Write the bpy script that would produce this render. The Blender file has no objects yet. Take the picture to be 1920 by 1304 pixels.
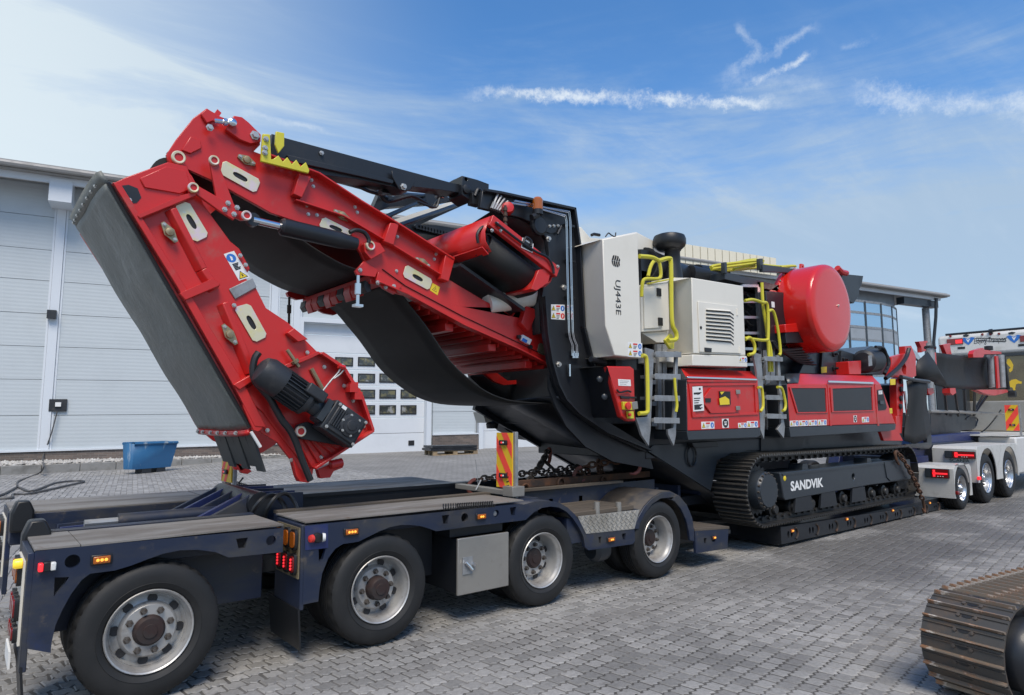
import bpy, math, random
import numpy as np
from mathutils import Vector, Matrix
from mathutils.geometry import tessellate_polygon

random.seed(7)
RNG = np.random.default_rng(7)
SC = bpy.context.scene
COL = SC.collection
R = math.radians

# ------------------------------------------------------------------ camera
# X runs along the trailer (towards the tractor), Y away from the photographer, Z up, metres.
FPX, CX, CY, HOR, VPX, EYE = 1240.0, 960.0, 652.0, 787.0, 2470.0, 1.6
_p = math.atan((HOR - CY) / FPX)
_yaw = math.atan((VPX - CX) * math.cos(_p) / FPX)
FWD = np.array([math.cos(_yaw) * math.cos(_p), math.sin(_yaw) * math.cos(_p), math.sin(_p)])
RGT = np.array([math.sin(_yaw), -math.cos(_yaw), 0.0])
UPV = np.cross(RGT, FWD)
CPOS = np.array([0.0, 0.0, EYE])
cam_d = bpy.data.cameras.new('camera')
cam_d.sensor_width = 36.0
cam_d.lens = 36.0 * FPX / 1920.0
cam_d.clip_end = 3000.0
cam_d.clip_start = 0.05
cam = bpy.data.objects.new('camera', cam_d)
cam.matrix_world = Matrix(((RGT[0], UPV[0], -FWD[0], 0), (RGT[1], UPV[1], -FWD[1], 0), (RGT[2], UPV[2], -FWD[2], EYE), (0, 0, 0, 1)))
COL.objects.link(cam)
SC.camera = cam

# ------------------------------------------------------------------ sky, sun, exposure
SUN_EL, SUN_AZ = R(56.0), R(238.0)          # veiled sun behind the photographer: no hard shadows
EXPO, SKY = 1.0, 0.10
GL = 1.0 / (SKY * 2 ** EXPO)                # cloud radiance that the exposure shows as white
w = bpy.data.worlds.new('World')
SC.world = w
w.use_nodes = True
nt = w.node_tree
for n in list(nt.nodes):
    nt.nodes.remove(n)


def nd(t, typ, **kw):
    n = t.nodes.new(typ)
    for k, v in kw.items():
        setattr(n, k, v)
    return n


def mth(t, op, a, b=None, c=None, clamp=False):
    n = nd(t, 'ShaderNodeMath', operation=op)
    n.use_clamp = clamp
    for i, v in enumerate((a, b, c)):
        if v is None:
            continue
        if isinstance(v, (int, float)):
            n.inputs[i].default_value = v
        else:
            t.links.new(v, n.inputs[i])
    return n.outputs[0]


def vdot(t, v, vec):
    n = nd(t, 'ShaderNodeVectorMath', operation='DOT_PRODUCT')
    t.links.new(v, n.inputs[0])
    n.inputs[1].default_value = vec
    return n.outputs['Value']


def smooth(t, v, a, b):
    n = nd(t, 'ShaderNodeMapRange', interpolation_type='SMOOTHSTEP')
    t.links.new(v, n.inputs['Value'])
    n.inputs['From Min'].default_value = a
    n.inputs['From Max'].default_value = b
    return n.outputs['Result']


def noise(t, vec, scale, detail=5.0, rough=0.55, dist=0.0):
    n = nd(t, 'ShaderNodeTexNoise')
    n.inputs['Scale'].default_value = scale
    n.inputs['Detail'].default_value = detail
    n.inputs['Roughness'].default_value = rough
    n.inputs['Distortion'].default_value = dist
    if vec is not None:
        t.links.new(vec, n.inputs['Vector'])
    return n.outputs['Fac']


def ray(px, py):
    return ((px - CX) / FPX) * RGT - ((py - CY) / FPX) * UPV + FWD


tc = nd(nt, 'ShaderNodeTexCoord')
DIR = tc.outputs['Generated']
sky = nd(nt, 'ShaderNodeTexSky', sky_type='NISHITA')
sky.sun_disc = False
sky.sun_elevation = SUN_EL
sky.sun_rotation = R(90.0) - SUN_AZ
sky.altitude = 0.0
sky.air_density = 1.0
sky.dust_density = 0.15
sky.ozone_density = 4.0
sep = nd(nt, 'ShaderNodeSeparateXYZ')
nt.links.new(DIR, sep.inputs[0])
zc = mth(nt, 'MAXIMUM', sep.outputs['Z'], 0.0)
inv = mth(nt, 'DIVIDE', 1.0, mth(nt, 'ADD', zc, 0.10))
cmb = nd(nt, 'ShaderNodeCombineXYZ')
nt.links.new(mth(nt, 'MULTIPLY', sep.outputs['X'], inv), cmb.inputs[0])
nt.links.new(mth(nt, 'MULTIPLY', sep.outputs['Y'], inv), cmb.inputs[1])
mp = nd(nt, 'ShaderNodeMapping')
mp.inputs['Rotation'].default_value = (0, 0, R(32))
mp.inputs['Scale'].default_value = (0.32, 1.0, 1.0)
nt.links.new(cmb.outputs[0], mp.inputs['Vector'])
wispy = smooth(nt, noise(nt, mp.outputs[0], 1.5, 9.0, 0.62, 0.4), 0.44, 0.78)
mpl = nd(nt, 'ShaderNodeMapping')
mpl.inputs['Scale'].default_value = (1.0, 1.0, 6.5)
mpl.inputs['Rotation'].default_value = (R(4), R(-5), 0)
nt.links.new(DIR, mpl.inputs['Vector'])
strat = noise(nt, mpl.outputs[0], 2.1, 9.0, 0.62, 0.5)
strat = mth(nt, 'ADD', mth(nt, 'MULTIPLY', mth(nt, 'SUBTRACT', strat, 0.5), 0.55), sep.outputs['Z'])
low = mth(nt, 'SUBTRACT', 1.0, smooth(nt, strat, 0.17, 0.52))
veil = smooth(nt, noise(nt, mp.outputs[0], 0.55, 5.0, 0.5), 0.40, 0.75)
bank = Vector((math.cos(R(118)) * math.cos(R(12)), math.sin(R(118)) * math.cos(R(12)), math.sin(R(12))))  # pale cloud bank to the left
sunv = Vector((math.cos(SUN_AZ) * math.cos(SUN_EL), math.sin(SUN_AZ) * math.cos(SUN_EL), math.sin(SUN_EL)))
nearsun = smooth(nt, vdot(nt, DIR, bank), 0.44, 1.0)
fine = smooth(nt, noise(nt, mp.outputs[0], 5.0, 9.0, 0.7, 0.6), 0.35, 0.75)
wispy = mth(nt, 'MULTIPLY', wispy, mth(nt, 'ADD', 0.45, mth(nt, 'MULTIPLY', fine, 0.7)))
wispy = mth(nt, 'MULTIPLY', wispy, mth(nt, 'ADD', 0.12, mth(nt, 'MULTIPLY', low, 1.0)))
cloud = mth(nt, 'ADD', wispy, mth(nt, 'MULTIPLY', veil, 0.16))
cloud = mth(nt, 'ADD', cloud, mth(nt, 'MULTIPLY', low, 0.95))
cloud = mth(nt, 'ADD', cloud, mth(nt, 'MULTIPLY', nearsun, 0.85))
veilsum = mth(nt, 'MINIMUM', cloud, 0.90)
cloud = 0.0


def streak(p0, p1, wdt, strength, frq, seed):
    """a contrail between two directions of the sky, frayed by noise"""
    global cloud
    a = Vector(ray(*p0)).normalized()
    b = Vector(ray(*p1)).normalized()
    n = a.cross(b).normalized()
    tdir = (b - a).normalized()
    mp2 = nd(nt, 'ShaderNodeMapping')
    mp2.inputs['Location'].default_value = (seed, seed * 0.7, 0)
    nt.links.new(DIR, mp2.inputs['Vector'])
    fr = noise(nt, mp2.outputs[0], frq, 9.0, 0.72)
    d = mth(nt, 'ADD', vdot(nt, DIR, n), mth(nt, 'MULTIPLY', mth(nt, 'SUBTRACT', fr, 0.5), wdt * 4.2))
    core = mth(nt, 'SUBTRACT', 1.0, smooth(nt, mth(nt, 'ABSOLUTE', d), 0.0, wdt))
    al = vdot(nt, DIR, tdir)
    lo, hi = a.dot(tdir), b.dot(tdir)
    e = (hi - lo) * 0.16
    rng = mth(nt, 'MULTIPLY', smooth(nt, al, lo - e * 0.4, lo + e), mth(nt, 'SUBTRACT', 1.0, smooth(nt, al, hi - e, hi + e * 0.4)))
    fw = smooth(nt, vdot(nt, DIR, (a + b).normalized()), 0.3, 0.5)
    br = smooth(nt, noise(nt, mp2.outputs[0], frq * 0.8, 7.0, 0.75), 0.30, 0.66)
    m = mth(nt, 'MULTIPLY', mth(nt, 'MULTIPLY', core, rng), mth(nt, 'MULTIPLY', fw, mth(nt, 'MULTIPLY', br, strength)))
    cloud = mth(nt, 'ADD', cloud, m)


streak((880, 172), (1470, 196), 0.012, 0.95, 26, 1.3)
streak((1590, 176), (1990, 196), 0.017, 0.6, 20, 4.1)
streak((1382, 172), (1530, 96), 0.0075, 0.75, 30, 7.7)
streak((1360, 140), (1535, 50), 0.012, 0.42, 24, 2.2)
streak((1385, 40), (1420, 105), 0.010, 0.34, 24, 3.9)
streak((1340, 150), (1560, 158), 0.016, 0.22, 22, 9.4)
streak((1790, 190), (1990, 250), 0.016, 0.34, 22, 8.2)
streak((1575, 90), (1650, 70), 0.007, 0.30, 20, 5.5)
streak((440, 205), (640, 255), 0.006, 0.35, 20, 6.1)
trail = mth(nt, 'MINIMUM', mth(nt, 'ADD', cloud, mth(nt, 'MULTIPLY', wispy, 0.5)), 0.9)
mixc = nd(nt, 'ShaderNodeMixRGB')
nt.links.new(veilsum, mixc.inputs['Fac'])
hs = nd(nt, 'ShaderNodeHueSaturation')
hs.inputs['Saturation'].default_value = 1.2
nt.links.new(sky.outputs[0], hs.inputs['Color'])
nt.links.new(hs.outputs[0], mixc.inputs['Color1'])
cl = nd(nt, 'ShaderNodeMixRGB')
nt.links.new(nearsun, cl.inputs['Fac'])
cl.inputs['Color1'].default_value = (.43 * GL, .56 * GL, .71 * GL, 1)
cl.inputs['Color2'].default_value = (.84 * GL, .93 * GL, .95 * GL, 1)
nt.links.new(cl.outputs[0], mixc.inputs['Color2'])
bg = nd(nt, 'ShaderNodeBackground')
bg.inputs['Strength'].default_value = SKY
mixt = nd(nt, 'ShaderNodeMixRGB')
nt.links.new(trail, mixt.inputs['Fac'])
nt.links.new(mixc.outputs[0], mixt.inputs['Color1'])
mixt.inputs['Color2'].default_value = (.80 * GL, .88 * GL, .96 * GL, 1)
nt.links.new(mixt.outputs[0], bg.inputs['Color'])
wo = nd(nt, 'ShaderNodeOutputWorld')
nt.links.new(bg.outputs[0], wo.inputs['Surface'])

sun_d = bpy.data.lights.new('sun', 'SUN')
sun_d.energy = 1.75
sun_d.angle = R(28)
sun_d.color = (1.0, 0.90, 0.76)
sun = bpy.data.objects.new('sun', sun_d)
sun.rotation_euler = sunv.to_track_quat('Z', 'Y').to_euler()
sun.location = (0, 0, 30)
COL.objects.link(sun)
SC.view_settings.view_transform = 'Standard'
SC.view_settings.look = 'None'
SC.view_settings.gamma = 1.0
SC.view_settings.use_curve_mapping = False
SC.view_settings.exposure = EXPO

# ------------------------------------------------------------------ placing helpers
CROP = {'O': (0, 0, 1.0), 'A': (0, 180, 2.964), 'B': (120, 540, 2.964), 'C': (480, 220, 2.964), 'D': (560, 520, 2.964),
        'E': (1000, 380, 3.622), 'F': (1060, 640, 3.622), 'G': (1380, 420, 3.556), 'H': (1320, 680, 3.2),
        'I': (0, 880, 3.075), 'J': (480, 860, 3.4286), 'K': (860, 820, 3.4286), 'L': (1500, 980, 4.024), 'M': (1620, 560, 5.927),
        'N': (560, 580, 4.658)}


def at(k, X, Y, x=None, y=None, z=None):
    """survey point: where the sight line of a photo point meets a plane of the place"""
    ox, oy, s = CROP[k]
    d = ray(ox + X / s, oy + Y / s)
    if z is not None:
        t = (z - EYE) / d[2]
    elif y is not None:
        t = y / d[1]
    else:
        t = x / d[0]
    return CPOS + t * d


def Q(k, pts, **pl):
    return [at(k, a, b, **pl) for a, b in pts]


# ------------------------------------------------------------------ mesh helpers
class MB:
    def __init__(s):
        s.v, s.f, s.m = [], [], []

    def add(s, vs, fs, m=0):
        o = len(s.v)
        s.v += [tuple(float(c) for c in p) for p in vs]
        s.f += [tuple(i + o for i in f) for f in fs]
        s.m += [m] * len(fs)
        return s

    def box(s, x0, x1, y0, y1, z0, z1, m=0):
        v = [(x0, y0, z0), (x1, y0, z0), (x1, y1, z0), (x0, y1, z0), (x0, y0, z1), (x1, y0, z1), (x1, y1, z1), (x0, y1, z1)]
        return s.add(v, [(3, 2, 1, 0), (4, 5, 6, 7), (0, 1, 5, 4), (1, 2, 6, 5), (2, 3, 7, 6), (3, 0, 4, 7)], m)

    def hexa(s, p, m=0):
        """eight corners: four of one face, then the four opposite"""
        return s.add(p, [(3, 2, 1, 0), (4, 5, 6, 7), (0, 1, 5, 4), (1, 2, 6, 5), (2, 3, 7, 6), (3, 0, 4, 7)], m)

    def prism(s, pts, vec, holes=(), m=0):
        vec = np.array(vec, float)
        loops = [[np.array(p, float) for p in pts]] + [[np.array(p, float) for p in h] for h in holes]
        flat = [p for l in loops for p in l]
        n = len(flat)
        if len(loops) == 1:
            s_faces = [tuple(range(n))] if n <= 4 else [tuple(t) for t in tessellate_polygon([[Vector(p) for p in loops[0]]])]
        else:
            s_faces = [tuple(t) for t in tessellate_polygon([[Vector(p) for p in l] for l in loops])]
        # orient by area vector against vec
        a0 = sum((np.cross(loops[0][i] - loops[0][0], loops[0][(i + 1) % len(loops[0])] - loops[0][0]) for i in range(len(loops[0]))), np.zeros(3))
        fl = a0 @ vec > 0
        base, top = [], []
        for t in s_faces:
            A = sum((np.cross(flat[t[i]] - flat[t[0]], flat[t[(i + 1) % len(t)]] - flat[t[0]]) for i in range(len(t))), np.zeros(3))
            tt = t if A @ vec < 0 else t[::-1]
            base.append(tt)
            top.append(tuple(i + n for i in tt[::-1]))
        sides = []
        o = 0
        for li, l in enumerate(loops):
            k = len(l)
            al = sum((np.cross(l[i] - l[0], l[(i + 1) % k] - l[0]) for i in range(k)), np.zeros(3))
            ccw = al @ vec > 0
            if li:
                ccw = not ccw
            for i in range(k):
                j = (i + 1) % k
                q = (o + i, o + j, o + j + n, o + i + n)
                sides.append(q if ccw else q[::-1])
            o += k
        return s.add(flat + [p + vec for p in flat], base + top + sides, m)

    def tube(s, pts, r, n=8, m=0, caps=True, closed=False):
        P = [np.array(p, float) for p in pts]
        k = len(P)
        rr = r if hasattr(r, '__len__') else [r] * k
        nrm = None
        vs = []
        for i in range(k):
            a = P[i - 1] if (i > 0 or closed) else P[i]
            b = P[(i + 1) % k] if (i < k - 1 or closed) else P[i]
            t = b - a
            t = t / (np.linalg.norm(t) + 1e-12)
            if nrm is None:
                h = np.array([0, 0, 1.0]) if abs(t[2]) < 0.9 else np.array([1.0, 0, 0])
                nrm = np.cross(t, h)
            nrm = nrm - t * (nrm @ t)
            nrm = nrm / (np.linalg.norm(nrm) + 1e-12)
            bn = np.cross(t, nrm)
            for j in range(n):
                c = 2 * math.pi * j / n
                vs.append(P[i] + rr[i] * (math.cos(c) * nrm + math.sin(c) * bn))
        fs = []
        for i in range(k if closed else k - 1):
            i2 = (i + 1) % k
            for j in range(n):
                j2 = (j + 1) % n
                fs.append((i * n + j, i * n + j2, i2 * n + j2, i2 * n + j))
        if caps and not closed:
            fs.append(tuple(range(n - 1, -1, -1)))
            fs.append(tuple((k - 1) * n + j for j in range(n)))
        return s.add(vs, fs, m)

    def cyl(s, a, b, r, n=16, r2=None, m=0):
        return s.tube([a, b], [r, r if r2 is None else r2], n, m)

    def lathe(s, o, ax, prof, n=32, m=0, mod=None):
        """prof: (radius, distance along ax)"""
        o = np.array(o, float)
        ax = np.array(ax, float) / np.linalg.norm(ax)
        h = np.array([0, 0, 1.0]) if abs(ax[2]) < 0.9 else np.array([1.0, 0, 0])
        u = np.cross(ax, h)
        u /= np.linalg.norm(u)
        v = np.cross(ax, u)
        vs = []
        for ri, (r, d) in enumerate(prof):
            for j in range(n):
                c = 2 * math.pi * j / n
                rj = r if mod is None else mod(ri, j, r)
                vs.append(o + ax * d + rj * (math.cos(c) * u + math.sin(c) * v))
        fs = []
        for i in range(len(prof) - 1):
            for j in range(n):
                j2 = (j + 1) % n
                fs.append((i * n + j, i * n + j2, (i + 1) * n + j2, (i + 1) * n + j))
        if prof[0][0] > 1e-4:
            pass
        return s.add(vs, fs, m)

    def sheet(s, rows, m=0):
        nr, nc = len(rows), len(rows[0])
        vs = [p for r in rows for p in r]
        fs = [(i * nc + j, i * nc + j + 1, (i + 1) * nc + j + 1, (i + 1) * nc + j) for i in range(nr - 1) for j in range(nc - 1)]
        return s.add(vs, fs, m)


def wl(o):
    p = np.zeros(3)
    while o is not None:
        p += np.array(o.location)
        o = o.parent
    return p


SPLIT = set('ladder_support pipe_clamp belt_roller hose_fitting boom_brace hydraulic_hose hydraulic_pipe brace folded_railing clamp neck_beam gooseneck deck_beam brake_hose flange_block runner air_line pipe_fitting hull_side housing_rib far_frame cable drip_sill bracket_leg wall_panel pressed_edge under_frame feeder_side hanger_chain pivot_boss'.split())


def shells(mb):
    """the separate shells of a mesh builder"""
    up = list(range(len(mb.v)))

    def find(i):
        while up[i] != i:
            up[i] = up[up[i]]
            i = up[i]
        return i
    for f in mb.f:
        r0 = find(f[0])
        for i in f[1:]:
            up[find(i)] = r0
    grp = {}
    for f, m in zip(mb.f, mb.m):
        grp.setdefault(find(f[0]), []).append((f, m))
    out = []
    for fs in grp.values():
        ids = sorted({i for f, _ in fs for i in f})
        mp_ = {i: k for k, i in enumerate(ids)}
        n = MB()
        n.v = [mb.v[i] for i in ids]
        n.f = [tuple(mp_[i] for i in f) for f, _ in fs]
        n.m = [m for _, m in fs]
        out.append(n)
    return out


def obj(name, mb, mats, parent=None, bevel=0.0, smooth=35, solid=0.0, loc=None, **props):
    if name in SPLIT and parent is not None and loc is None:
        sh = shells(mb)
        if len(sh) > 1:
            return [obj(name, s, mats, parent, bevel, smooth, solid, None, **props) for s in sh][0]
    me = bpy.data.meshes.new(name)
    off = wl(parent) if parent is not None else np.zeros(3)
    if loc is not None:
        off = np.array(loc, float)
    vv = np.array(mb.v, float) - off
    me.from_pydata(vv.tolist(), [], mb.f)
    for m in (mats if isinstance(mats, (list, tuple)) else [mats]):
        me.materials.append(m)
    if len(set(mb.m)) > 1:
        me.polygons.foreach_set('material_index', mb.m)
    me.polygons.foreach_set('use_smooth', [True] * len(me.polygons))
    me.update()
    me.set_sharp_from_angle(angle=R(smooth))
    o = bpy.data.objects.new(name, me)
    COL.objects.link(o)
    if parent is not None:
        o.parent = parent
        if loc is not None:
            o.location = Vector(np.array(loc) - wl(parent))
    elif loc is not None:
        o.location = Vector(loc)
    if solid:
        md = o.modifiers.new('thickness', 'SOLIDIFY')
        md.thickness = solid
        md.offset = 0
    if bevel:
        md = o.modifiers.new('edges', 'BEVEL')
        md.width = bevel
        md.segments = 2
        md.limit_method = 'ANGLE'
        md.angle_limit = R(40)
        md.harden_normals = False
    for k, v in props.items():
        o[k] = v
    return o


def thing(name, label, cat, loc, group=None):
    o = bpy.data.objects.new(name, None)
    o.empty_display_size = 0.2
    o.location = loc
    COL.objects.link(o)
    o['label'] = label
    o['category'] = cat
    if group:
        o['group'] = group
    return o


def twin(o, parent, loc, rot=None):
    c = o.copy()
    COL.objects.link(c)
    c.parent = parent
    c.location = Vector(np.array(loc, float) - wl(parent))
    if rot is not None:
        c.rotation_euler = rot
    return c


def arc(c, r, a0, a1, n, y):
    return [np.array([c[0] + r * math.cos(R(a0 + (a1 - a0) * i / n)), y, c[1] + r * math.sin(R(a0 + (a1 - a0) * i / n))]) for i in range(n + 1)]


def ring(c, r, n=20):
    return [np.array([c[0] + r * math.cos(2 * math.pi * i / n), c[1], c[2] + r * math.sin(2 * math.pi * i / n)]) for i in range(n)]


def spline(pts, n=6):
    P = [np.array(p, float) for p in pts]
    P = [2 * P[0] - P[1]] + P + [2 * P[-1] - P[-2]]
    out = []
    for i in range(1, len(P) - 2):
        for k in range(n):
            t = k / n
            out.append(0.5 * ((2 * P[i]) + (-P[i - 1] + P[i + 1]) * t + (2 * P[i - 1] - 5 * P[i] + 4 * P[i + 1] - P[i + 2]) * t * t + (-P[i - 1] + 3 * P[i] - 3 * P[i + 1] + P[i + 2]) * t ** 3))
    out.append(P[-2])
    return out


# ------------------------------------------------------------------ materials
MATS = {}


def mat(name, col, rough=0.5, metal=0.0, coat=0.0, mix=None, bump=None, spec=0.5, emit=None):
    """mix: list of (colour, noise scale, low, high[, stretch]) layers of dirt"""
    m = bpy.data.materials.new(name)
    m.use_nodes = True
    t = m.node_tree
    b = t.nodes['Principled BSDF']
    b.inputs['Roughness'].default_value = rough
    b.inputs['Metallic'].default_value = metal
    b.inputs['Coat Weight'].default_value = coat
    b.inputs['Coat Roughness'].default_value = 0.08
    b.inputs['Specular IOR Level'].default_value = spec
    b.inputs['Base Color'].default_value = (*col, 1)
    tcn = nd(t, 'ShaderNodeTexCoord')
    last = None
    rl = None
    for k, ly in enumerate(mix or []):
        c2, sc, lo, hi = ly[:4]
        vec = tcn.outputs['Object']
        if len(ly) > 4:
            mpn = nd(t, 'ShaderNodeMapping')
            mpn.inputs['Scale'].default_value = ly[4]
            t.links.new(vec, mpn.inputs['Vector'])
            vec = mpn.outputs[0]
        f = smooth(t, noise(t, vec, sc, 6.0, 0.62), lo, hi)
        mx = nd(t, 'ShaderNodeMixRGB')
        t.links.new(f, mx.inputs['Fac'])
        if last is None:
            mx.inputs['Color1'].default_value = (*col, 1)
        else:
            t.links.new(last, mx.inputs['Color1'])
        mx.inputs['Color2'].default_value = (*c2, 1)
        last = mx.outputs[0]
        if k == 0:
            rl = f
    if last is not None:
        t.links.new(last, b.inputs['Base Color'])
        t.links.new(mth(t, 'ADD', mth(t, 'MULTIPLY', rl, 0.22), rough, clamp=True), b.inputs['Roughness'])
    if bump:
        bn = nd(t, 'ShaderNodeBump')
        bn.inputs['Strength'].default_value = bump[1]
        bn.inputs['Distance'].default_value = bump[2] if len(bump) > 2 else 0.01
        vec = tcn.outputs['Object']
        if len(bump) > 3:
            mpn = nd(t, 'ShaderNodeMapping')
            mpn.inputs['Scale'].default_value = bump[3]
            t.links.new(vec, mpn.inputs['Vector'])
            vec = mpn.outputs[0]
        t.links.new(noise(t, vec, bump[0], 5.0, 0.6), bn.inputs['Height'])
        t.links.new(bn.outputs[0], b.inputs['Normal'])
    if emit:
        b.inputs['Emission Color'].default_value = (*emit[0], 1)
        b.inputs['Emission Strength'].default_value = emit[1]
    MATS[name] = m
    return m


def bsdf(m):
    return m.node_tree.nodes['Principled BSDF']


RED = mat('red_paint', (0.55, 0.019, 0.016), 0.34, coat=0.16, mix=[((0.45, 0.022, 0.022), 3.0, 0.45, 0.9), ((0.40, 0.085, 0.068), 5.0, 0.56, 0.82), ((0.30, 0.07, 0.055), 24.0, 0.66, 0.80)], bump=(4, 0.10, 0.012))
DRUMRED = mat('red_gloss_paint', (0.62, 0.015, 0.010), 0.2, coat=0.5, mix=[((0.54, 0.015, 0.012), 2.0, 0.5, 0.9)])
CREAM = mat('cream_paint', (0.76, 0.725, 0.635), 0.36, coat=0.2, mix=[((0.70, 0.665, 0.575), 2.5, 0.45, 0.85)])
BLACK = mat('dark_grey_paint', (0.011, 0.013, 0.017), 0.40, coat=0.12, mix=[((0.020, 0.022, 0.025), 2.2, 0.45, 0.85)])
SLATE = mat('slate_paint', (0.026, 0.033, 0.041), 0.38, coat=0.15, mix=[((0.036, 0.042, 0.048), 2.4, 0.45, 0.85)])
MOTOR = mat('motor_casting', (0.022, 0.025, 0.030), 0.5, mix=[((0.05, 0.05, 0.05), 9, 0.5, 0.8)], bump=(70, 0.25, 0.004))
RUBBER = mat('conveyor_rubber', (0.011, 0.012, 0.0125), 0.6, mix=[((0.024, 0.024, 0.023), 1.2, 0.4, 0.8, (1, 0.25, 1)), ((0.032, 0.031, 0.029), 12, 0.6, 0.8)], bump=(30, 0.08, 0.004))
TARP = mat('grey_tarpaulin', (0.15, 0.16, 0.146), 0.40, mix=[((0.20, 0.208, 0.192), 2.0, 0.4, 0.75), ((0.15, 0.15, 0.14), 9, 0.62, 0.8)], bump=(3.2, 0.6, 0.04))
TYRE = mat('tyre_rubber', (0.011, 0.0115, 0.012), 0.62, mix=[((0.021, 0.021, 0.021), 4.0, 0.42, 0.8), ((0.040, 0.038, 0.035), 22, 0.63, 0.82)], bump=(50, 0.12, 0.004))
RIM = mat('wheel_steel', (0.50, 0.495, 0.48), 0.42, metal=0.6, mix=[((0.27, 0.25, 0.23), 6, 0.45, 0.8), ((0.17, 0.15, 0.135), 14, 0.58, 0.78)])
ALU = mat('polished_aluminium', (0.62, 0.63, 0.64), 0.30, metal=1.0, mix=[((0.45, 0.45, 0.45), 9, 0.55, 0.8)])
HUB = mat('rusty_hub', (0.028, 0.014, 0.012), 0.65, mix=[((0.03, 0.025, 0.024), 14, 0.4, 0.7)], bump=(50, 0.2, 0.004))
NUT = mat('wheel_nut_steel', (0.13, 0.12, 0.11), 0.55, metal=0.5, mix=[((0.06, 0.045, 0.035), 20, 0.4, 0.7)])
BLUE = mat('worn_blue_paint', (0.012, 0.020, 0.046), 0.44, mix=[((0.042, 0.043, 0.046), 1.7, 0.42, 0.68, (1, 1, 2.2)), ((0.10, 0.085, 0.07), 9.0, 0.60, 0.78), ((0.014, 0.026, 0.075), 3.1, 0.60, 0.75)], bump=(40, 0.08, 0.003))
BLUE2 = mat('clean_blue_paint', (0.018, 0.028, 0.105), 0.4, mix=[((0.05, 0.055, 0.09), 5, 0.5, 0.8)])
DECK = mat('worn_deck_steel', (0.215, 0.20, 0.182), 0.55, mix=[((0.13, 0.115, 0.10), 2.6, 0.40, 0.70, (0.5, 1.6, 1)), ((0.30, 0.30, 0.30), 6, 0.55, 0.8, (0.3, 2.5, 1)), ((0.12, 0.075, 0.045), 9, 0.62, 0.76)], bump=(18, 0.2, 0.006, (0.4, 2, 1)))
FENDER = mat('muddy_fender_steel', (0.055, 0.048, 0.042), 0.6, mix=[((0.12, 0.095, 0.07), 3.0, 0.45, 0.7), ((0.03, 0.03, 0.034), 5, 0.5, 0.7)], bump=(20, .2, .006))
WOOD = mat('weathered_boards', (0.11, 0.088, 0.066), 0.8, mix=[((0.06, 0.05, 0.04), 3.0, 0.35, 0.7, (0.4, 5, 1)), ((0.17, 0.145, 0.115), 8, 0.6, 0.8, (0.3, 6, 1))], bump=(14, 0.4, 0.01, (0.3, 5, 1)))
STEEL = mat('stainless_steel', (0.33, 0.315, 0.285), 0.42, metal=0.45, mix=[((0.25, 0.235, 0.21), 2.2, 0.4, 0.8), ((0.20, 0.185, 0.16), 12, 0.62, 0.8)])
GALV = mat('galvanised_steel', (0.36, 0.37, 0.375), 0.5, metal=0.55, mix=[((0.25, 0.26, 0.265), 8, 0.4, 0.7)])
ZINC = mat('zinc_bolt', (0.52, 0.51, 0.48), 0.40, metal=0.7)
BRASSY = mat('yellow_zinc_steel', (0.40, 0.33, 0.20), 0.42, metal=0.7, mix=[((0.25, 0.2, 0.13), 14, 0.4, 0.7)])
YELLOW = mat('safety_yellow', (0.62, 0.56, 0.035), 0.38, coat=0.2, mix=[((0.52, 0.46, 0.04), 5, 0.5, 0.8)])
RUST = mat('rusty_chain_steel', (0.10, 0.055, 0.035), 0.75, metal=0.3, mix=[((0.19, 0.085, 0.045), 9, 0.45, 0.7), ((0.04, 0.035, 0.033), 6, 0.5, 0.75)])
CHAIN = mat('dark_chain_steel', (0.055, 0.045, 0.038), 0.6, metal=0.35, mix=[((0.13, 0.07, 0.045), 6, 0.48, 0.72)])
CHROME = mat('chrome', (0.75, 0.76, 0.78), 0.12, metal=1.0)
PLASTIC = mat('black_plastic', (0.013, 0.014, 0.016), 0.42)
CABLE = mat('grey_cable', (0.07, 0.07, 0.072), 0.55)
WHITE = mat('white_print', (0.80, 0.80, 0.78), 0.5)
INK = mat('black_print', (0.015, 0.015, 0.017), 0.5)
SIGNBLUE = mat('blue_print', (0.03, 0.17, 0.55), 0.5)
SIGNYEL = mat('yellow_print', (0.80, 0.60, 0.03), 0.5)
SIGNRED = mat('red_print', (0.66, 0.04, 0.03), 0.5)
REFRED = mat('reflective_red', (0.95, 0.075, 0.05), 0.42)
REFYEL = mat('reflective_yellow', (0.80, 0.50, 0.02), 0.42)
AMBER = mat('amber_lens', (0.38, 0.10, 0.01), 0.2, coat=0.5)
AMBERLIT = mat('amber_light', (0.9, 0.4, 0.05), 0.3, emit=((1.0, 0.42, 0.06), 0.55))
YELLIT = mat('yellow_light', (0.9, 0.6, 0.05), 0.3, emit=((1.0, 0.72, 0.04), 0.25))
REDLENS = mat('red_lens', (0.20, 0.012, 0.012), 0.18, coat=0.5)
REDLIT = mat('red_light', (0.9, 0.03, 0.03), 0.3, emit=((1.0, 0.03, 0.05), 0.4))
CLEAR = mat('white_lens', (0.75, 0.75, 0.72), 0.2, coat=0.4)
GLASSD = mat('dark_grille', (0.030, 0.033, 0.036), 0.5, mix=[((0.055, 0.058, 0.06), 3, 0.4, 0.8)], bump=(180, 0.4, 0.003))
FACADE = mat('white_panel_metal', (0.53, 0.575, 0.595), 0.45, mix=[((0.48, 0.525, 0.545), 0.7, 0.4, 0.8), ((0.55, 0.57, 0.58), 5, 0.62, 0.8, (1, 1, 0.15))])
TRIM = mat('facade_trim', (0.66, 0.70, 0.74), 0.45)
ROOFEDGE = mat('roof_edge_metal', (0.30, 0.295, 0.285), 0.5, mix=[((0.3, 0.29, 0.27), 3, 0.4, 0.7)])
ROOFCREAM = mat('cream_roof_metal', (0.78, 0.72, 0.56), 0.5)
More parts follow.
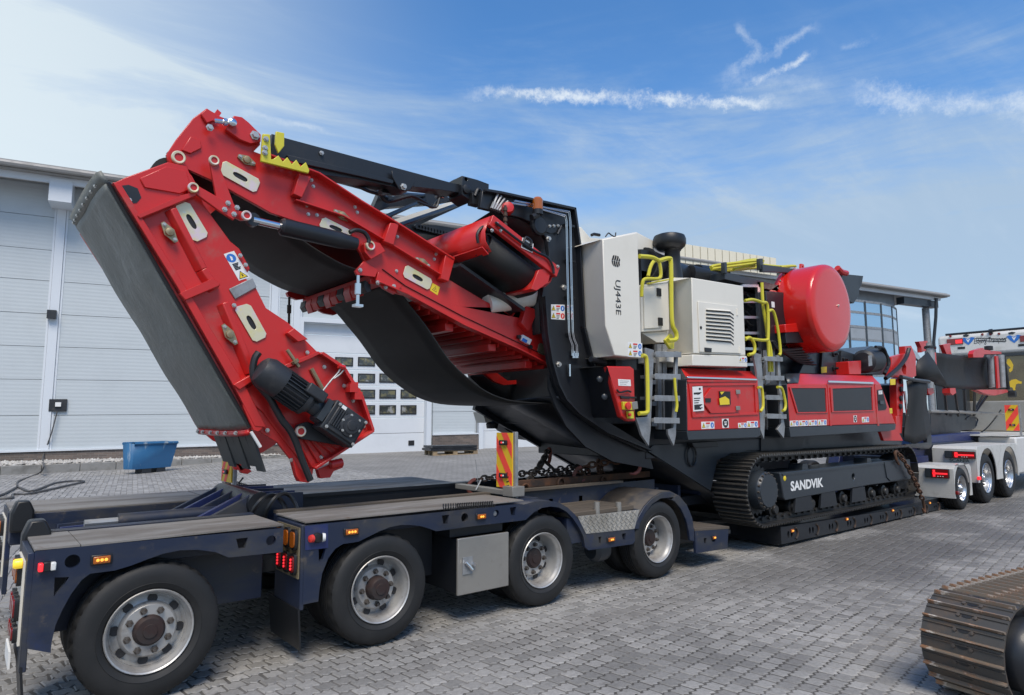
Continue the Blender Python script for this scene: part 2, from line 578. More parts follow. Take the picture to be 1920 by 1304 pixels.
GATE = mat('gate_panel', (0.68, 0.71, 0.74), 0.42, mix=[((0.62, 0.65, 0.68), 1.1, 0.4, 0.8)])
GREYPANEL = mat('grey_panel', (0.30, 0.33, 0.36), 0.4, mix=[((0.26, 0.29, 0.31), 1.2, 0.4, 0.8)])
GLAZE = mat('window_glass', (0.03, 0.075, 0.12), 0.03, coat=1.0, spec=1.0)
bsdf(GLAZE).inputs['Metallic'].default_value = 0.55
bsdf(GLAZE).inputs['Base Color'].default_value = (0.30, 0.52, 0.72, 1)
DARKGLASS = mat('gate_window_glass', (0.035, 0.038, 0.036), 0.05, coat=1.0, mix=[((0.16, 0.14, 0.06), 3.0, 0.45, 0.6), ((0.30, 0.30, 0.29), 2.6, 0.52, 0.64)])  # olive and grey blotches are reflections painted into the glass colour
SKIPBLUE = mat('chipped_blue_paint', (0.025, 0.125, 0.27), 0.55, mix=[((0.035, 0.165, 0.32), 4, 0.5, 0.8), ((0.30, 0.36, 0.40), 2.6, 0.56, 0.68, (2.2, 2.2, 0.35))], bump=(9, 0.2, 0.01))
ASH = mat('grey_rubble', (0.10, 0.085, 0.07), 0.9, mix=[((0.2, 0.17, 0.14), 12, 0.4, 0.7)], bump=(10, 0.8, 0.05))
CONC = mat('kerb_concrete', (0.28, 0.275, 0.26), 0.85, mix=[((0.17, 0.165, 0.15), 3, 0.4, 0.75)], bump=(25, 0.3, 0.01))
TRUCKCHEQ = mat('white_checker_plate', (0.66, 0.65, 0.61), 0.36, metal=0.25, mix=[((0.48, 0.46, 0.42), 6, 0.45, 0.8)], bump=(60, .3, .004))
CHEQ = mat('checker_plate', (0.46, 0.44, 0.40), 0.42, metal=0.5, mix=[((0.30, 0.28, 0.24), 5, 0.4, 0.75)])
TRUCKWHITE = mat('white_lorry_paint', (0.66, 0.65, 0.62), 0.3, coat=0.4, mix=[((0.52, 0.51, 0.47), 4, 0.5, 0.8)])
BRONZE = mat('bronze_lorry_paint', (0.15, 0.12, 0.07), 0.16, metal=0.5, coat=0.8, mix=[((0.13, 0.10, 0.06), 1.4, 0.4, 0.7), ((0.42, 0.38, 0.30), 0.9, 0.62, 0.8)])
GOLD = mat('gold_print', (0.75, 0.50, 0.04), 0.35, metal=0.2)
TRACKEDGE = mat('worn_track_edge', (0.115, 0.108, 0.098), 0.4, metal=0.5, mix=[((0.06, 0.055, 0.05), 8, 0.45, 0.7)])
TRACK = mat('track_steel', (0.050, 0.049, 0.048), 0.45, metal=0.5, mix=[((0.028, 0.028, 0.028), 5, 0.4, 0.7), ((0.13, 0.115, 0.10), 14, 0.62, 0.78)], bump=(40, 0.2, 0.004))
TRACKRUST = mat('rusty_track_steel', (0.085, 0.080, 0.074), 0.5, metal=0.4, mix=[((0.15, 0.105, 0.075), 5, 0.45, 0.70), ((0.24, 0.115, 0.05), 14, 0.60, 0.74)], bump=(40, 0.25, 0.004))
GROUSER = mat('worn_grouser_steel', (0.25, 0.20, 0.155), 0.42, metal=0.4, mix=[((0.38, 0.16, 0.06), 9, 0.46, 0.62), ((0.62, 0.56, 0.48), 18, 0.55, 0.68)])
PALLETWOOD = mat('pallet_wood', (0.36, 0.26, 0.15), 0.8, mix=[((0.22, 0.17, 0.11), 5, 0.4, 0.7)])
# ------------------------------------------------------------------ where the warehouse front stands
FO = at('O', 0, 869, z=0.2)
FD = ray(3177, 752)
FD = FD / np.linalg.norm(FD)
FN = np.cross(FD, [0, 0, 1.0])
FN = FN / np.linalg.norm(FN)                # points to the yard
FDH = FD[:2] / (FD[:2] @ FD[:2])


def fp(s, h, off=0.0):
    """point of the front: s along it, h above its foot, off in front of it"""
    return FO + s * FD + np.array([0, 0, h]) + FN * off


def fac(k, X, Y, off=0.0):
    ox, oy, sc_ = CROP[k]
    r = ray(ox + X / sc_, oy + Y / sc_)
    t = ((FO + FN * off - CPOS) @ FN) / (r @ FN)
    v = CPOS + r * t - FO - FN * off
    s = v[:2] @ FDH
    return s, v[2] - s * FD[2]


def fbox(mb, s0, s1, h0, h1, o0, o1, m=0):
    return mb.hexa([fp(s0, h0, o1), fp(s1, h0, o1), fp(s1, h0, o0), fp(s0, h0, o0), fp(s0, h1, o1), fp(s1, h1, o1), fp(s1, h1, o0), fp(s0, h1, o0)], m)


def gz(x, y):
    """the yard rises slightly towards the warehouse"""
    dx, dy = x - FO[0], y - FO[1]
    n = dx * FN[0] + dy * FN[1]
    s = min(max(dx * FDH[0] + dy * FDH[1], -10), 70)
    wgt = min(max(1 - (n - 1.0) / 15.0, 0), 1)
    if x > 26:
        wgt *= max(0.0, 1 - (x - 26) / 30)
    rise = 0.06 + s * FD[2] if s > 6 else 0.06 + 6 * FD[2] * max(0, (s - 1) / 5.0)
    if s < 8:
        rise *= max(0.0, (s - 4) / 4.0)
    return wgt * wgt * (3 - 2 * wgt) * max(0.0, rise)


# ------------------------------------------------------------------ ground
def brick_mat(name, c1, c2, mortar, sx, sy, rot, rough=0.85):
    m = bpy.data.materials.new(name)
    m.use_nodes = True
    t = m.node_tree
    b = t.nodes['Principled BSDF']
    b.inputs['Roughness'].default_value = rough
    tcn = nd(t, 'ShaderNodeTexCoord')
    mpn = nd(t, 'ShaderNodeMapping')
    mpn.inputs['Rotation'].default_value = rot
    t.links.new(tcn.outputs['Object'], mpn.inputs['Vector'])
    br = nd(t, 'ShaderNodeTexBrick')
    br.inputs['Scale'].default_value = 1.0
    br.inputs['Brick Width'].default_value = sx
    br.inputs['Row Height'].default_value = sy
    br.inputs['Mortar Size'].default_value = min(sx, sy) * 0.07
    br.inputs['Color1'].default_value = (*c1, 1)
    br.inputs['Color2'].default_value = (*c2, 1)
    br.inputs['Mortar'].default_value = (*mortar, 1)
    t.links.new(mpn.outputs[0], br.inputs['Vector'])
    mx = nd(t, 'ShaderNodeMixRGB', blend_type='MULTIPLY')
    mx.inputs['Fac'].default_value = 1.0
    t.links.new(br.outputs['Color'], mx.inputs['Color1'])
    cr = nd(t, 'ShaderNodeMapRange')
    t.links.new(noise(t, tcn.outputs['Object'], 0.5, 6, 0.6), cr.inputs['Value'])
    cr.inputs['From Min'].default_value = 0.3
    cr.inputs['From Max'].default_value = 0.7
    cr.inputs['To Min'].default_value = 0.72
    cr.inputs['To Max'].default_value = 1.12
    t.links.new(cr.outputs[0], mx.inputs['Color2'])
    t.links.new(mx.outputs[0], b.inputs['Base Color'])
    bn = nd(t, 'ShaderNodeBump')
    bn.inputs['Strength'].default_value = 0.5
    bn.inputs['Distance'].default_value = 0.008
    bn.invert = True
    t.links.new(br.outputs['Fac'], bn.inputs['Height'])
    t.links.new(bn.outputs[0], b.inputs['Normal'])
    return m


def paver_mat(name, base, stain):
    m = bpy.data.materials.new(name)
    m.use_nodes = True
    t = m.node_tree
    b = t.nodes['Principled BSDF']
    b.inputs['Roughness'].default_value = 0.78
    geo = nd(t, 'ShaderNodeNewGeometry')
    tcn = nd(t, 'ShaderNodeTexCoord')
    oi = nd(t, 'ShaderNodeObjectInfo')
    rnd = mth(t, 'FRACT', mth(t, 'ADD', geo.outputs['Random Per Island'], oi.outputs['Random']))
    mr = nd(t, 'ShaderNodeMapRange')
    t.links.new(rnd, mr.inputs['Value'])
    mr.inputs['To Min'].default_value = 0.74
    mr.inputs['To Max'].default_value = 1.24
    pos = geo.outputs['Position']
    big = smooth(t, noise(t, pos, 0.55, 5, 0.6), 0.38, 0.66)
    fine = nd(t, 'ShaderNodeMapRange')
    t.links.new(noise(t, pos, 38, 6, 0.7), fine.inputs['Value'])
    fine.inputs['From Min'].default_value = 0.3
    fine.inputs['From Max'].default_value = 0.7
    fine.inputs['To Min'].default_value = 0.78
    fine.inputs['To Max'].default_value = 1.2
    mx = nd(t, 'ShaderNodeMixRGB')
    t.links.new(big, mx.inputs['Fac'])
    mx.inputs['Color1'].default_value = (*base, 1)
    mx.inputs['Color2'].default_value = (*stain, 1)
    v = nd(t, 'ShaderNodeVectorMath', operation='SCALE')
    t.links.new(mx.outputs[0], v.inputs[0])
    t.links.new(mth(t, 'MULTIPLY', mr.outputs[0], fine.outputs[0]), v.inputs['Scale'])
    spots = smooth(t, noise(t, pos, 2.3, 5, 0.65), 0.62, 0.72)
    mx2 = nd(t, 'ShaderNodeMixRGB')
    t.links.new(mth(t, 'MULTIPLY', spots, 0.55), mx2.inputs['Fac'])
    t.links.new(v.outputs[0], mx2.inputs['Color1'])
    mx2.inputs['Color2'].default_value = (0.13, 0.125, 0.118, 1)
    mpn = nd(t, 'ShaderNodeMapping')
    mpn.inputs['Scale'].default_value = (0.16, 1.5, 1)
    t.links.new(pos, mpn.inputs['Vector'])
    wear = smooth(t, noise(t, mpn.outputs[0], 1.0, 6, 0.6), 0.46, 0.70)
    mx3 = nd(t, 'ShaderNodeMixRGB')
    t.links.new(mth(t, 'MULTIPLY', wear, 0.5), mx3.inputs['Fac'])
    t.links.new(mx2.outputs[0], mx3.inputs['Color1'])
    mx3.inputs['Color2'].default_value = (0.17, 0.16, 0.148, 1)
    # noise-edged patches along the trailer, darker and less rough
    dark_patch = smooth(t, mth(t, 'ADD', noise(t, pos, 0.75, 6, 0.62), mth(t, 'MULTIPLY', mth(t, 'ABSOLUTE', mth(t, 'SUBTRACT', vdot(t, pos, (0.02, 1, 0)), 3.9)), -0.13)), 0.25, 0.46)
    dark_patch = mth(t, 'MULTIPLY', dark_patch, smooth(t, vdot(t, pos, (1, 0, 0)), 4.5, 8.5))
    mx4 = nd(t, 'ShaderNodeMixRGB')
    t.links.new(mth(t, 'MULTIPLY', dark_patch, 0.72), mx4.inputs['Fac'])
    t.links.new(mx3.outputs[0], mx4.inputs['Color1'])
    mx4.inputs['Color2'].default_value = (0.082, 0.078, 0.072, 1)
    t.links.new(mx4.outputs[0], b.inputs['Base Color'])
    t.links.new(mth(t, 'SUBTRACT', 0.78, mth(t, 'MULTIPLY', dark_patch, 0.25)), b.inputs['Roughness'])
    bn = nd(t, 'ShaderNodeBump')
    bn.inputs['Strength'].default_value = 0.35
    bn.inputs['Distance'].default_value = 0.004
    t.links.new(noise(t, pos, 60, 5, 0.65), bn.inputs['Height'])
    t.links.new(bn.outputs[0], b.inputs['Normal'])
    return m


YARD = brick_mat('yard_paving', (0.275, 0.268, 0.255), (0.23, 0.225, 0.215), (0.13, 0.125, 0.115), 0.22, 0.11, (0, 0, R(80)))
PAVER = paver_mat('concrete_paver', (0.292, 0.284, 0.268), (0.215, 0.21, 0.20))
PAVER2 = paver_mat('pale_concrete_paver', (0.30, 0.294, 0.284), (0.24, 0.236, 0.23))

xs = [-900, -300, -100, -40, -20] + [i * 2.0 for i in range(-8, 41)] + [90, 110, 150, 300, 900]
ys = [-900, -300, -100, -40, -20, -8, -3] + [i * 1.5 for i in range(0, 26)] + [42, 60, 100, 300, 900]
g = MB()
g.sheet([[(x, y, gz(x, y) - 0.012) for x in xs] for y in ys])
g.f = [f[::-1] for f in g.f] if False else g.f
yard = obj('yard', g, YARD, smooth=60, kind='structure')


def paver_shape(L, W, a, inset, drop):
    us = [-L / 2, -3 * L / 8, -L / 8, L / 8, 3 * L / 8, L / 2]
    off = [0, a, -a, a, -a, 0]
    j = 0.0046
    lo = [(u, -W / 2 + o + j) for u, o in zip(us, off)]
    hi = [(u, W / 2 + o - j) for u, o in zip(us, off)]
    lo[0] = (lo[0][0] + j, lo[0][1]); lo[-1] = (lo[-1][0] - j, lo[-1][1])
    hi[0] = (hi[0][0] + j, hi[0][1]); hi[-1] = (hi[-1][0] - j, hi[-1][1])
    out = lo + hi[::-1]
    top = [(u * (1 - inset / (L / 2)), v - inset * (1 if v > 0 else -1)) for u, v in out]
    n = len(out)
    v = [(u, w_, -drop) for u, w_ in out] + [(u, w_, 0) for u, w_ in top]
    f = [(i, (i + 1) % n, (i + 1) % n + n, i + n) for i in range(n)]
    k = len(us)
    f += [(n + i, n + i + 1, n + 2 * k - 2 - i, n + 2 * k - 1 - i) for i in range(k - 1)]
    return v, f


def in_frame(p, mg=0):
    c = np.array(p) - CPOS
    d = c @ FWD
    if d < 0.3:
        return False
    px, py = CX + FPX * (c @ RGT) / d, CY - FPX * (c @ UPV) / d
    return -mg < px < 1920 + mg and -mg < py < 1304 + mg


def field(x0, x1, y0, y1, L, W, ang, shape, keep, nearby, material, flat=False):
    ca, sa = math.cos(ang), math.sin(ang)
    sv, sf = shape
    cand = []
    Rr = 40
    nu, nv = int(60 / L), int(60 / W)
    cx, cy = (x0 + x1) / 2, (y0 + y1) / 2
    for iv in range(-nv, nv):
        for iu in range(-nu, nu):
            u = iu * L + (L / 2 if iv % 2 else 0)
            v = iv * W
            if abs(u) > 30 or abs(v) > 30:
                continue
            x, y = cx + ca * u - sa * v, cy + sa * u + ca * v
            if x0 <= x <= x1 and y0 <= y <= y1 and keep(x, y):
                cand.append((x, y, iu, iv))
    base = np.array(sv)
    singles = []
    if nearby:
        order = sorted([c for c in cand if c[1] < 4.3 and in_frame((c[0], c[1], 0))], key=lambda c: c[0] ** 2 + c[1] ** 2)
        singles = order[:300]
    sset = {(c[2], c[3]) for c in singles}
    allv, allf = [], []
    o = 0
    k = len(sv)

    def world(c):
        hgt = RNG.uniform(-0.002, 0.0012)
        tx, ty = RNG.normal(0, 0.010, 2)
        da = RNG.normal(0, 0.045)
        c_, s_ = math.cos(ang + da), math.sin(ang + da)
        P = np.empty_like(base)
        jx, jy = RNG.normal(0, 0.0024, 2)
        P_ = np.where(np.arange(k)[:, None] >= 0, RNG.normal(0, 0.0042, (k // 2, 2))[np.arange(k) % (k // 2)], 0)
        P[:, 0] = c_ * base[:, 0] - s_ * base[:, 1] + jx
        P[:, 1] = s_ * base[:, 0] + c_ * base[:, 1] + jy
        P[:, :2] += P_
        P[:, 2] = base[:, 2] + hgt + base[:, 0] * tx + base[:, 1] * ty
        return P

    for c in cand:
        if (c[2], c[3]) in sset:
            continue
        P = world(c)
        P[:, 0] += c[0]; P[:, 1] += c[1]; P[:, 2] += gz(c[0], c[1]) if flat else 0
        allv.append(P)
        allf += [tuple(i + o for i in f) for f in sf]
        o += k
    b = MB()
    b.v = np.concatenate(allv).tolist()
    b.f = allf
    b.m = [0] * len(allf)
    obj('paving', b, material, yard, smooth=20, kind='stuff')
    if singles:
        me0 = bpy.data.meshes.new('paver')
        me0.from_pydata(sv, [], sf)
        me0.materials.append(material)
        for c in singles:
            ob = bpy.data.objects.new('paver', me0)
            COL.objects.link(ob)
            ob.parent = yard
            ob.location = (c[0], c[1], RNG.uniform(-0.0025, 0.0015))
            ob.rotation_euler = (RNG.normal(0, 0.010), RNG.normal(0, 0.010), ang + RNG.normal(0, 0.018))


SAND = mat('joint_sand', (0.070, 0.066, 0.060), 0.95, mix=[((0.21, 0.20, 0.185), 1.3, 0.42, 0.72), ((0.045, 0.045, 0.035), 5, 0.55, 0.75)])
g = MB()
g.sheet([[(-1.8, -2.0, -.0048), (17.2, -2.0, -.0048)], [(-1.8, 7.35, -.0048), (17.2, 7.35, -.0048)]])
obj('joint_sand', g, SAND, yard)
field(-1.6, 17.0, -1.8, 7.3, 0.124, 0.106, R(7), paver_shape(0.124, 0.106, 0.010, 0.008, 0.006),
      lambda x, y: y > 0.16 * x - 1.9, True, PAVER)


def rect_shape(L, W):
    v, f = [], []
    for i, (a, b) in enumerate([(-1, -1), (1, -1), (1, 1), (-1, 1)]):
        v.append((a * (L / 2 - 0.004), b * (W / 2 - 0.004), -0.01))
    for i, (a, b) in enumerate([(-1, -1), (1, -1), (1, 1), (-1, 1)]):
        v.append((a * (L / 2 - 0.009), b * (W / 2 - 0.009), 0))
    f = [(i, (i + 1) % 4, (i + 1) % 4 + 4, i + 4) for i in range(4)] + [(4, 5, 6, 7)]
    return v, f


field(-3.0, 9.0, 7.3, 24.4, 0.22, 0.11, R(80), rect_shape(0.22, 0.11), lambda x, y: True, False, PAVER2, True)

# ------------------------------------------------------------------ warehouse
wh = thing('warehouse', 'long white metal-clad warehouse with overhanging roof and sectional gates behind the yard', 'building', tuple(fp(0, 0)))
eL, eR = fac('O', 0, 305, 1.1), fac('O', 1772, 549, 1.1)
EH = (eL[1] + eR[1]) / 2
SL, SR = -40.0, eR[0]
EDGE = fac('O', 1676, 560)[0]
beam_b = fac('O', 0, 331, 0.9)[1]
colS = fac('O', 118, 374)[0]
post2 = fac('O', 516, 540)[0]
pitch = post2 - colS
d_tl = fac('N', 45, 110)
d_br = fac('N', 1110, 1235)
g1a, g1b, gtop = d_tl[0], d_br[0], d_tl[1]
pierL, pierR = fac('O', 805, 800)[0], fac('O', 896, 800)[0]
g2a, g2b = pierR + 0.05, pierR + (g1b - g1a)
basH = fac('O', 200, 842)[1]


def corrug(m, period=0.125):
    t = m.node_tree
    b = bsdf(m)
    tcn = nd(t, 'ShaderNodeTexCoord')
    wv = nd(t, 'ShaderNodeTexWave', wave_type='BANDS', bands_direction='Z', wave_profile='SIN')
    wv.inputs['Scale'].default_value = 0.314 / period
    t.links.new(tcn.outputs['Object'], wv.inputs['Vector'])
    bn = nd(t, 'ShaderNodeBump')
    bn.inputs['Strength'].default_value = 0.3
    bn.inputs['Distance'].default_value = 0.006
    t.links.new(wv.outputs['Fac'], bn.inputs['Height'])
    t.links.new(bn.outputs[0], b.inputs['Normal'])


corrug(FACADE)
seams = [fac('O', 0, yy)[1] for yy in (780, 711, 647.4, 584.2, 520.4, 461, 397)]
step = (seams[-1] - seams[0]) / 6
rows = [basH] + seams + [seams[-1] + step * k for k in range(1, 3)]
rows = [h for h in rows if h < EH - 0.1] + [EH - 0.05]
cols_s = [colS + pitch * k for k in range(-5, 2)]
bays = [(cols_s[i], cols_s[i + 1]) for i in range(len(cols_s) - 1)]
xs_right = [post2, g1a - 0.35]
panel_spans = bays + [(post2, g1a - 0.25), (pierL, pierR)]
first = True
TA = fac('O', 1540, 560, 0.3)[0]
wall = MB()
fbox(wall, SL, g1a - 0.2, -0.6, EH - 0.05, -0.6, -0.10)
fbox(wall, g1a - 0.2, g1b + 0.2, gtop + 0.15, EH - 0.05, -0.6, -0.10)
fbox(wall, g1b + 0.2, g2a - 0.1, -0.6, EH - 0.05, -0.6, -0.10)
fbox(wall, g2a - 0.1, g2b + 0.2, gtop + 0.15, EH - 0.05, -0.6, -0.10)
fbox(wall, g2b + 0.2, TA + 1.0, -0.6, EH - 0.05, -0.6, -0.10)
obj('wall', wall, FACADE, wh)
for a, b_ in panel_spans:
    for i in range(len(rows) - 1):
        p = MB()
        fbox(p, a + 0.16, b_ - 0.16, rows[i] + 0.008, rows[i + 1] - 0.008, -0.095, 0.0)
        obj('wall_panel', p, FACADE, wh)
for a, b_ in [(g1a - 0.2, g1b + 0.25), (g2a - 0.1, g2b + 0.25)] + [(g2b + 0.25 + 9 * k, g2b + 0.25 + 9 * (k + 1) - 0.1) for k in range(3)]:
    for i in range(len(rows) - 1):
        if rows[i] < gtop + 0.2 and a < g2b:
            continue
        p = MB()
        fbox(p, a, b_, rows[i] + 0.015, rows[i + 1] - 0.015, -0.095, 0.0)
        obj('wall_panel', p, FACADE, wh)
for s in cols_s + [g1a - 0.28]:
    p = MB()
    fbox(p, s - 0.13, s + 0.13, basH, EH - 0.2, -0.09, 0.06)
    fbox(p, s - 0.20, s - 0.14, basH, EH - 0.2, -0.09, 0.02)
    fbox(p, s + 0.14, s + 0.20, basH, EH - 0.2, -0.09, 0.02)
    obj('pilaster', p, TRIM, wh)
    st = MB()
    fbox(st, s - 0.30, s + 0.34, beam_b - 0.62, EH - 0.35, 0.0, 1.02)
    obj('rafter_end', st, TRIM, wh)
# small lamp box on the pilaster
p = MB()
bs, bh = fac('O', 98, 591)
fbox(p, bs - 0.13, bs + 0.13, bh - 0.14, bh + 0.14, 0.06, 0.24)
obj('lamp_box', p, MOTOR, wh)
# roof
rf = MB()
fbox(rf, SL, SR, EH - 0.28, EH, -24, 1.25)
obj('roof', rf, ROOFEDGE, wh)
p = MB()
fbox(p, SL, SR - 0.4, beam_b, EH - 0.28, 0.86, 0.98)
obj('eaves_beam', p, TRIM, wh)
# brick plinth and gravel strip
BRICK = brick_mat('plinth_brick', (0.20, 0.155, 0.13), (0.12, 0.10, 0.09), (0.22, 0.21, 0.19), 0.24, 0.07, (R(90), 0, 0))
p = MB()
fbox(p, SL, g1a - 0.2, -0.5, basH - 0.02, -0.1, 0.05)
obj('plinth', p, BRICK, wh)
p = MB()
fbox(p, g1b + 0.28, pierR - 0.02, -0.6, basH + 0.16, 0.02, 0.10)
obj('plinth', p, BRICK, wh)
p = MB()
fbox(p, SL, g1a - 0.2, basH - 0.02, basH + 0.04, 0.0, 0.10)
fbox(p, g1b + 0.28, pierR - 0.02, basH + 0.16, basH + 0.22, 0.0, 0.13)
obj('drip_sill', p, TRIM, wh)
# socket board
ss, sh = fac('O', 109, 760)
p = MB()
fbox(p, ss - 0.25, ss + 0.25, sh - 0.21, sh + 0.2, 0.0, 0.08)
sb = obj('socket_board', p, MOTOR, wh, bevel=0.01)
p = MB()
fbox(p, ss - 0.07, ss + 0.09, sh - 0.05, sh + 0.09, 0.082, 0.14)
obj('socket', p, WHITE, sb)


# sectional gates
def gate(a, b_, rows_n, win, flap):
    dr = MB()
    fbox(dr, a - 0.22, a, -0.3, gtop + 0.18, -0.3, 0.05)
    fbox(dr, b_, b_ + 0.22, -0.3, gtop + 0.18, -0.3, 0.05)
    fbox(dr, a, b_, gtop, gtop + 0.18, -0.3, 0.05)
    fr = obj('gate', dr, TRIM, wh)
    h0 = -0.12
    n = rows_n
    hs = [h0 + (gtop - h0) * k / n for k in range(n + 1)]
    return fr, hs


fr, _ = gate(g1a, g1b, 9, True, True)
hN = lambda yy, xx=760: fac('N', xx, yy, -0.25)[1]
gate_rows = [-0.25, hN(1087), hN(950), hN(812), hN(675), hN(537), hN(400), hN(250), gtop]
for i in range(len(gate_rows) - 1):
    p = MB()
    fbox(p, g1a, g1b, gate_rows[i] + 0.012, gate_rows[i + 1] - 0.012, -0.32, -0.25)
    obj('gate_panel', p, GATE, fr, bevel=0.008)
for (x0, x1) in [(128, 273), (318, 473), (518, 665), (705, 848), (890, 1027)]:
    for (y0, y1) in [(418, 500), (562, 644), (702, 781), (839, 919)]:
        a0, t0 = fac('N', x0, y0 if x0 > 300 else y0 - 3, -0.25)
        a1, b0 = fac('N', x1, y1, -0.25)
        p = MB()
        fbox(p, a0, a1, b0, t0, -0.25, -0.222)
        fbox(p, a0 + 0.05, a1 - 0.05, b0 + 0.05, t0 - 0.05, -0.222, -0.219, 1)
        obj('gate_window', p, [INK, DARKGLASS], fr)
a0, t0 = fac('N', 958, 1148, -0.25)
a1, b0 = fac('N', 1008, 1190, -0.25)
p = MB()
fbox(p, a0, a1, b0, t0, -0.25, -0.23)
obj('letter_flap', p, INK, fr)
fr2, hs = gate(g2a + 0.2, g2b, 8, False, False)
for i in range(8):
    p = MB()
    fbox(p, g2a + 0.2, g2b, gate_rows[i] + 0.012, gate_rows[i + 1] - 0.012, -0.32, -0.25)
    obj('gate_panel', p, GATE, fr2, bevel=0.008)
# rooftop plant room with upright cream sheets
pl, pr_ = fac('O', 1255, 471, 1.35), fac('O', 1455, 481, 1.35)
p0 = MB()
fbox(p0, pl[0], pr_[0], EH + .01, EH + .58, -6, 1.28)
pr0 = obj('roof_housing', p0, ROOFEDGE, wh)
n = 15
for i in range(n):
    a = pl[0] + (pr_[0] - pl[0]) * i / n
    b_ = pl[0] + (pr_[0] - pl[0]) * (i + 1) / n
    p = MB()
    fbox(p, a + 0.03, b_ - 0.03, EH - .42, EH + .62, 1.29, 1.36)
    obj('housing_sheet', p, ROOFCREAM, pr0)

# glazed stair tower at the far end
ta, tb = TA, fac('O', 1682, 600, -1.2)[0]
EW = fac('O', 1676, 548, 0.2)[0]
tw = thing('office_tower', 'curved grey and blue glazed office end under the far roof corner', 'building', tuple(fp(ta, 0, 0)))


def tpt(k, h, out=0.0):
    """plan of the curved glass front"""
    u = k / 6.0
    s = ta + (tb - ta) * u
    off = 0.9 - 2.2 * max(0, u - 0.45) ** 2 * 3.3
    return fp(s, h, off + out)


tz = [fac('O', 1640, yy, 0.5)[1] for yy in (760, 690, 645, 640 - 2, 616, 592, 571)]
h_gtop, h_mid, h_gbot, h_sill = fac('O', 1640, 571, .5)[1], fac('O', 1640, 592, .5)[1], fac('O', 1640, 618, .5)[1], fac('O', 1640, 641, .5)[1]
core = MB()
fbox(core, ta, tb - 0.3, -0.5, EH - 0.3, -9, -1.5)
fbox(core, ta, EW, h_gtop + 0.1, EH - 0.3, -1.49, 0.2)
obj('wall', core, GREYPANEL, tw)
NB = 6
levels = [(0.0, h_sill - 4.6, 'p'), (h_sill - 4.6, h_sill - 0.0 - 2.3, 'g'), (h_sill - 2.3, h_sill, 'g'), (h_sill, h_gbot, 'p'), (h_gbot, h_mid, 'g'), (h_mid, h_gtop, 'g')]
for k in range(NB):
    for (h0, h1, kind) in levels:
        p = MB()
        q = [tpt(k + 0.05, h0 + 0.08), tpt(k + 0.95, h0 + 0.08), tpt(k + 0.95, h1 - 0.08), tpt(k + 0.05, h1 - 0.08)]
        p.prism(q, -FN * 0.05)
        obj('window_pane' if kind == 'g' else 'spandrel_panel', p, GLAZE if kind == 'g' else GREYPANEL, tw)
for k in range(NB + 1):
    p = MB()
    q = [tpt(k - 0.05, 0, .03), tpt(k + 0.05, 0, .03), tpt(k + 0.05, h_gtop, .03), tpt(k - 0.05, h_gtop, .03)]
    p.prism(q, -FN * 0.18)
    obj('mullion', p, SLATE, tw)
for h in [l[0] for l in levels] + [h_gtop]:
    p = MB()
    for k in range(NB):
        p.hexa([tpt(k, h - 0.08, .02), tpt(k + 1, h - 0.08, .02), tpt(k + 1, h - 0.08, -.12), tpt(k, h - 0.08, -.12), tpt(k, h + 0.08, .02), tpt(k + 1, h + 0.08, .02), tpt(k + 1, h + 0.08, -.12), tpt(k, h + 0.08, -.12)])
    obj('transom', p, GALV, tw)
# canopy beyond the tower, its post and downpipe
ps = fac('O', 1727, 575)[0]
p = MB()
fbox(p, EW + 0.05, SR - 0.5, beam_b - .5, beam_b - 0.02, 0.3, 0.84)
obj('canopy_soffit', p, SLATE, wh)
p = MB()
p.cyl(fp(ps, -0.3, 0.3), fp(ps, beam_b - .5, 0.3), 0.24, 14)
obj('canopy_post', p, GALV, wh)
p = MB()
p.tube([fp(SR - 1.2, beam_b + 0.1, 1.1), fp(SR - 1.25, beam_b - 1.3, 1.0), fp(ps + 0.1, beam_b - 3.0, 0.65), fp(ps + 0.1, 0, 0.65)], 0.11, 8)
obj('downpipe', p, SLATE, wh)
p = MB()
p.cyl(fp(SL, EH - 0.16, 1.34), fp(SR, EH - 0.16, 1.34), 0.1, 8)
obj('gutter', p, ROOFEDGE, wh)

# kerb with gravel strip along the warehouse
kb0, kb1 = at('O', 0, 890, z=0), at('O', 525, 866, z=0)
kd = (kb1 - kb0) / np.linalg.norm(kb1 - kb0)
kn = np.array([-kd[1], kd[0], 0])
kl = np.linalg.norm(kb1 - kb0)
kerb = bpy.data.objects.new('kerb', None)
kerb['kind'] = 'structure'
kerb.location = kb0
COL.objects.link(kerb)
for i in range(-12, int(kl / 1.0) + 1):
    a, b_ = kb0 + kd * (i + 0.01), kb0 + kd * (i + 0.99)
    p = MB()
    zt = 0.23 + RNG.uniform(-0.006, 0.006)
    p.hexa([a + [0, 0, -.2], b_ + [0, 0, -.2], b_ + kn * .12 + [0, 0, -.2], a + kn * .12 + [0, 0, -.2], a + [0, 0, zt], b_ + [0, 0, zt], b_ + kn * .12 + [0, 0, zt], a + kn * .12 + [0, 0, zt]])
    obj('kerb_stone', p, CONC, kerb, bevel=0.012)
gr = MB()
wall_n = (FO - kb0) @ kn
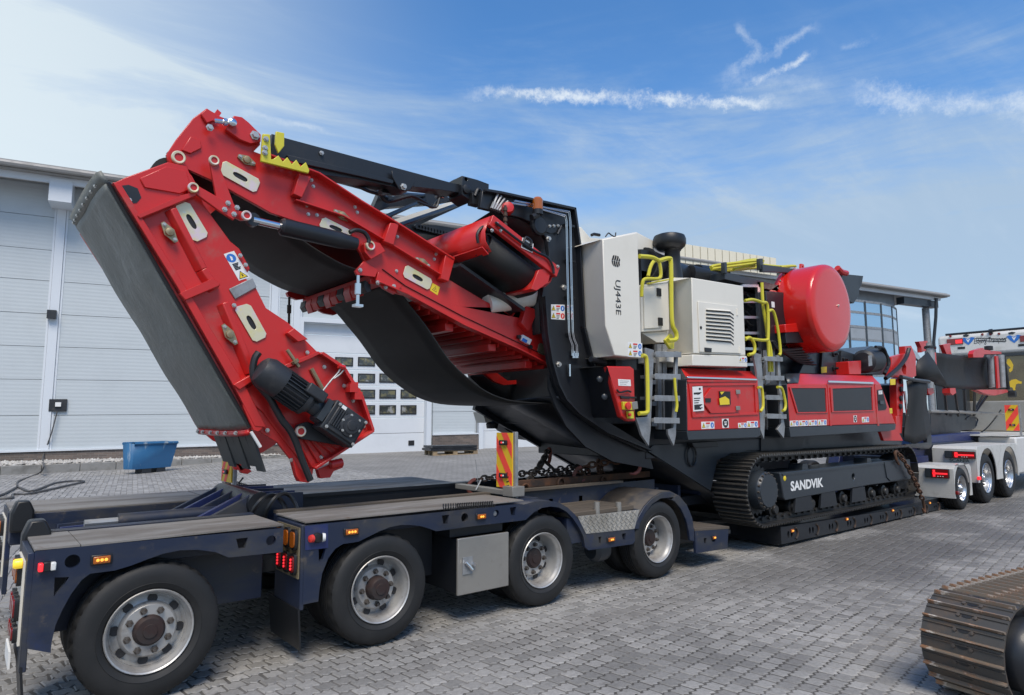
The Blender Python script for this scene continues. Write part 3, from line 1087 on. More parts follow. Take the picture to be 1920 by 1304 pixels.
for i in range(3600):
    s = RNG.uniform(-11, kl + 0.6)
    nn = RNG.uniform(0.16, max(0.5, wall_n - 0.15 + (s * (FD @ kn))))
    r = RNG.uniform(0.03, 0.085)
    c = kb0 + kd * s + kn * nn + np.array([0, 0, 0.235 + RNG.uniform(-0.02, 0.03)])
    vs = [(r * RNG.uniform(.7, 1.2), 0, 0), (-r * RNG.uniform(.7, 1.2), 0, 0), (0, r * RNG.uniform(.7, 1.2), 0), (0, -r * RNG.uniform(.7, 1.2), 0), (0, 0, r * .8), (0, 0, -r * .6)]
    gr.add([np.array(v) + c for v in vs], [(0, 2, 4), (2, 1, 4), (1, 3, 4), (3, 0, 4), (2, 0, 5), (1, 2, 5), (3, 1, 5), (0, 3, 5)])
GRAVEL = mat('pale_gravel', (0.40, 0.38, 0.35), 0.85, mix=[((0.55, 0.54, 0.51), 3.0, 0.4, 0.7), ((0.22, 0.21, 0.2), 5.0, 0.55, 0.75)])
gb = MB()
a, b_ = kb0 + kd * -12, kb0 + kd * (kl + 0.8)
gb.hexa([a + kn * .12 + [0, 0, -.2], b_ + kn * .12 + [0, 0, -.2], b_ + kn * 4 + [0, 0, -.2], a + kn * 6 + [0, 0, -.2], a + kn * .12 + [0, 0, .2], b_ + kn * .12 + [0, 0, .2], b_ + kn * 4 + [0, 0, .22], a + kn * 6 + [0, 0, .22]])
obj('gravel_bed', gb, CONC, kind='structure')
obj('gravel', gr, GRAVEL, smooth=10, kind='stuff')

# ------------------------------------------------------------------ small things in the yard
# blue tipping skip
sk0, sk1 = at('O', 247, 887, z=0.05), at('O', 321, 881, z=0.05)
sx = (sk1 - sk0) / np.linalg.norm(sk1 - sk0)
sy = np.array([-sx[1], sx[0], 0])
Wd = np.linalg.norm(sk1 - sk0)
topz = at('O', 285, 832, y=sk0[1])[2]
skip = thing('skip', 'blue metal waste skip with chipped paint in front of the brick plinth', 'skip', tuple((sk0 + sk1) / 2))
b0 = [sk0, sk0 + sx * (Wd - 0.04), sk0 + sx * (Wd - 0.04) + sy * 0.34, sk0 + sy * 0.34]
t0 = [sk0 - sx * 0.02 - sy * 0.06, sk0 + sx * (Wd + 0.12) - sy * 0.06, sk0 + sx * (Wd + 0.12) + sy * 0.42, sk0 + sx * .0 + sy * 0.42]
b0 = [p + [0, 0, 0.1] for p in b0]
t0 = [np.array([p[0], p[1], topz]) for p in t0]
p = MB()
p.add(b0 + t0, [(3, 2, 1, 0), (0, 1, 5, 4), (1, 2, 6, 5), (2, 3, 7, 6), (3, 0, 4, 7)])
obj('body', p, SKIPBLUE, skip, solid=0.03)
p = MB()
p.tube(t0, 0.05, 6, closed=True)
obj('rim', p, SKIPBLUE, skip)
p = MB()
zz = np.array([0, 0, topz - 0.12])
gq = [[t0[0] * [1, 1, 0] + zz + sx * .1 + sx * (Wd) * u + sy * (0.02 + .36 * v) + np.array([0, 0, RNG.uniform(-.03, .12)]) for u in np.linspace(0, 1, 9)] for v in np.linspace(0, 1, 6)]
p.sheet(gq)
obj('waste', p, ASH, skip)
p = MB()
for u in (0.25, 0.62):
    c = sk0 + sx * Wd * u
    p.hexa([c + [0, 0, -0.05], c + sx * .3 + [0, 0, -0.05], c + sx * .3 + sy * .3 + [0, 0, -.05], c + sy * .3 + [0, 0, -.05], c + [0, 0, .1], c + sx * .3 + [0, 0, .1], c + sx * .3 + sy * .3 + [0, 0, .1], c + sy * .3 + [0, 0, .1]])
obj('runner', p, MOTOR, skip)

# pallet with dark boards in front of the brick pier
pc = at('O', 812, 853, z=gz(*at('O', 812, 853, z=0.1)[:2]))
pz = gz(pc[0], pc[1])
pu = np.array([FD[0], FD[1], 0]) / np.linalg.norm(FD[:2])
pv = np.array([-pu[1], pu[0], 0])
pal = thing('pallet', 'wooden pallet carrying a stack of dark boards by the brick pier', 'pallet', tuple(pc))
PW, PD = 1.9, 0.9


def pbox(mb, u0, u1, v0, v1, z0, z1):
    c = np.array([pc[0], pc[1], pz])
    f = lambda u, v, z: c + pu * u + pv * v + np.array([0, 0, z])
    return mb.hexa([f(u0, v0, z0), f(u1, v0, z0), f(u1, v1, z0), f(u0, v1, z0), f(u0, v0, z1), f(u1, v0, z1), f(u1, v1, z1), f(u0, v1, z1)])


for v in (0, 0.38, 0.78):
    p = MB(); pbox(p, 0, PW, v, v + 0.1, -0.02, 0.03); obj('skid', p, PALLETWOOD, pal)
    for u in (0.0, 0.85, PW - 0.18):
        p = MB(); pbox(p, u, u + 0.18, v, v + 0.1, 0.03, 0.14); obj('block', p, PALLETWOOD, pal)
for k in range(5):
    p = MB(); pbox(p, 0, PW, k * 0.19, k * 0.19 + 0.13, 0.14, 0.17); obj('deck_board', p, PALLETWOOD, pal)
bd = thing('board_stack', 'dark flat boards stacked on the pallet by the brick pier', 'boards', tuple(pc + np.array([0, 0, .17])))
for k in range(2):
    p = MB(); pbox(p, -0.1 + 0.06 * k, PW - 0.05, -0.03, PD, 0.172 + k * 0.10, 0.26 + k * 0.10); obj('board', p, BLACK, bd)

# cable trailing from the socket board over the paving
cpts = [fp(ss, sh - 0.2, 0.12), fp(ss - 0.12, 0.9, 0.16), fp(ss - 0.28, 0.15, 0.3)]
for (X, Y) in [(82, 876), (72, 888), (36, 902), (32, 912)]:
    q = at('O', X, Y, z=0.26 if Y < 880 else 0.02)
    cpts.append(q)
p = MB()
p.tube(spline(cpts, 6), 0.022, 6)
cb = obj('power_cable', p, CABLE, loc=tuple(cpts[0]))
cb['label'] = 'grey power cable hanging from the socket board down to the yard'
cb['category'] = 'cable'
cpts = [at('O', X, Y, z=0.03) for X, Y in [(-40, 938), (0, 929), (20, 920), (34, 914), (60, 921), (100, 907), (135, 902), (158, 903), (120, 912), (60, 925), (25, 927), (20, 934), (-40, 936)]]
p = MB()
p.tube(spline(cpts, 6), 0.024, 6)
cb = obj('hose', p, CABLE, loc=tuple(cpts[0]))
cb['label'] = 'dark looped hose lying on the paving at the left edge'
cb['category'] = 'hose'
# ------------------------------------------------------------------ low-loader trailer
YT, YF, DZ = 4.36, 6.95, 0.91
tr = thing('lowloader_trailer', 'worn blue low-loader trailer carrying the red crusher', 'trailer', (4.0, 5.65, 0.0))


def bolt_mesh(name, r, hgt, m):
    b = MB()
    b.lathe((0, 0, 0), (0, -1, 0), [(r * 1.5, 0), (r * 1.5, hgt * .3), (r, hgt * .32), (r * .95, hgt), (0.0005, hgt)], 6)
    me = bpy.data.meshes.new(name)
    me.from_pydata(b.v, [], b.f)
    me.materials.append(m)
    me.update()
    return me


BOLT = bolt_mesh('bolt', 0.016, 0.022, ZINC)
NUTM = bolt_mesh('wheel_nut', 0.017, 0.035, NUT)


def bolt(parent, pos, scale=1.0, rot=None, name='bolt', me=None):
    o = bpy.data.objects.new(name, me or BOLT)
    COL.objects.link(o)
    o.parent = parent
    o.location = Vector(np.array(pos) - wl(parent))
    o.scale = (scale * .82,) * 3
    if rot is not None:
        o.rotation_euler = rot
    return o


def tyre_prof(Rt, wd, groove=True):
    p = [(0.60 * Rt, 0.045), (0.612 * Rt, 0.022), (0.66 * Rt, 0.008), (0.70 * Rt, 0.0), (0.705 * Rt, 0.003), (0.80 * Rt, 0.0), (0.88 * Rt, 0.005), (0.93 * Rt, 0.014), (0.962 * Rt, 0.024), (0.968 * Rt, 0.03), (0.992 * Rt, 0.046), (Rt, 0.062)]
    if groove:
        for c in np.linspace(0.085, wd - 0.085, 4):
            p += [(Rt, c - 0.007), (Rt - 0.013, c - 0.004), (Rt - 0.013, c + 0.004), (Rt, c + 0.007)]
    p += [(Rt, wd - 0.062), (0.968 * Rt, wd - 0.03), (0.93 * Rt, wd - 0.014), (0.80 * Rt, wd), (0.66 * Rt, wd - .008), (0.60 * Rt, wd - 0.045)]
    return p


def make_wheel(parent, cx, cz, yf, Rt, wd, disc=0.10, dual=True, rim_m=None, hubm=None, hub_out=0.05, n=72):
    """wheel (steel) with sub-parts tyre, hub, wheel_nut"""
    rr = 0.60 * Rt
    o = np.array([cx, yf, cz])
    b = MB()
    b.lathe(o, (0, 1, 0), [(rr * 0.985, 0.030), (rr * 1.01, 0.016), (rr * 0.99, 0.010), (rr * 0.955, 0.016), (rr * 0.94, 0.034), (rr * 0.90, 0.045), (rr * 0.875, 0.075), (rr * 0.855, disc + 0.02), (rr * 0.80, disc + 0.05), (rr * 0.68, disc + 0.035), (rr * 0.62, disc + 0.004), (rr * 0.60, disc), (rr * 0.36, disc), (rr * 0.35, disc + 0.03)], 48)
    wh_ = obj('wheel', b, rim_m or RIM, parent, smooth=30, loc=tuple(o))
    t = MB()
    t.lathe(o, (0, 1, 0), tyre_prof(Rt, wd), n, mod=lambda ri, j, r: r - (0.013 if (ri in (9, 10, 11) and j % 3 == 0) else 0))
    # bulge on the ground
    t.v = [(x, y, max(z, 0.002)) for x, y, z in t.v]
    obj('tyre', t, TYRE, wh_, smooth=40)
    if dual:
        t = MB()
        t.lathe(o + [0, wd + 0.05, 0], (0, 1, 0), tyre_prof(Rt, wd), 48)
        t.v = [(x, y, max(z, 0.002)) for x, y, z in t.v]
        obj('tyre', t, TYRE, wh_, smooth=40)
    h = MB()
    ho = disc - hub_out
    h.lathe(o, (0, 1, 0), [(0.0005, ho - 0.004), (rr * 0.16, ho - 0.004), (rr * 0.17, ho + 0.002), (rr * 0.30, ho + 0.004), (rr * 0.34, ho + 0.016), (rr * 0.365, disc - 0.01), (rr * 0.38, disc + 0.01)], 28)
    obj('hub', h, hubm or HUB, wh_)
    ph = RNG.uniform(0, 1)
    for k in range(8):
        a = 2 * math.pi * (k + ph) / 8
        bolt(wh_, o + [rr * 0.50 * math.cos(a), disc, rr * 0.50 * math.sin(a)], 1.0, name='wheel_nut', me=NUTM)
        a2 = a + math.pi / 8
        hh = MB()
        c = o + np.array([rr * 0.735 * math.cos(a2), disc + 0.037, rr * 0.735 * math.sin(a2)])
        hh.lathe(c, (0, -1, 0), [(0.027, 0), (0.027, 0.006), (0.0005, 0.004)], 12)
        obj('hand_hole', hh, INK, wh_)
    return wh_


WX = [at('O', 283, 1185, y=YT), at('O', 717, 1110, y=YT), at('O', 1020, 1053, y=YT), at('O', 1237, 1015, y=YT)]
AX = [w_[0] for w_ in WX]
for i, ax in enumerate(AX):
    make_wheel(tr, ax, 0.388, YT, 0.388, 0.25, disc=0.052 if i == 0 else (0.095 if i == 1 else 0.135), hub_out=0.035 if i == 0 else (0.075 if i == 1 else 0.03), n=96 if i == 0 else 72)
    # wheels of the far side, seen through the gaps
    t = MB()
    t.lathe((ax, YF - 0.55, 0.388), (0, 1, 0), tyre_prof(0.388, 0.25), 40)
    t.lathe((ax, YF - 0.26, 0.388), (0, 1, 0), tyre_prof(0.388, 0.25), 40)
    obj('tyre', t, TYRE, tr)
    p = MB()
    p.cyl((ax, YT + 0.5, 0.40), (ax, YF - 0.5, 0.40), 0.075, 12)
    p.cyl((ax, YT + 0.55, 0.40), (ax, YT + 0.75, 0.40), 0.20, 16)
    obj('axle', p, MOTOR, tr)
    p = MB()
    p.cyl((ax + 0.25, YT + 0.75, 0.36), (ax + 0.25, YT + 0.75, 0.78), 0.11, 14)
    obj('air_bag', p, PLASTIC, tr)


def hole_c(k, X, Y, r, y=YT, n=20):
    c = at(k, X, Y, y=y)
    return ring(c, r, n)


def trap(k, X, Y, w_, h, y=YT):
    c = at(k, X, Y, y=y)
    return [c + [-w_, 0, h], c + [w_, 0, h], c + [w_ * .55, 0, -h], c + [-w_ * .55, 0, -h]]


# --- rear axle section
sk1_ = Q('I', [(203, 470), (1635, 340), (1630, 478), (1320, 510), (1240, 478), (1140, 465), (1040, 468), (940, 488), (850, 520), (760, 555), (660, 585), (520, 603), (470, 640), (410, 720), (360, 810), (320, 900), (298, 1000), (292, 1060), (150, 1035)], y=YT)
holes = [hole_c('I', 418, 532, .036), hole_c('I', 1563, 412, .032), trap('I', 1395, 428, .036, .032), Q('I', [(315, 625), (400, 622), (375, 660), (310, 735)], y=YT)]
p = MB()
p.prism(sk1_, (0, 0.035, 0), holes)
obj('side_skirt', p, BLUE, tr)
xr0, xr1 = sk1_[0][0], sk1_[1][0]
p = MB()
p.box(xr0 + .01, xr1, YT + 0.16, YT + 0.58, DZ - 0.16, DZ - 0.005)
p.box(xr0 + .08, xr1 - .02, YT + 0.30, YT + 0.34, 0.40, DZ - 0.16)
obj('frame', p, BLUE, tr, bevel=0.006)
p = MB()
p.box(xr0 - 0.004, xr0 + 0.20, YT, YT + 0.56, DZ, DZ + 0.012)
p.box(xr0 + 0.205, xr1, YT, YT + 0.56, DZ, DZ + 0.010)
obj('deck_plate', p, DECK, tr)
p = MB()
p.box(xr0 + 0.12, xr1, YT + 0.575, YT + 0.65, DZ - 0.10, DZ + 0.02)
obj('deck_rail', p, BLUE, tr, bevel=0.004)
fy0 = 6.12
p = MB()
p.box(xr0 - 0.02, xr1 + 0.03, fy0, YF, DZ - 0.22, DZ)
obj('frame', p, BLUE, tr, bevel=0.006)
p = MB()
p.box(xr0 - 0.02, xr1 + 0.03, fy0, YF, DZ + .001, DZ + 0.012)
obj('deck_plate', p, DECK, tr)
# channel between: ram, sloping forked arms
for k, yy in enumerate((5.15, 5.32, 5.56, 5.80, 5.98)):
    p = MB()
    x0_, x1_ = xr0 + 0.25, xr1 - 0.35
    pts = [(x0_, yy, DZ - 0.30), (xr1 + 0.45, yy, DZ - 0.30), (xr1 + 0.45, yy, DZ + 0.12), (xr1 + 0.05, yy, DZ + 0.13), (x1_, yy, DZ - 0.06), (x0_, yy, DZ - 0.08)]
    p.prism(pts, (0, 0.035, 0))
    obj('fork_arm', p, BLUE2 if k % 2 else BLUE, tr, bevel=0.004)
p = MB()
p.box(xr0 + 0.3, xr1 + 0.4, 4.95, 6.1, 0.50, DZ - 0.32)
obj('cross_frame', p, BLACK, tr)
p = MB()
p.cyl((xr0 + 0.55, 5.45, DZ - 0.02), (xr1, 5.45, DZ - 0.02), 0.05, 12)
p.cyl((xr0 + 0.35, 5.45, DZ - 0.02), (xr0 + 0.55, 5.45, DZ - 0.02), 0.025, 10, m=1)
obj('steering_ram', p, [BLUE, GALV], tr)
p = MB()
p.cyl((xr1 + 0.10, 5.10, DZ + 0.06), (xr1 + 0.10, 6.05, DZ + 0.06), 0.09, 16)
obj('hinge_pin', p, BLACK, tr)
for yy in (YT + 0.47, 6.02):
    p = MB()
    c = np.array([xr0 + 0.02, yy, 0])
    q = [(xr0 - 0.03, yy, DZ - .12), (xr0 + 0.11, yy, DZ - .12), (xr0 + 0.11, yy, DZ + 0.03), (xr0 + .08, yy, DZ + .10), (xr0, yy, DZ + 0.10), (xr0 - .03, yy, DZ + .02)]
    p.prism(q, (0, 0.13, 0))
    obj('rubber_buffer', p, PLASTIC, tr, bevel=0.015)


# rear end lamps panels
def lamp(parent, c, ax, w_, h, m, name='lamp', frame=PLASTIC, depth=0.02):
    """small oval lamp: frame with a lens proud of it; ax is the outward normal"""
    ax = np.array(ax, float)
    up = np.array([0, 0, 1.0])
    rt = np.cross(up, ax)
    def oval(a, b, d):
        return [np.array(c) + rt * (a * (1 if abs(math.cos(t)) ** 1 else 1) * np.sign(math.cos(t)) * abs(math.cos(t)) ** .5) + up * (b * np.sign(math.sin(t)) * abs(math.sin(t)) ** .5) + ax * d for t in [2 * math.pi * (i + .5) / 16 for i in range(16)]]
    b = MB()
    b.prism(oval(w_, h, 0.0), ax * depth)
    o = obj(name, b, frame, parent)
    b = MB()
    b.prism(oval(w_ * .82, h * .74, depth), ax * 0.008)
    obj('lens', b, m, o)
    return o


def led(parent, c, ax, n, gap, m, vertical=True):
    ax = np.array(ax, float)
    b = MB()
    for k in range(n):
        d = (k - (n - 1) / 2) * gap
        cc = np.array(c) + (np.array([0, 0, d]) if vertical else np.cross([0, 0, 1.0], ax) * d)
        b.lathe(cc, ax, [(0.009, 0), (0.007, 0.006), (0.0005, 0.008)], 8)
    return obj('light_diode', b, m, parent)


for (y0, y1) in ((YT, YT + 0.50), (6.35, YF)):
    p = MB()
    p.box(xr0 - 0.03, xr0 + 0.0, y0 + 0.003, y1, 0.30, DZ - 0.008)
    rp = obj('rear_panel', p, BLUE, tr, bevel=0.004)
    p = MB()
    p.box(xr0 - 0.042, xr0 - 0.031, y0 + 0.07, y1 - 0.08, 0.42, DZ - 0.06)
    lp = obj('lamp_panel', p, CREAM, tr)
    for k in range(3):
        yy = y0 + 0.14 + k * (y1 - y0 - 0.25) / 2.4
        for zz, mm in ((0.78, AMBER), (0.60, REDLENS), (0.47, REDLENS)):
            lamp(lp, (xr0 - 0.043, yy, zz), (-1, 0, 0), 0.036, 0.065 if zz != .47 else .045, mm)
p = MB()
p.lathe((xr0 - 0.045, YT + 0.09, 0.84), (-1, 0, 0), [(0.026, 0), (0.026, 0.03), (0.02, 0.04), (0.0005, 0.042)], 16)
obj('marker_lamp', p, YELLIT, tr)
# outline lamp on the skirt: red to the rear, white to the front
c = at('I', 262, 560, y=YT)
p = MB()
p.box(c[0] - 0.012, c[0] + 0.02, YT - 0.035, YT, c[2] - 0.022, c[2] + 0.025)
ol = obj('outline_lamp', p, PLASTIC, tr, bevel=0.004)
p = MB()
p.box(c[0] - 0.034, c[0] - 0.012, YT - 0.045, YT - 0.004, c[2] - 0.02, c[2] + 0.022)
obj('red_lens', p, REDLIT, ol, bevel=0.005)
p = MB()
p.box(c[0] + 0.02, c[0] + 0.044, YT - 0.045, YT - 0.004, c[2] - 0.02, c[2] + 0.022)
obj('white_lens', p, CLEAR, ol, bevel=0.005)


def side_lamp(parent, k, X, Y, w_=0.06, h=0.026, y=YT, n=3):
    c = at(k, X, Y, y=y)
    b = MB()
    b.box(c[0] - w_, c[0] + w_, y - 0.012, y - 0.001, c[2] - h, c[2] + h)
    o = obj('side_lamp', b, PLASTIC, parent, bevel=0.006)
    b = MB()
    b.box(c[0] - w_ * .8, c[0] + w_ * .8, y - 0.024, y - 0.012, c[2] - h * .72, c[2] + h * .72)
    obj('lens', b, AMBER, o, bevel=0.005)
    led(o, (c[0], y - 0.024, c[2]), (0, -1, 0), n, w_ * .38, AMBERLIT, False)
    return o


side_lamp(tr, 'I', 585, 520, 0.052, 0.028)
# number plate and mudflap
p = MB()
p.box(xr0 - 0.07, xr0 - 0.06, YT + 0.16, YT + 0.44, 0.285, 0.375)
pt_ = obj('number_plate', p, WHITE, tr)
p = MB()
p.hexa([(xr0 + 0.0, YT + .02, 0.05), (xr0 + .012, YT + .02, 0.05), (xr0 + .012, YT + 0.36, 0.05), (xr0, YT + .36, 0.05), (xr0 - .03, YT, 0.33), (xr0 - .018, YT, 0.33), (xr0 - .018, YT + .36, 0.33), (xr0 - .03, YT + .36, 0.33)])
obj('mudflap', p, PLASTIC, tr)
p = MB()
p.tube(spline([(xr1 + 0.14 + 0.13 * math.cos(t), 5.02 + 0.05 * math.sin(2 * t), DZ - 0.0 + 0.13 * math.sin(t)) for t in np.linspace(0, 6.6, 14)], 3), 0.018, 6)
p.tube(spline([(xr1 + 0.22 + 0.12 * math.cos(t), 4.98 + 0.04 * math.sin(2 * t), DZ + 0.0 + 0.14 * math.sin(t)) for t in np.linspace(0.5, 7.0, 14)], 3), 0.016, 6)
obj('brake_hose', p, PLASTIC, tr)

# --- middle section: skirt with arch over the second axle, running into the fender of the third
sk2 = Q('J', [(315, 430), (1000, 365), (1400, 322), (1690, 292)], y=YT)
sk2 += Q('K', [(430, 437), (520, 413), (590, 412), (650, 424), (700, 452), (748, 498), (790, 560), (818, 622), (1130, 590), (1135, 665), (1120, 688), (835, 728), (812, 705), (802, 640), (776, 585), (735, 522), (692, 478), (645, 452), (590, 446), (535, 455), (485, 482), (430, 533)], y=YT)
sk2 += Q('J', [(1700, 400), (1400, 435), (1160, 468), (1110, 450), (1060, 435), (1000, 428), (930, 428), (860, 442), (790, 470), (720, 505), (660, 535), (560, 550), (510, 580), (465, 640), (425, 740), (408, 840), (400, 920), (300, 940)], y=YT)
holes = [trap('J', 1218, 393, .034, .034), hole_c('J', 1342, 380, .034), hole_c('J', 1545, 355, .030), trap('J', 1652, 340, .034, .034), Q('J', [(402, 578), (452, 568), (430, 650), (404, 665)], y=YT), trap('K', 908, 662, .02, .03), trap('K', 1063, 640, .03, .03)]
p = MB()
p.prism(sk2, (0, 0.035, 0), holes)
obj('side_skirt', p, BLUE, tr)
x0m = sk2[0][0]
x1m = at('J', 1690, 292, y=YT)[0]
c0, c1 = at('J', 313, 432, y=YT), at('J', 462, 416, y=YT)
d0, d1 = at('J', 463, 575, y=YT), at('J', 316, 590, y=YT)
p = MB()
p.prism([c0 + [0, -.004, -.004], c1 + [0, -.004, -.004], d0 + [0, -.004, 0], d1 + [0, -.004, 0]], (0, 0.003, 0))
obj('paint_patch', p, BLUE2, tr)
side_lamp(tr, 'J', 610, 470, 0.058, 0.026)
side_lamp(tr, 'J', 1443, 372, 0.052, 0.026, n=2)
side_lamp(tr, 'K', 975, 657, 0.055, 0.026, n=2)
c = at('J', 372, 510, y=YT)
p = MB()
p.lathe(c + [0.02, -0.002, 0], (0, -1, 0), [(0.034, 0), (0.034, 0.02), (0.028, 0.03), (0.0005, 0.032)], 16)
ol = obj('outline_lamp', p, PLASTIC, tr)
p = MB()
p.lathe(c + [-0.018, -0.022, 0], (-1, -.3, 0), [(0.026, 0), (0.023, 0.02), (0.0005, 0.026)], 14)
obj('red_lens', p, SIGNRED, ol)
p = MB()
p.lathe(c + [0.05, -0.022, 0], (1, -.3, 0), [(0.030, 0), (0.026, 0.02), (0.0005, 0.024)], 14)
obj('white_lens', p, CLEAR, ol)
c = at('J', 1545, 355, y=YT)
p = MB()
p.lathe(c + [0, 0.03, 0], (0, -1, 0), [(0.028, 0), (0.02, 0.012), (0.0005, 0.016)], 14)
obj('hose_coupling', p, GALV, tr)
# rear face with lamps
p = MB()
p.box(x0m - 0.02, x0m + 0.01, YT + 0.003, YT + 0.46, DZ - 0.56, DZ - 0.01)
rp = obj('rear_panel', p, BLUE, tr, bevel=0.004)
p = MB()
p.box(x0m - 0.03, x0m - 0.021, YT + 0.02, YT + 0.42, DZ - 0.36, DZ - 0.03)
lp = obj('lamp_panel', p, BRASSY, tr)
for k in range(3):
    yy = YT + 0.075 + k * 0.12
    lamp(lp, (x0m - 0.031, yy, DZ - 0.11), (-1, 0, 0), 0.045, 0.068, AMBER)
    lo_ = lamp(lp, (x0m - 0.031, yy, DZ - 0.27), (-1, 0, 0), 0.042, 0.07, REDLENS)
    led(lo_, (x0m - 0.06, yy, DZ - 0.27), (-1, 0, 0), 4, 0.02, REDLIT)
p = MB()
p.hexa([(x0m + .0, YT + .02, 0.09), (x0m + .012, YT + .02, 0.09), (x0m + .012, YT + 0.55, 0.09), (x0m, YT + .55, 0.09), (x0m - .03, YT, 0.36), (x0m - .018, YT, 0.36), (x0m - .018, YT + .55, 0.36), (x0m - .03, YT + .55, 0.36)])
obj('mudflap', p, PLASTIC, tr)
# decks, channel beams and cross members
xe = at('K', 590, 412, y=YT)[0]
p = MB()
p.box(x0m, x1m + 0.05, YT - 0.002, YT + 0.53, DZ + 0.001, DZ + 0.010)
obj('deck_plate', p, DECK, tr)
p = MB()
p.box(x0m + 0.01, xe, YT + 0.16, YT + 0.60, DZ - 0.14, DZ - 0.006)
obj('frame', p, BLUE, tr, bevel=0.005)
p = MB()
p.box(x0m + 0.02, xe + 1.6, YT + 0.55, YT + 0.64, DZ - 0.0, DZ + 0.022)
obj('deck_beam', p, WOOD, tr)
p = MB()
p.box(x0m + 0.02, xe + 2.2, YT + 0.60, YT + 0.63, DZ - 0.22, DZ - 0.001)
obj('deck_beam', p, BLUE, tr)
fy = 5.80
p = MB()
p.box(x0m - 0.1, 8.3, fy, fy + 0.12, DZ, DZ + 0.03)
p.box(x0m - 0.1, 8.3, fy + .02, fy + .06, DZ - 0.28, DZ)
obj('deck_beam', p, BLACK, tr)
p = MB()
DXE = at('O', 800, 903, y=6.6)[0]
p.box(x0m - 0.1, DXE, fy + 0.12, YF, DZ - 0.01, DZ + 0.012)
obj('deck_plate', p, DECK, tr)
p = MB()
p.box(x0m - 0.1, DXE - .05, YF - 0.1, YF, DZ - 0.2, DZ - 0.012)
obj('frame', p, BLUE, tr)
for k in range(14):
    xx = x0m + 0.25 + k * 0.42
    p = MB()
    p.box(xx, xx + 0.05, YT + 0.6, fy + 0.02, DZ - 0.24, DZ - 0.10)
    obj('cross_member', p, BLUE, tr)
p = MB()
p.box(x0m + 0.2, 8.2, YT + 0.66, fy, DZ - 0.36, DZ - 0.25)
obj('channel_floor', p, BLACK, tr)
# fenders: half-cylinder sheets over the third and fourth wheels
c3 = at('K', 600, 730, y=YT)
e4 = Q('K', [(1130, 592), (1155, 515), (1195, 447), (1245, 393), (1305, 358), (1360, 352), (1420, 382), (1470, 440), (1503, 520), (1515, 600), (1516, 672)], y=YT)
i4 = Q('K', [(1488, 665), (1480, 600), (1462, 530), (1430, 462), (1390, 415), (1345, 392), (1300, 396), (1245, 432), (1200, 490), (1168, 555), (1160, 592)], y=YT)
p = MB()
p.prism(e4 + i4, (0, 0.03, 0))
obj('fender_lip', p, BLUE, tr, bevel=0.006)
p = MB()
p.sheet([[q + np.array([0, 0.012, 0.004]) for q in e4], [q + np.array([0, 0.62, 0.004]) for q in e4]])
obj('fender', p, FENDER, tr, solid=0.012)
e3 = Q('K', [(430, 440), (520, 415), (590, 414), (650, 426), (700, 454), (748, 500), (790, 562), (818, 622)], y=YT)
p = MB()
p.sheet([[q + np.array([0, 0.037, 0.0]) for q in e3], [q + np.array([0, 0.60, 0.0]) for q in e3]])
obj('fender', p, BLUE, tr, solid=0.012)
# chequered plate and board-topped box between the last wheels
p = MB()
p.prism(Q('K', [(765, 510), (1162, 466), (1130, 590), (820, 622)], y=YT - .004), (0, 0.006, 0))
cq = obj('chequer_plate', p, CHEQ, tr)
p = MB()
qa, qb, qc, qd = Q('K', [(765, 512), (1160, 468), (1128, 588), (822, 620)], y=YT - 0.005)
for i in range(22):
    for j in range(6):
        u, v = (i + .5 + (.5 if j % 2 else 0)) / 23, (j + .5) / 6
        c = (qa * (1 - u) + qb * u) * (1 - v) + (qd * (1 - u) + qc * u) * v
        a = 0.7 if (i + j) % 2 else -0.7
        dx, dz = 0.017 * math.cos(a), 0.017 * math.sin(a)
        p.hexa([c + [-dx, 0, -dz - .003], c + [dx, 0, dz - .003], c + [dx, 0, dz + .003], c + [-dx, 0, -dz + .003], c + [-dx, -.003, -dz - .002], c + [dx, -.003, dz - .002], c + [dx, -.003, dz + .002], c + [-dx, -.003, -dz + .002]])
obj('chequer_ribs', p, CHEQ, cq, kind='stuff')
xa, xb = at('K', 765, 510, y=YT)[0], at('K', 1160, 468, y=YT)[0]
zt = at('K', 900, 495, y=YT)[2]
for k in range(4):
    y0 = YT + 0.04 + k * 0.145
    p = MB()
    p.box(xa - 0.06 + 0.02 * (k % 2), xb - 0.03, y0, y0 + 0.138, zt - 0.01 + .004 * (k % 2), zt + 0.035)
    obj('board', p, WOOD, tr, bevel=0.006)
for X in (888, 1028):
    c = at('K', X, 475, y=YT + 0.05)
    p = MB()
    p.cyl(c + [0, 0, -0.04], c + [0, 0, 0.085], 0.028, 14)
    obj('stake_socket', p, STEEL, tr)
p = MB()
c = at('K', 855, 740, y=YT + 0.2)
p.tube([c + [-.02, 0, .02], c + [.02, 0, .02], c + [.10, 0, .02], c + [0.16, 0, .02], c + [.19, 0, .02]], [0.08, 0.115, .12, .11, .06], 18)
obj('air_tank', p, SLATE, tr)
p = MB()
p.box(xa - 0.1, xb + .1, YT + 0.04, YT + 0.6, 0.48, zt - 0.012)
obj('frame', p, BLUE, tr)
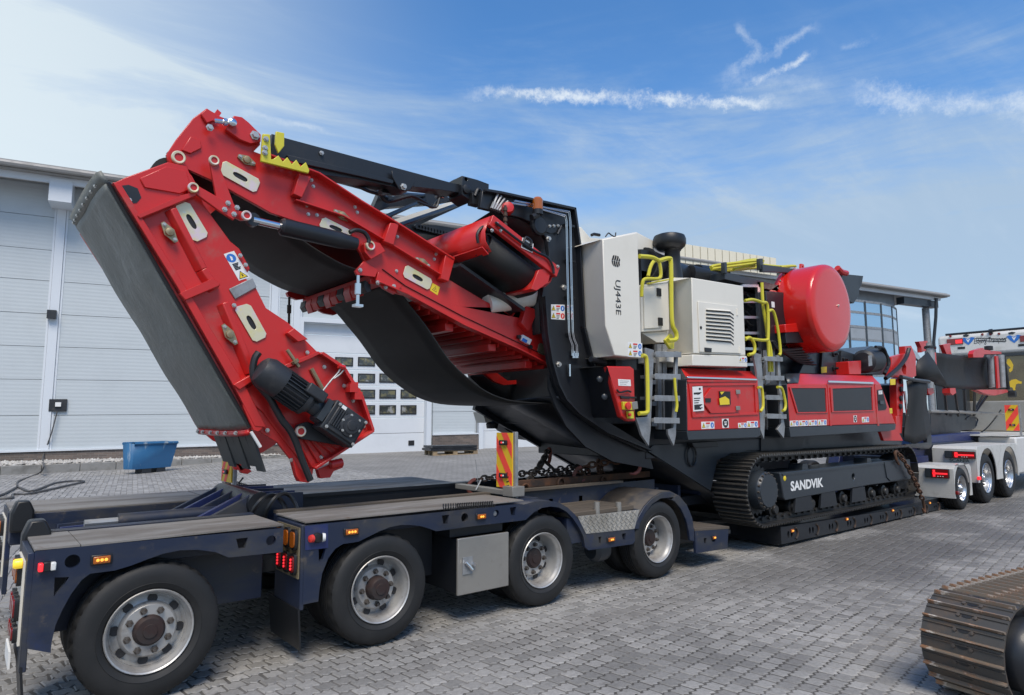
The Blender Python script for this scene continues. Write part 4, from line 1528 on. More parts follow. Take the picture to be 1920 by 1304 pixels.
# tail wedge behind the fourth wheel
q = Q('K', [(1525, 600), (1732, 602), (1728, 715), (1525, 745)], y=YT)
p = MB()
q = [np.array([5.98 + 0, YT, 0.50]), at('K', 1735, 592, y=YT), at('K', 1728, 716, y=YT), at('K', 1525, 747, y=YT), at('K', 1520, 605, y=YT)][1:]
p.prism(q, (0, 0.03, 0), [trap('K', 1585, 668, .03, .03), trap('K', 1640, 655, .05, .028)])
obj('side_skirt', p, BLUE, tr, bevel=0.004)
side_lamp(tr, 'K', 1636, 645, 0.035, 0.022, n=2)
xa, xb = q[3][0], q[0][0]
for k in range(4):
    p = MB()
    y0 = YT + 0.0 + k * 0.16
    z0, z1 = q[3][2], q[0][2]
    p.hexa([(xa, y0, z0), (xb + .02, y0, z1), (xb + .02, y0 + .152, z1), (xa, y0 + .152, z0), (xa, y0, z0 + .03), (xb + .02, y0, z1 + .03), (xb + .02, y0 + .152, z1 + .03), (xa, y0 + .152, z0 + .03)])
    obj('board', p, WOOD, tr, bevel=0.004)
p = MB()
p.box(xa, xb + 0.1, YT + 0.04, 6.9, 0.30, q[0][2] - 0.02)
obj('frame', p, BLACK, tr)

# tool box with door
tbq = Q('J', [(1300, 522), (1612, 468), (1612, 800), (1297, 875)], y=YT + .02)
p = MB()
x0_, x1_ = (tbq[0][0] + tbq[3][0]) / 2, tbq[1][0]
z0_, z1_ = tbq[3][2], tbq[0][2]
p.box(x0_, x1_, YT + 0.03, YT + 0.56, z0_, z1_)
tb_ = obj('toolbox', p, BLACK, tr, bevel=0.006)
p = MB()
p.box(x0_ - 0.012, x1_ + 0.01, YT + 0.005, YT + 0.03, z0_ - 0.008, z1_ + 0.008)
td = obj('toolbox_door', p, STEEL, tr, bevel=0.006)
lc = at('J', 1358, 688, y=YT)
p = MB()
p.box(lc[0] - 0.045, lc[0] + 0.05, YT - 0.004, YT + 0.005, lc[2] - 0.065, lc[2] + 0.065)
p.tube([lc + [-.03, -.02, .03], lc + [.0, -.025, 0], lc + [.035, -.02, -.035]], 0.012, 6, m=1)
p.cyl(lc + [.055, -.002, .005], lc + [.055, -.025, .005], 0.015, 8, m=1)
obj('latch', p, [GALV, CHROME], td)
p = MB()
p.box(x0_ - 0.9, x0_ - 0.05, YT + 0.32, YT + 0.36, 0.35, 0.75)
p.box(x0_ - 0.04, x1_, YT + .08, YT + .30, z1_ + .012, DZ - .16)
obj('frame', p, BLACK, tr)

# --- bed between the bogies
bt0, bt1 = at('H', 480, 985, y=4.40), at('H', 1480, 832, y=4.40)
bb0, bb1 = at('H', 465, 1092, y=4.40), at('H', 1505, 880, y=4.40)
bx0, bx1 = bb0[0], bt1[0]
bed = MB()
YB = 4.40
ztop = lambda x: bt0[2] + (bt1[2] - bt0[2]) * (x - bt0[0]) / (bt1[0] - bt0[0])
zbot = lambda x: max(0.012, bb0[2] + (bb1[2] - bb0[2]) * (x - bb0[0]) / (bb1[0] - bb0[0]))
outl = [np.array([bx0, YB, zbot(bx0)]), np.array([bx1, YB, max(zbot(bx1), .012)]), np.array([bx1, YB, ztop(bx1)]), np.array([bx0, YB, ztop(bx0)])]
bh = []
nn_ = 0
xx = bx0 + 0.18
while xx < bx1 - 0.35:
    zc = (ztop(xx) + zbot(xx)) / 2
    hh = (ztop(xx) - zbot(xx)) * 0.22
    for dx in (0.0, 0.085):
        bh.append([np.array([xx + dx + 0.026 * math.cos(t), YB, zc + hh * math.sin(t) * 1.0]) for t in [2 * math.pi * i / 12 for i in range(12)]])
    xx += 0.56
    nn_ += 1
bed.prism(outl, (0, 0.05, 0), bh)
obj('bed_side', bed, BLACK, tr, bevel=0.003)
for X, Y in ((528, 1010), (855, 940), (1130, 888), (1352, 843)):
    c = at('H', X, Y, y=YB)
    lp_ = MB()
    lp_.box(c[0] - 0.035, c[0] + 0.035, YB - 0.014, YB, c[2] - 0.022, c[2] + 0.022)
    so = obj('side_lamp', lp_, AMBER, tr, bevel=0.005)
    led(so, (c[0], YB - 0.014, c[2]), (0, -1, 0), 2, 0.022, AMBERLIT, False)
p = MB()
xx = bx0 + 0.34
for k in range(nn_):
    if xx > bx1 - .3:
        break
    p.tube([np.array([xx + 0.07 * math.cos(t), YB - 0.006, (ztop(xx) + zbot(xx)) / 2 + 0.07 * math.sin(t)]) for t in np.linspace(-1.4, 1.4, 9)], 0.012, 6)
    xx += 0.56
obj('lashing_ring', p, CHAIN, tr)
p = MB()
p.box(bx0 + 0.01, bx1, YB + 0.05, 6.9, 0.10, 0.20)
p.box(bx0 - 0.0, bx0 + 0.05, YB + 0.05, 6.9, 0.03, 0.26)
obj('bed_floor', p, BLACK, tr)
p = MB()
for y0 in (5.0, 6.0):
    p.prism([(5.9, y0, 0.35), (6.6, y0, 0.12), (8.3, y0, 0.08), (8.3, y0, 0.24), (7.0, y0, 0.30), (6.3, y0, 0.75), (5.9, y0, 0.85)], (0, 0.25, 0))
obj('neck_beam', p, BLACK, tr)
# front gooseneck, rising over the tractor
p = MB()
for y0 in (4.95, 6.1):
    p.prism([(13.2, y0, 0.10), (14.0, y0, 0.08), (14.2, y0, 0.5), (14.6, y0, 1.0), (18.0, y0, 1.05), (18.0, y0, 1.32), (14.0, y0, 1.25), (13.5, y0, 0.9)], (0, 0.22, 0))
gn = obj('gooseneck', p, BLUE2, tr, bevel=0.01)
p = MB()
p.box(14.2, 17.6, 4.9, 6.4, 1.02, 1.14)
p.box(13.6, 14.3, 5.0, 6.3, 0.75, 0.9)
obj('gooseneck_deck', p, BLUE, tr, bevel=0.01)
# ------------------------------------------------------------------ tracked crusher
cr = thing('mobile_crusher', 'large red, cream and black tracked crusher with folded discharge conveyor loaded on the low-loader', 'crusher', (8.0, 5.65, 0.27))
YS = 4.35          # side panels
YU, YL = 4.95, 4.88  # conveyor frames
YFAR = 6.38


def plate(name, k, pts, y, t, m, parent=cr, holes=(), bevel=0.004):
    b = MB()
    b.prism(Q(k, pts, y=y), (0, t, 0), holes)
    return obj(name, b, m, parent, bevel=bevel)


def mirror_far(pts, dy):
    return [p + np.array([0, dy, 0]) for p in pts]


def rule(name, path, dy, m, parent=cr, solid=0.012, nseg=6, sag=0.0, smooth=50):
    rows = []
    for i in range(nseg + 1):
        u = i / nseg
        rows.append([p + np.array([0, dy * u, -sag * 4 * u * (1 - u)]) for p in path])
    b = MB()
    b.sheet(rows)
    return obj(name, b, m, parent, smooth=smooth, solid=solid)


def oct_cover(parent, k, pts, y, m, name='access_cover', slot=True):
    """yellow-zinc inspection cover (four corners) with a handle slot"""
    c = Q(k, pts, y=y - 0.004)
    o = MB()
    ctr = sum(c) / 4
    cc = []
    for i in range(4):
        a, b_, d = c[i], c[(i + 1) % 4], c[i - 1]
        ln1, ln2 = np.linalg.norm(b_ - a), np.linalg.norm(d - a)
        cc += [a + (d - a) * min(.3, 0.022 / ln2), a + (b_ - a) * min(.3, 0.022 / ln1)]
    uu = (c[1] - c[0] + c[2] - c[3]) / 2
    vv = (c[3] - c[0] + c[2] - c[1]) / 2
    if np.linalg.norm(uu) < np.linalg.norm(vv):
        uu, vv = vv, uu
    uh, vh = uu / np.linalg.norm(uu), vv / np.linalg.norm(vv)
    sl = [ctr + uh * (0.056 * np.sign(math.cos(t)) * abs(math.cos(t)) ** .6) + vh * 0.019 * math.sin(t) for t in [2 * math.pi * (i + .5) / 14 for i in range(14)]]
    o.prism(cc, (0, -0.007, 0), [sl] if slot else [])
    ob = obj(name, o, m, parent, bevel=0.002)
    if slot:
        b = MB()
        b.prism([p + np.array([0, .0025, 0]) + (p - ctr) * .15 for p in sl], (0, .001, 0))
        obj('slot', b, INK, ob)
    return ob


IRID = mat('iridescent_zinc', (0.74, 0.68, 0.47), 0.34, metal=0.35, mix=[((0.72, 0.60, 0.66), 7, 0.46, 0.62), ((0.76, 0.68, 0.34), 9, 0.52, 0.66), ((0.62, 0.72, 0.68), 11, 0.60, 0.7)])


def bearing(k, pts, y, parent=cr):
    """flanged bearing: diamond flange along two points"""
    a, b_ = Q(k, pts, y=y)
    c = (a + b_) / 2
    d = (b_ - a)
    L = np.linalg.norm(d)
    d = d / L
    n = np.array([-d[2], 0, d[0]])
    b = MB()
    q = [c + d * L * .5 - n * .012, c + d * L * .5 + n * .012, c + n * .036, c - d * L * .5 + n * .012, c - d * L * .5 - n * .012, c - n * .036]
    b.prism(q, (0, -0.016, 0))
    b.lathe(c + [0, -0.016, 0], (0, -1, 0), [(0.03, 0), (0.026, 0.018), (0.012, 0.022), (0.0005, 0.022)], 14)
    o = obj('bearing', b, BRASSY, parent)
    for s in (-.38, .38):
        bolt(o, c + d * L * s + [0, -0.016, 0], 0.7)
    return o


def pin(k, X, Y, r, y, m=None, parent=cr):
    m = m or IRID
    r *= .9
    c = at(k, X, Y, y=y)
    b = MB()
    b.lathe(c, (0, -1, 0), [(r, 0), (r, 0.018), (r * .88, 0.024), (r * .62, 0.022)], 22)
    b.lathe(c, (0, -1, 0), [(r * .62, 0.02), (r * .56, .014), (0.0005, 0.014)], 22, m=1)
    return obj('pivot_pin', b, [m, RED], parent)


# ---- discharge conveyor, upper length
UF = [(388, 203), (402, 214), (432, 226), (447, 221), (460, 228), (488, 258), (488, 272), (476, 284), (560, 316), (591, 328), (669, 379), (740, 422), (817, 470), (844, 488), (838, 522), (900, 559), (961, 593), (975, 571), (1003, 578), (1022, 605), (1040, 692), (965, 655), (864, 611), (759, 554), (738, 549), (706, 531), (700, 508), (684, 492), (676, 474), (660, 450), (595, 429), (547, 413), (506, 399), (435, 359), (405, 342), (352, 318), (333, 312), (316, 306), (312, 290), (330, 262), (362, 222)]
pu_ = Q('O', UF, y=YU)
b = MB()
b.prism(pu_, (0, 0.035, 0))
uf = obj('conveyor_frame', b, RED, cr, bevel=0.005)
b = MB()
b.prism([p + np.array([0, YFAR - YU, 0]) for p in pu_[:15] + pu_[23:]], (0, 0.035, 0))
obj('conveyor_frame', b, RED, cr)


def flange(name, k, line, y0, y1, th, m, parent, bevel=0.003):
    """strip of steel standing off the frame along a line"""
    P = Q(k, line, y=YU)
    b = MB()
    for a, c in zip(P[:-1], P[1:]):
        d = (c - a) / np.linalg.norm(c - a)
        n = np.array([-d[2], 0, d[0]])
        a0, c0 = a + n * th / 2, c + n * th / 2
        a1, c1 = a - n * th / 2, c - n * th / 2
        o = lambda p, y: np.array([p[0], y, p[2]])
        b.hexa([o(a1, y0), o(c1, y0), o(c1, y1), o(a1, y1), o(a0, y0), o(c0, y0), o(c0, y1), o(a0, y1)])
    return obj(name, b, m, parent, bevel=bevel)


# top and lower channel edges, folded rib along the middle, stiffeners
flange('frame_flange', 'O', [(488, 292), (591, 330), (669, 381), (740, 424), (842, 489)], YU - 0.085, YU + 0.002, 0.014, RED, uf)
flange('frame_flange', 'O', [(550, 378), (640, 408), (720, 455), (832, 524)], YU - 0.06, YU + 0.002, 0.012, RED, uf)
flange('frame_flange', 'O', [(716, 505), (759, 536), (864, 592), (965, 640), (1032, 672)], YU - 0.012, YU + 0.001, 0.006, INK, uf)
flange('frame_flange', 'O', [(706, 531), (759, 554), (864, 611), (965, 655), (1038, 692)], YU - 0.07, YU + 0.002, 0.014, RED, uf)
for q4 in ([(220, 328), (286, 346), (236, 462), (188, 440)], [(722, 598), (772, 600), (742, 722), (688, 700)], [(1030, 763), (1082, 790), (1046, 922), (1002, 905)]):
    b = MB()
    b.prism(Q('C', q4, y=YU - 0.002), (0, -0.075, 0))
    obj('stiffener', b, RED, uf, bevel=0.006)
b = MB()
b.prism(Q('C', [(1450, 1150), (1478, 1055), (1545, 1078), (1490, 1195)], y=YU - .002), (0, -0.07, 0))
obj('stiffener', b, RED, uf, bevel=0.006)
# top lug and bend at the head
plate('lug', 'A', [(1255, 185), (1300, 110), (1345, 118), (1385, 150), (1450, 215), (1450, 255), (1395, 265), (1330, 240)], YU - 0.045, 0.04, RED, uf)
plate('lug', 'A', [(1118, 100), (1150, 70), (1200, 100), (1205, 130), (1150, 150)], YU - 0.03, 0.028, RED, uf)
b = MB()
a, c = at('A', 1190, 140, y=YU - 0.06), at('A', 1300, 152, y=YU - .06)
b.tube([a, a + (c - a) * .45, a + (c - a) * .46, a + (c - a) * .62, a + (c - a) * .63, c], [0.018, .018, .028, .028, .016, .016], 10)
b.lathe(a + (c - a) * .9, (0, -1, 0), [(0.03, -.02), (0.03, 0.02), (.015, .03), (.0005, .03)], 12)
obj('tension_rod', b, CHROME, uf)
for X, Y, r in ((1415, 222, .03), (1165, 178, .022)):
    c = at('A', X, Y, y=YU - 0.045)
    bolt(uf, c, r / 0.016)
# cross tie visible over the head, dark inside
plate('head_guard', 'A', [(925, 318), (1105, 130), (1085, 145), (1010, 300)], YFAR - 0.4, 0.03, BLACK, uf)
c = at('A', 920, 385, y=YU)
b = MB()
b.cyl((c[0] + .05, YU + .05, c[2] - .05), (c[0] + .05, YFAR - 0.02, c[2] - .05), 0.13, 28)
obj('bend_drum', b, RUBBER, cr)
b = MB()
hd = at('A', 1090, 290, y=YU)
b.hexa([(hd[0] - .02, YU + .04, hd[2] - .0), (hd[0] + .02, YU + .04, hd[2]), (hd[0] + .02, YFAR, hd[2]), (hd[0] - .02, YFAR, hd[2]), (hd[0] + .14, YU + .04, hd[2] + .35), (hd[0] + .17, YU + .04, hd[2] + .33), (hd[0] + .17, YFAR, hd[2] + .33), (hd[0] + .14, YFAR, hd[2] + .35)])
obj('cross_tie', b, RED, uf)
# link arm at the fold
plate('link_arm', 'A', [(1165, 360), (1180, 345), (1205, 350), (1300, 600), (1330, 640), (1385, 650), (1392, 668), (1375, 690), (1340, 692), (1240, 640), (1210, 610)], YU - 0.10, 0.03, RED, uf)
plate('link_arm', 'A', [(1045, 505), (1065, 485), (1100, 500), (1235, 575), (1330, 640), (1300, 690), (1220, 640), (1090, 545), (1050, 535)], YU - 0.135, 0.03, RED, uf)
plate('gusset', 'A', [(1010, 300), (1060, 225), (1115, 250), (1120, 290), (1060, 320)], YU - 0.018, 0.016, RED, uf)
pin('A', 990, 346, 0.052, YU - 0.03)
pin('A', 1187, 362, 0.04, YU - 0.10)
pin('A', 1072, 513, 0.04, YU - 0.135)
pin('A', 1367, 668, 0.04, YU - 0.135)
for X, Y in ((1267, 597), (1317, 622), (1248, 632), (1300, 658)):
    bolt(uf, at('A', X, Y, y=YU - 0.135), 1.0)
# hydraulic ram from the link to the lower lug
a, c = at('A', 1405, 690, y=YU - 0.11), at('C', 620, 720, y=YU - 0.11)
d = (c - a) / np.linalg.norm(c - a)
b = MB()
b.cyl(a, a + d * .22, 0.028, 14, m=1)
b.tube([a + d * .20, a + d * .22, c - d * .25, c - d * .10], [0.05, 0.068, .068, .05], 18)
b.lathe(a + [0, 0.03, 0], (0, -1, 0), [(0.05, -.0), (0.05, 0.05), (.0005, .05)], 14)
obj('hydraulic_ram', b, [BLACK, CHROME], cr)
plate('lug', 'C', [(600, 705), (625, 685), (690, 700), (720, 745), (640, 790), (605, 750)], YU - 0.07, 0.065, RED, uf)
pin('C', 632, 716, 0.045, YU - 0.075)
b = MB()
b.tube(spline(Q('C', [(520, 640), (555, 628), (600, 640), (625, 675), (625, 700)], y=YU - 0.09), 5), 0.018, 8)
obj('hydraulic_hose', b, PLASTIC, cr)
plate('bracket', 'C', [(550, 855), (600, 800), (680, 850), (665, 888), (560, 875)], YU - 0.03, 0.028, RED, uf)
plate('bracket', 'C', [(668, 905), (680, 860), (815, 935), (770, 985), (705, 950)], YU - 0.03, 0.028, RED, uf)
for X, Y in ((578, 850), (676, 920), (720, 945), (765, 940)):
    bolt(uf, at('C', X, Y, y=YU - 0.03), 1.0)
b = MB()
a = at('C', 568, 880, y=YU - 0.05)
c = at('C', 565, 1055, y=YU - 0.05)
b.tube([a, a + (c - a) * .25, a + (c - a) * .26, a + (c - a) * .6, a + (c - a) * .62, c], [.013, .013, .026, .026, .014, .014], 10)
b.box(c[0] - .035, c[0] + .035, YU - .08, YU - .02, c[2], c[2] + .02)
obj('tensioner', b, CHROME, uf)
oct_cover(uf, 'A', [(1240, 355), (1450, 470), (1420, 545), (1222, 435)], YU, IRID)
oct_cover(uf, 'C', [(372, 552), (545, 640), (500, 670), (345, 612)], YU - 0.0, IRID)
oct_cover(uf, 'C', [(832, 818), (982, 905), (960, 965), (812, 885)], YU, IRID)
bearing('C', [(428, 520), (522, 578)], YU)
bearing('C', [(880, 785), (962, 832)], YU)
bearing('A', [(1320, 335), (1415, 385)], YU)
for k_, pts in (('C', [(318, 385), (308, 350), (562, 530), (550, 500), (785, 665), (990, 790), (282, 492), (290, 540), (338, 545), (1000, 762)]), ('C', [(1550, 1100), (780, 855)])):
    for X, Y in pts:
        bolt(uf, at(k_, X, Y, y=YU), 0.8)
# small controller box at the tail
b = MB()
q = Q('C', [(1472, 1210), (1522, 1238), (1510, 1268), (1462, 1240)], y=YU - .002)
b.prism(q, (0, -0.035, 0))
sb_ = obj('sensor_box', b, WHITE, uf, bevel=0.005)
b = MB()
b.prism(Q('C', [(1482, 1226), (1508, 1240), (1502, 1256), (1477, 1243)], y=YU - .038), (0, -0.004, 0))
obj('display', b, SIGNBLUE, sb_)
for X, Y in ((1455, 1222), (1520, 1278)):
    c = at('C', X, Y, y=YU - .01)
    b = MB()
    b.lathe(c, (0, -1, 0), [(0.02, 0), (.02, .03), (.0005, .03)], 10)
    obj('cable_gland', b, PLASTIC, uf)
oct_cover(uf, 'D', [(1335, 362), (1375, 380), (1385, 445), (1322, 420)], YU, BRASSY, slot=False)


# ---- stickers: flat print built from small pieces on one plate
def sticker(parent, k, quad, y, kind, name='warning_sticker'):
    """quad: four corners of the sticker (from the upper left, clockwise)"""
    c = Q(k, quad, y=y)
    if kind.startswith('x'):
        pass
    b = MB()
    mats = [WHITE, SIGNYEL, SIGNBLUE, SIGNRED, INK]

    def P(u, v, d=0.0):
        p = (c[0] * (1 - u) + c[1] * u) * (1 - v) + (c[3] * (1 - u) + c[2] * u) * v
        return p + np.array([0, -0.002 - d, 0])

    def quadm(u0, v0, u1, v1, m, d=0.0006):
        b.prism([P(u0, v0, d), P(u1, v0, d), P(u1, v1, d), P(u0, v1, d)], (0, -0.0004, 0), m=m)

    asp = np.linalg.norm(c[1] - c[0]) / max(1e-6, np.linalg.norm(c[3] - c[0]))

    def tri(u, v, r, m=1):
        ru = r / asp
        b.prism([P(u - ru, v + r * .8, .0006), P(u + ru, v + r * .8, .0006), P(u, v - r, .0006)], (0, -0.0003, 0), m=4)
        b.prism([P(u - ru * .78, v + r * .66, .0011), P(u + ru * .78, v + r * .66, .0011), P(u, v - r * .72, .0011)], (0, -0.0003, 0), m=m)
        b.prism([P(u - ru * .12, v + r * .45, .0016), P(u + ru * .2, v + r * .35, .0016), P(u + ru * .1, v - r * .25, .0016), P(u - ru * .1, v - r * .25, .0016)], (0, -0.0003, 0), m=4)

    def disc(u, v, r, m=2, inner=0):
        ru = r / asp
        b.prism([P(u + ru * math.cos(t), v + r * math.sin(t), .0006) for t in [2 * math.pi * i / 16 for i in range(16)]], (0, -.0003, 0), m=m)
        b.prism([P(u - ru * .25, v + r * .5, .0011), P(u + ru * .15, v + r * .55, .0011), P(u + ru * .3, v - r * .2, .0011), P(u - ru * .1, v - r * .55, .0011)], (0, -.0003, 0), m=inner)

    def lines(u0, u1, v0, v1, n):
        for i in range(n):
            vv = v0 + (v1 - v0) * i / max(1, n - 1)
            quadm(u0, vv - .02, u0 + (u1 - u0) * (.95 - .3 * (i % 3) / 2), vv + .02, 4)

    b.prism([P(0, 0), P(1, 0), P(1, 1), P(0, 1)], (0, 0.0015, 0), m=1 if kind == 'yellow' else 0)
    if kind == 'row':          # triangle, text, blue disc
        tri(.17, .52, .40)
        quadm(.34, .10, .66, .34, 3)
        lines(.36, .64, .48, .86, 3)
        disc(.83, .5, .40)
    elif kind == 'rows':
        for v0 in (0.0, 0.5):
            bb = (v0 + .03, v0 + .47)
            tri(.17, v0 + .26, .19)
            quadm(.36, v0 + .06, .66, v0 + .17, 3)
            lines(.38, .64, v0 + .25, v0 + .43, 3)
            disc(.83, v0 + .25, .19, 2 if v0 == 0 else 2)
    elif kind == 'rowr':
        for v0 in (0.0, 0.5):
            tri(.17, v0 + .26, .19)
            quadm(.36, v0 + .06, .66, v0 + .17, 3)
            lines(.38, .64, v0 + .25, v0 + .43, 3)
            disc(.83, v0 + .25, .19, 2 if v0 == 0 else 3)
    elif kind == 'tall':
        disc(.42, .20, .155)
        lines(.2, .8, .42, .62, 5)
        tri(.5, .84, .15)
    elif kind == 'yellow':
        tri(.5, .5, .34, 1)
    elif kind == 'text':
        lines(.12, .9, .25, .75, 3)
    elif kind == 'sheet':
        quadm(.62, .06, .8, .15, 4)
        lines(.1, .9, .26, .30, 2)
        quadm(.4, .33, .62, .34, 4)
        lines(.1, .75, .48, .66, 3)
        lines(.1, .9, .75, .92, 5)
    elif kind == 'emblem':
        b.prism([P(.5 + .42 * math.cos(t), .5 + .48 * math.sin(t), .0006) for t in [2 * math.pi * i / 16 for i in range(16)]], (0, -.0003, 0), m=4)
        quadm(.3, .3, .7, .42, 0, .0011)
        quadm(.35, .52, .65, .7, 0, .0011)
    return obj(name, b, mats, parent, smooth=10)


sticker(uf, 'C', [(980, 922), (1022, 945), (1008, 990), (966, 962)], YU, 'yellow')

# belts of the upper length: between the frames and the slack loops under them
ub = [p for p in Q('O', [(420, 250), (500, 330), (600, 378), (740, 455), (850, 515), (1000, 600)], y=YU + 0.1)]
rule('conveyor_belt', ub, 1.2, RUBBER)
far2 = Q('O', [(415, 462), (445, 487), (469, 507), (505, 528), (540, 544), (587, 556), (640, 566)], y=6.3)
slack = [np.array([p[0], YU + 0.05, p[2]]) for p in far2]
slack = [slack[0] + np.array([-.18, 0, 0.20])] + slack
slackb = spline(slack, 4)
rule('belt_loop', slackb, 6.32 - YU - 0.05, RUBBER)
front1 = spline(Q('D', [(500, 40), (540, 70), (570, 95), (640, 185), (700, 262), (760, 350), (820, 440), (880, 508), (940, 562), (1000, 608), (1050, 640), (1120, 670), (1200, 690), (1320, 700), (1450, 702)], y=5.0), 3)
rule('belt_loop', front1, 1.3, RUBBER)
# red end bracket with toothed scraper under the fold, underside trays
b = MB()
tq = Q('C', [(318, 1010), (330, 995), (640, 850), (700, 870), (560, 960), (455, 1055), (405, 1078), (350, 1050)], y=6.2)
q0 = at('C', 330, 1010, y=6.28)
q1 = at('C', 690, 905, y=YU + 0.02)
xz = np.array([(q0[0] + q1[0]) / 2, 0, (q0[2] + q1[2]) / 2])
b.box(xz[0] - 0.08, xz[0] + 0.06, YU + 0.03, YFAR + .05, xz[2] - 0.05, xz[2] + 0.03)
bk = obj('scraper_beam', b, RED, cr, bevel=0.008)
for i in range(10):
    y0 = YU + 0.06 + i * 0.14
    b = MB()
    b.prism([(xz[0] - .11, y0, xz[2] - .02), (xz[0] - .06, y0, xz[2] - .05), (xz[0] - .05, y0, xz[2] - .11 - .015 * (i % 3)), (xz[0] - .09, y0, xz[2] - .125 - .015 * (i % 3)), (xz[0] - .12, y0, xz[2] - .08)], (0, 0.125, 0))
    obj('scraper_blade', b, RED if i % 3 else BLACK, bk, bevel=0.004)
plate('bracket', 'C', [(172, 975), (200, 955), (275, 985), (270, 1010), (230, 1015), (180, 995)], YFAR + 0.02, 0.05, RED, uf)
plate('bracket', 'C', [(318, 1010), (340, 998), (470, 1050), (405, 1078), (350, 1045)], YFAR + 0.05, 0.05, RED, uf)
b = MB()
a, c = at('C', 185, 1000, y=YFAR + .02), at('C', 183, 1150, y=YFAR + .02)
b.tube([a, c], .012, 6)
b.tube([a + (c - a) * .3, a + (c - a) * .6], .022, 8)
obj('hanging_hook', b, CHAIN, uf)
# underside of the tail: red trays with cross members
tr0 = Q('O', [(780, 568), (864, 612), (965, 656), (1038, 692)], y=YU + 0.04)
rule('tray', [p + np.array([0, 0, 0.02]) for p in tr0], 1.36, RED, solid=0.01)
b = MB()
for k in range(16):
    u = 0.03 + k * 0.06
    p = tr0[0] * (1 - u) + tr0[-1] * u
    b.box(p[0] - .008, p[0] + .008, YU + 0.06, YFAR - 0.06, p[2] - 0.04, p[2] - 0.0)
obj('tray_ribs', b, RED, cr, kind='stuff')
for u in (0.22, 0.52, 0.80):
    p = tr0[0] * (1 - u) + tr0[-1] * u
    b = MB()
    b.box(p[0] - .045, p[0] + .045, YU + 0.05, YFAR - 0.02, p[2] - 0.11, p[2] - 0.04)
    obj('cross_member', b, RED, cr, bevel=0.005)
b = MB()
q0, q1 = at('D', 640, 210, y=6.33), at('D', 1180, 640, y=6.33)
b.prism(Q('D', [(640, 195), (660, 205), (1160, 575), (1440, 560), (1440, 575), (1140, 600), (1090, 582), (640, 225)], y=6.33), (0, 0.05, 0))
obj('conveyor_frame', b, RED, cr)
b = MB()
for X0, Y0, X1, Y1 in ((650, 215, 830, 185), (800, 435, 1180, 385), (960, 500, 1400, 470)):
    b.tube([at('D', X0, Y0, y=6.3), at('D', X1, Y1, y=YU + .06)], 0.03, 6)
obj('brace', b, RED, cr)

# ---- folded head length
LF = [(209, 345), (230, 336), (270, 322), (314, 307), (345, 312), (360, 330), (372, 352), (381, 382), (405, 416), (432, 453), (449, 467), (469, 504), (458, 520), (479, 538), (499, 578), (540, 605), (596, 661), (636, 688), (667, 739), (693, 806), (646, 844), (620, 862), (598, 872), (588, 880), (585, 898), (575, 904), (558, 903), (553, 892), (545, 862), (520, 830), (490, 812), (474, 800), (440, 735), (400, 665), (329, 540), (265, 435)]
pl_ = Q('O', LF, y=YL)
b = MB()
b.prism(pl_, (0, 0.035, 0))
lf = obj('conveyor_frame', b, RED, cr, bevel=0.005)
b = MB()
b.prism([p + np.array([0, YFAR - YL, 0]) for p in pl_], (0, 0.035, 0))
obj('conveyor_frame', b, RED, cr)


def lplate(name, k, pts, d0, d1, m=RED, bevel=0.005, parent=lf):
    b = MB()
    b.prism(Q(k, pts, y=YL - d0), (0, -(d1 - d0), 0))
    return obj(name, b, m, parent, bevel=bevel)


# raised upper corner, channel fold lines and stiffeners
lplate('corner_plate', 'A', [(625, 490), (700, 455), (930, 372), (1035, 395), (1080, 505), (1000, 560), (755, 690), (700, 610)], 0.001, 0.016, parent=lf)
lplate('corner_panel', 'A', [(775, 460), (920, 395), (1035, 420), (1060, 520), (1000, 545), (800, 510)], 0.017, 0.03)
b = MB()
b.prism(Q('A', [(672, 500), (715, 495), (765, 515), (785, 565), (760, 595), (720, 600)], y=YL - 0.017), (0, -0.002, 0))
obj('recess', b, BLACK, lf)
lplate('edge_rail', 'O', [(209, 345), (226, 352), (345, 540), (455, 722), (496, 802), (474, 800), (440, 735), (329, 540)], 0.001, 0.05)
for ln, wd in (([(318, 395), (376, 508), (400, 545)], .05), ([(415, 570), (468, 700)], .05)):
    P = Q('O', ln, y=YL)
    bb = MB()
    for a, c in zip(P[:-1], P[1:]):
        d = (c - a) / np.linalg.norm(c - a)
        n = np.array([-d[2], 0, d[0]])
        o = lambda p, y: np.array([p[0], y, p[2]])
        bb.hexa([o(a - n * .04, YL - .002), o(c - n * .04, YL - .002), o(c + n * .04, YL - .002), o(a + n * .04, YL - .002), o(a - n * .005, YL - wd), o(c - n * .005, YL - wd), o(c + n * .035, YL - wd), o(a + n * .035, YL - wd)])
    obj('fold_rib', bb, RED, lf, bevel=0.006)
lplate('stiffener', 'A', [(985, 1105), (1160, 1025), (1210, 1050), (1205, 1065), (1015, 1145)], 0.001, 0.07, bevel=0.006)
lplate('stiffener', 'B', [(925, 540), (1050, 470), (1062, 500), (960, 570)], 0.001, 0.07, bevel=0.006)
lplate('stiffener', 'A', [(755, 672), (1000, 560), (1090, 540), (1080, 565), (770, 692)], 0.017, 0.06, bevel=0.006)
lplate('stiffener', 'B', [(1225, 255), (1262, 228), (1340, 290), (1285, 305)], 0.001, 0.06)
lplate('stiffener', 'B', [(1095, 480), (1400, 355), (1415, 368), (1350, 400), (1110, 500)], 0.001, 0.05)
lplate('head_cheek', 'B', [(960, 580), (1090, 520), (1420, 365), (1530, 440), (1625, 600), (1698, 785), (1560, 888), (1440, 960), (1370, 1000), (1330, 990), (1100, 690)], 0.001, 0.014)
for q_ in ([(1420, 360), (1540, 440), (1527, 452), (1410, 372)], [(1540, 441), (1640, 600), (1626, 606), (1527, 453)], [(1640, 601), (1702, 788), (1690, 792), (1626, 607)]):
    lplate('edge_flange', 'B', q_, 0.015, 0.09, bevel=0)
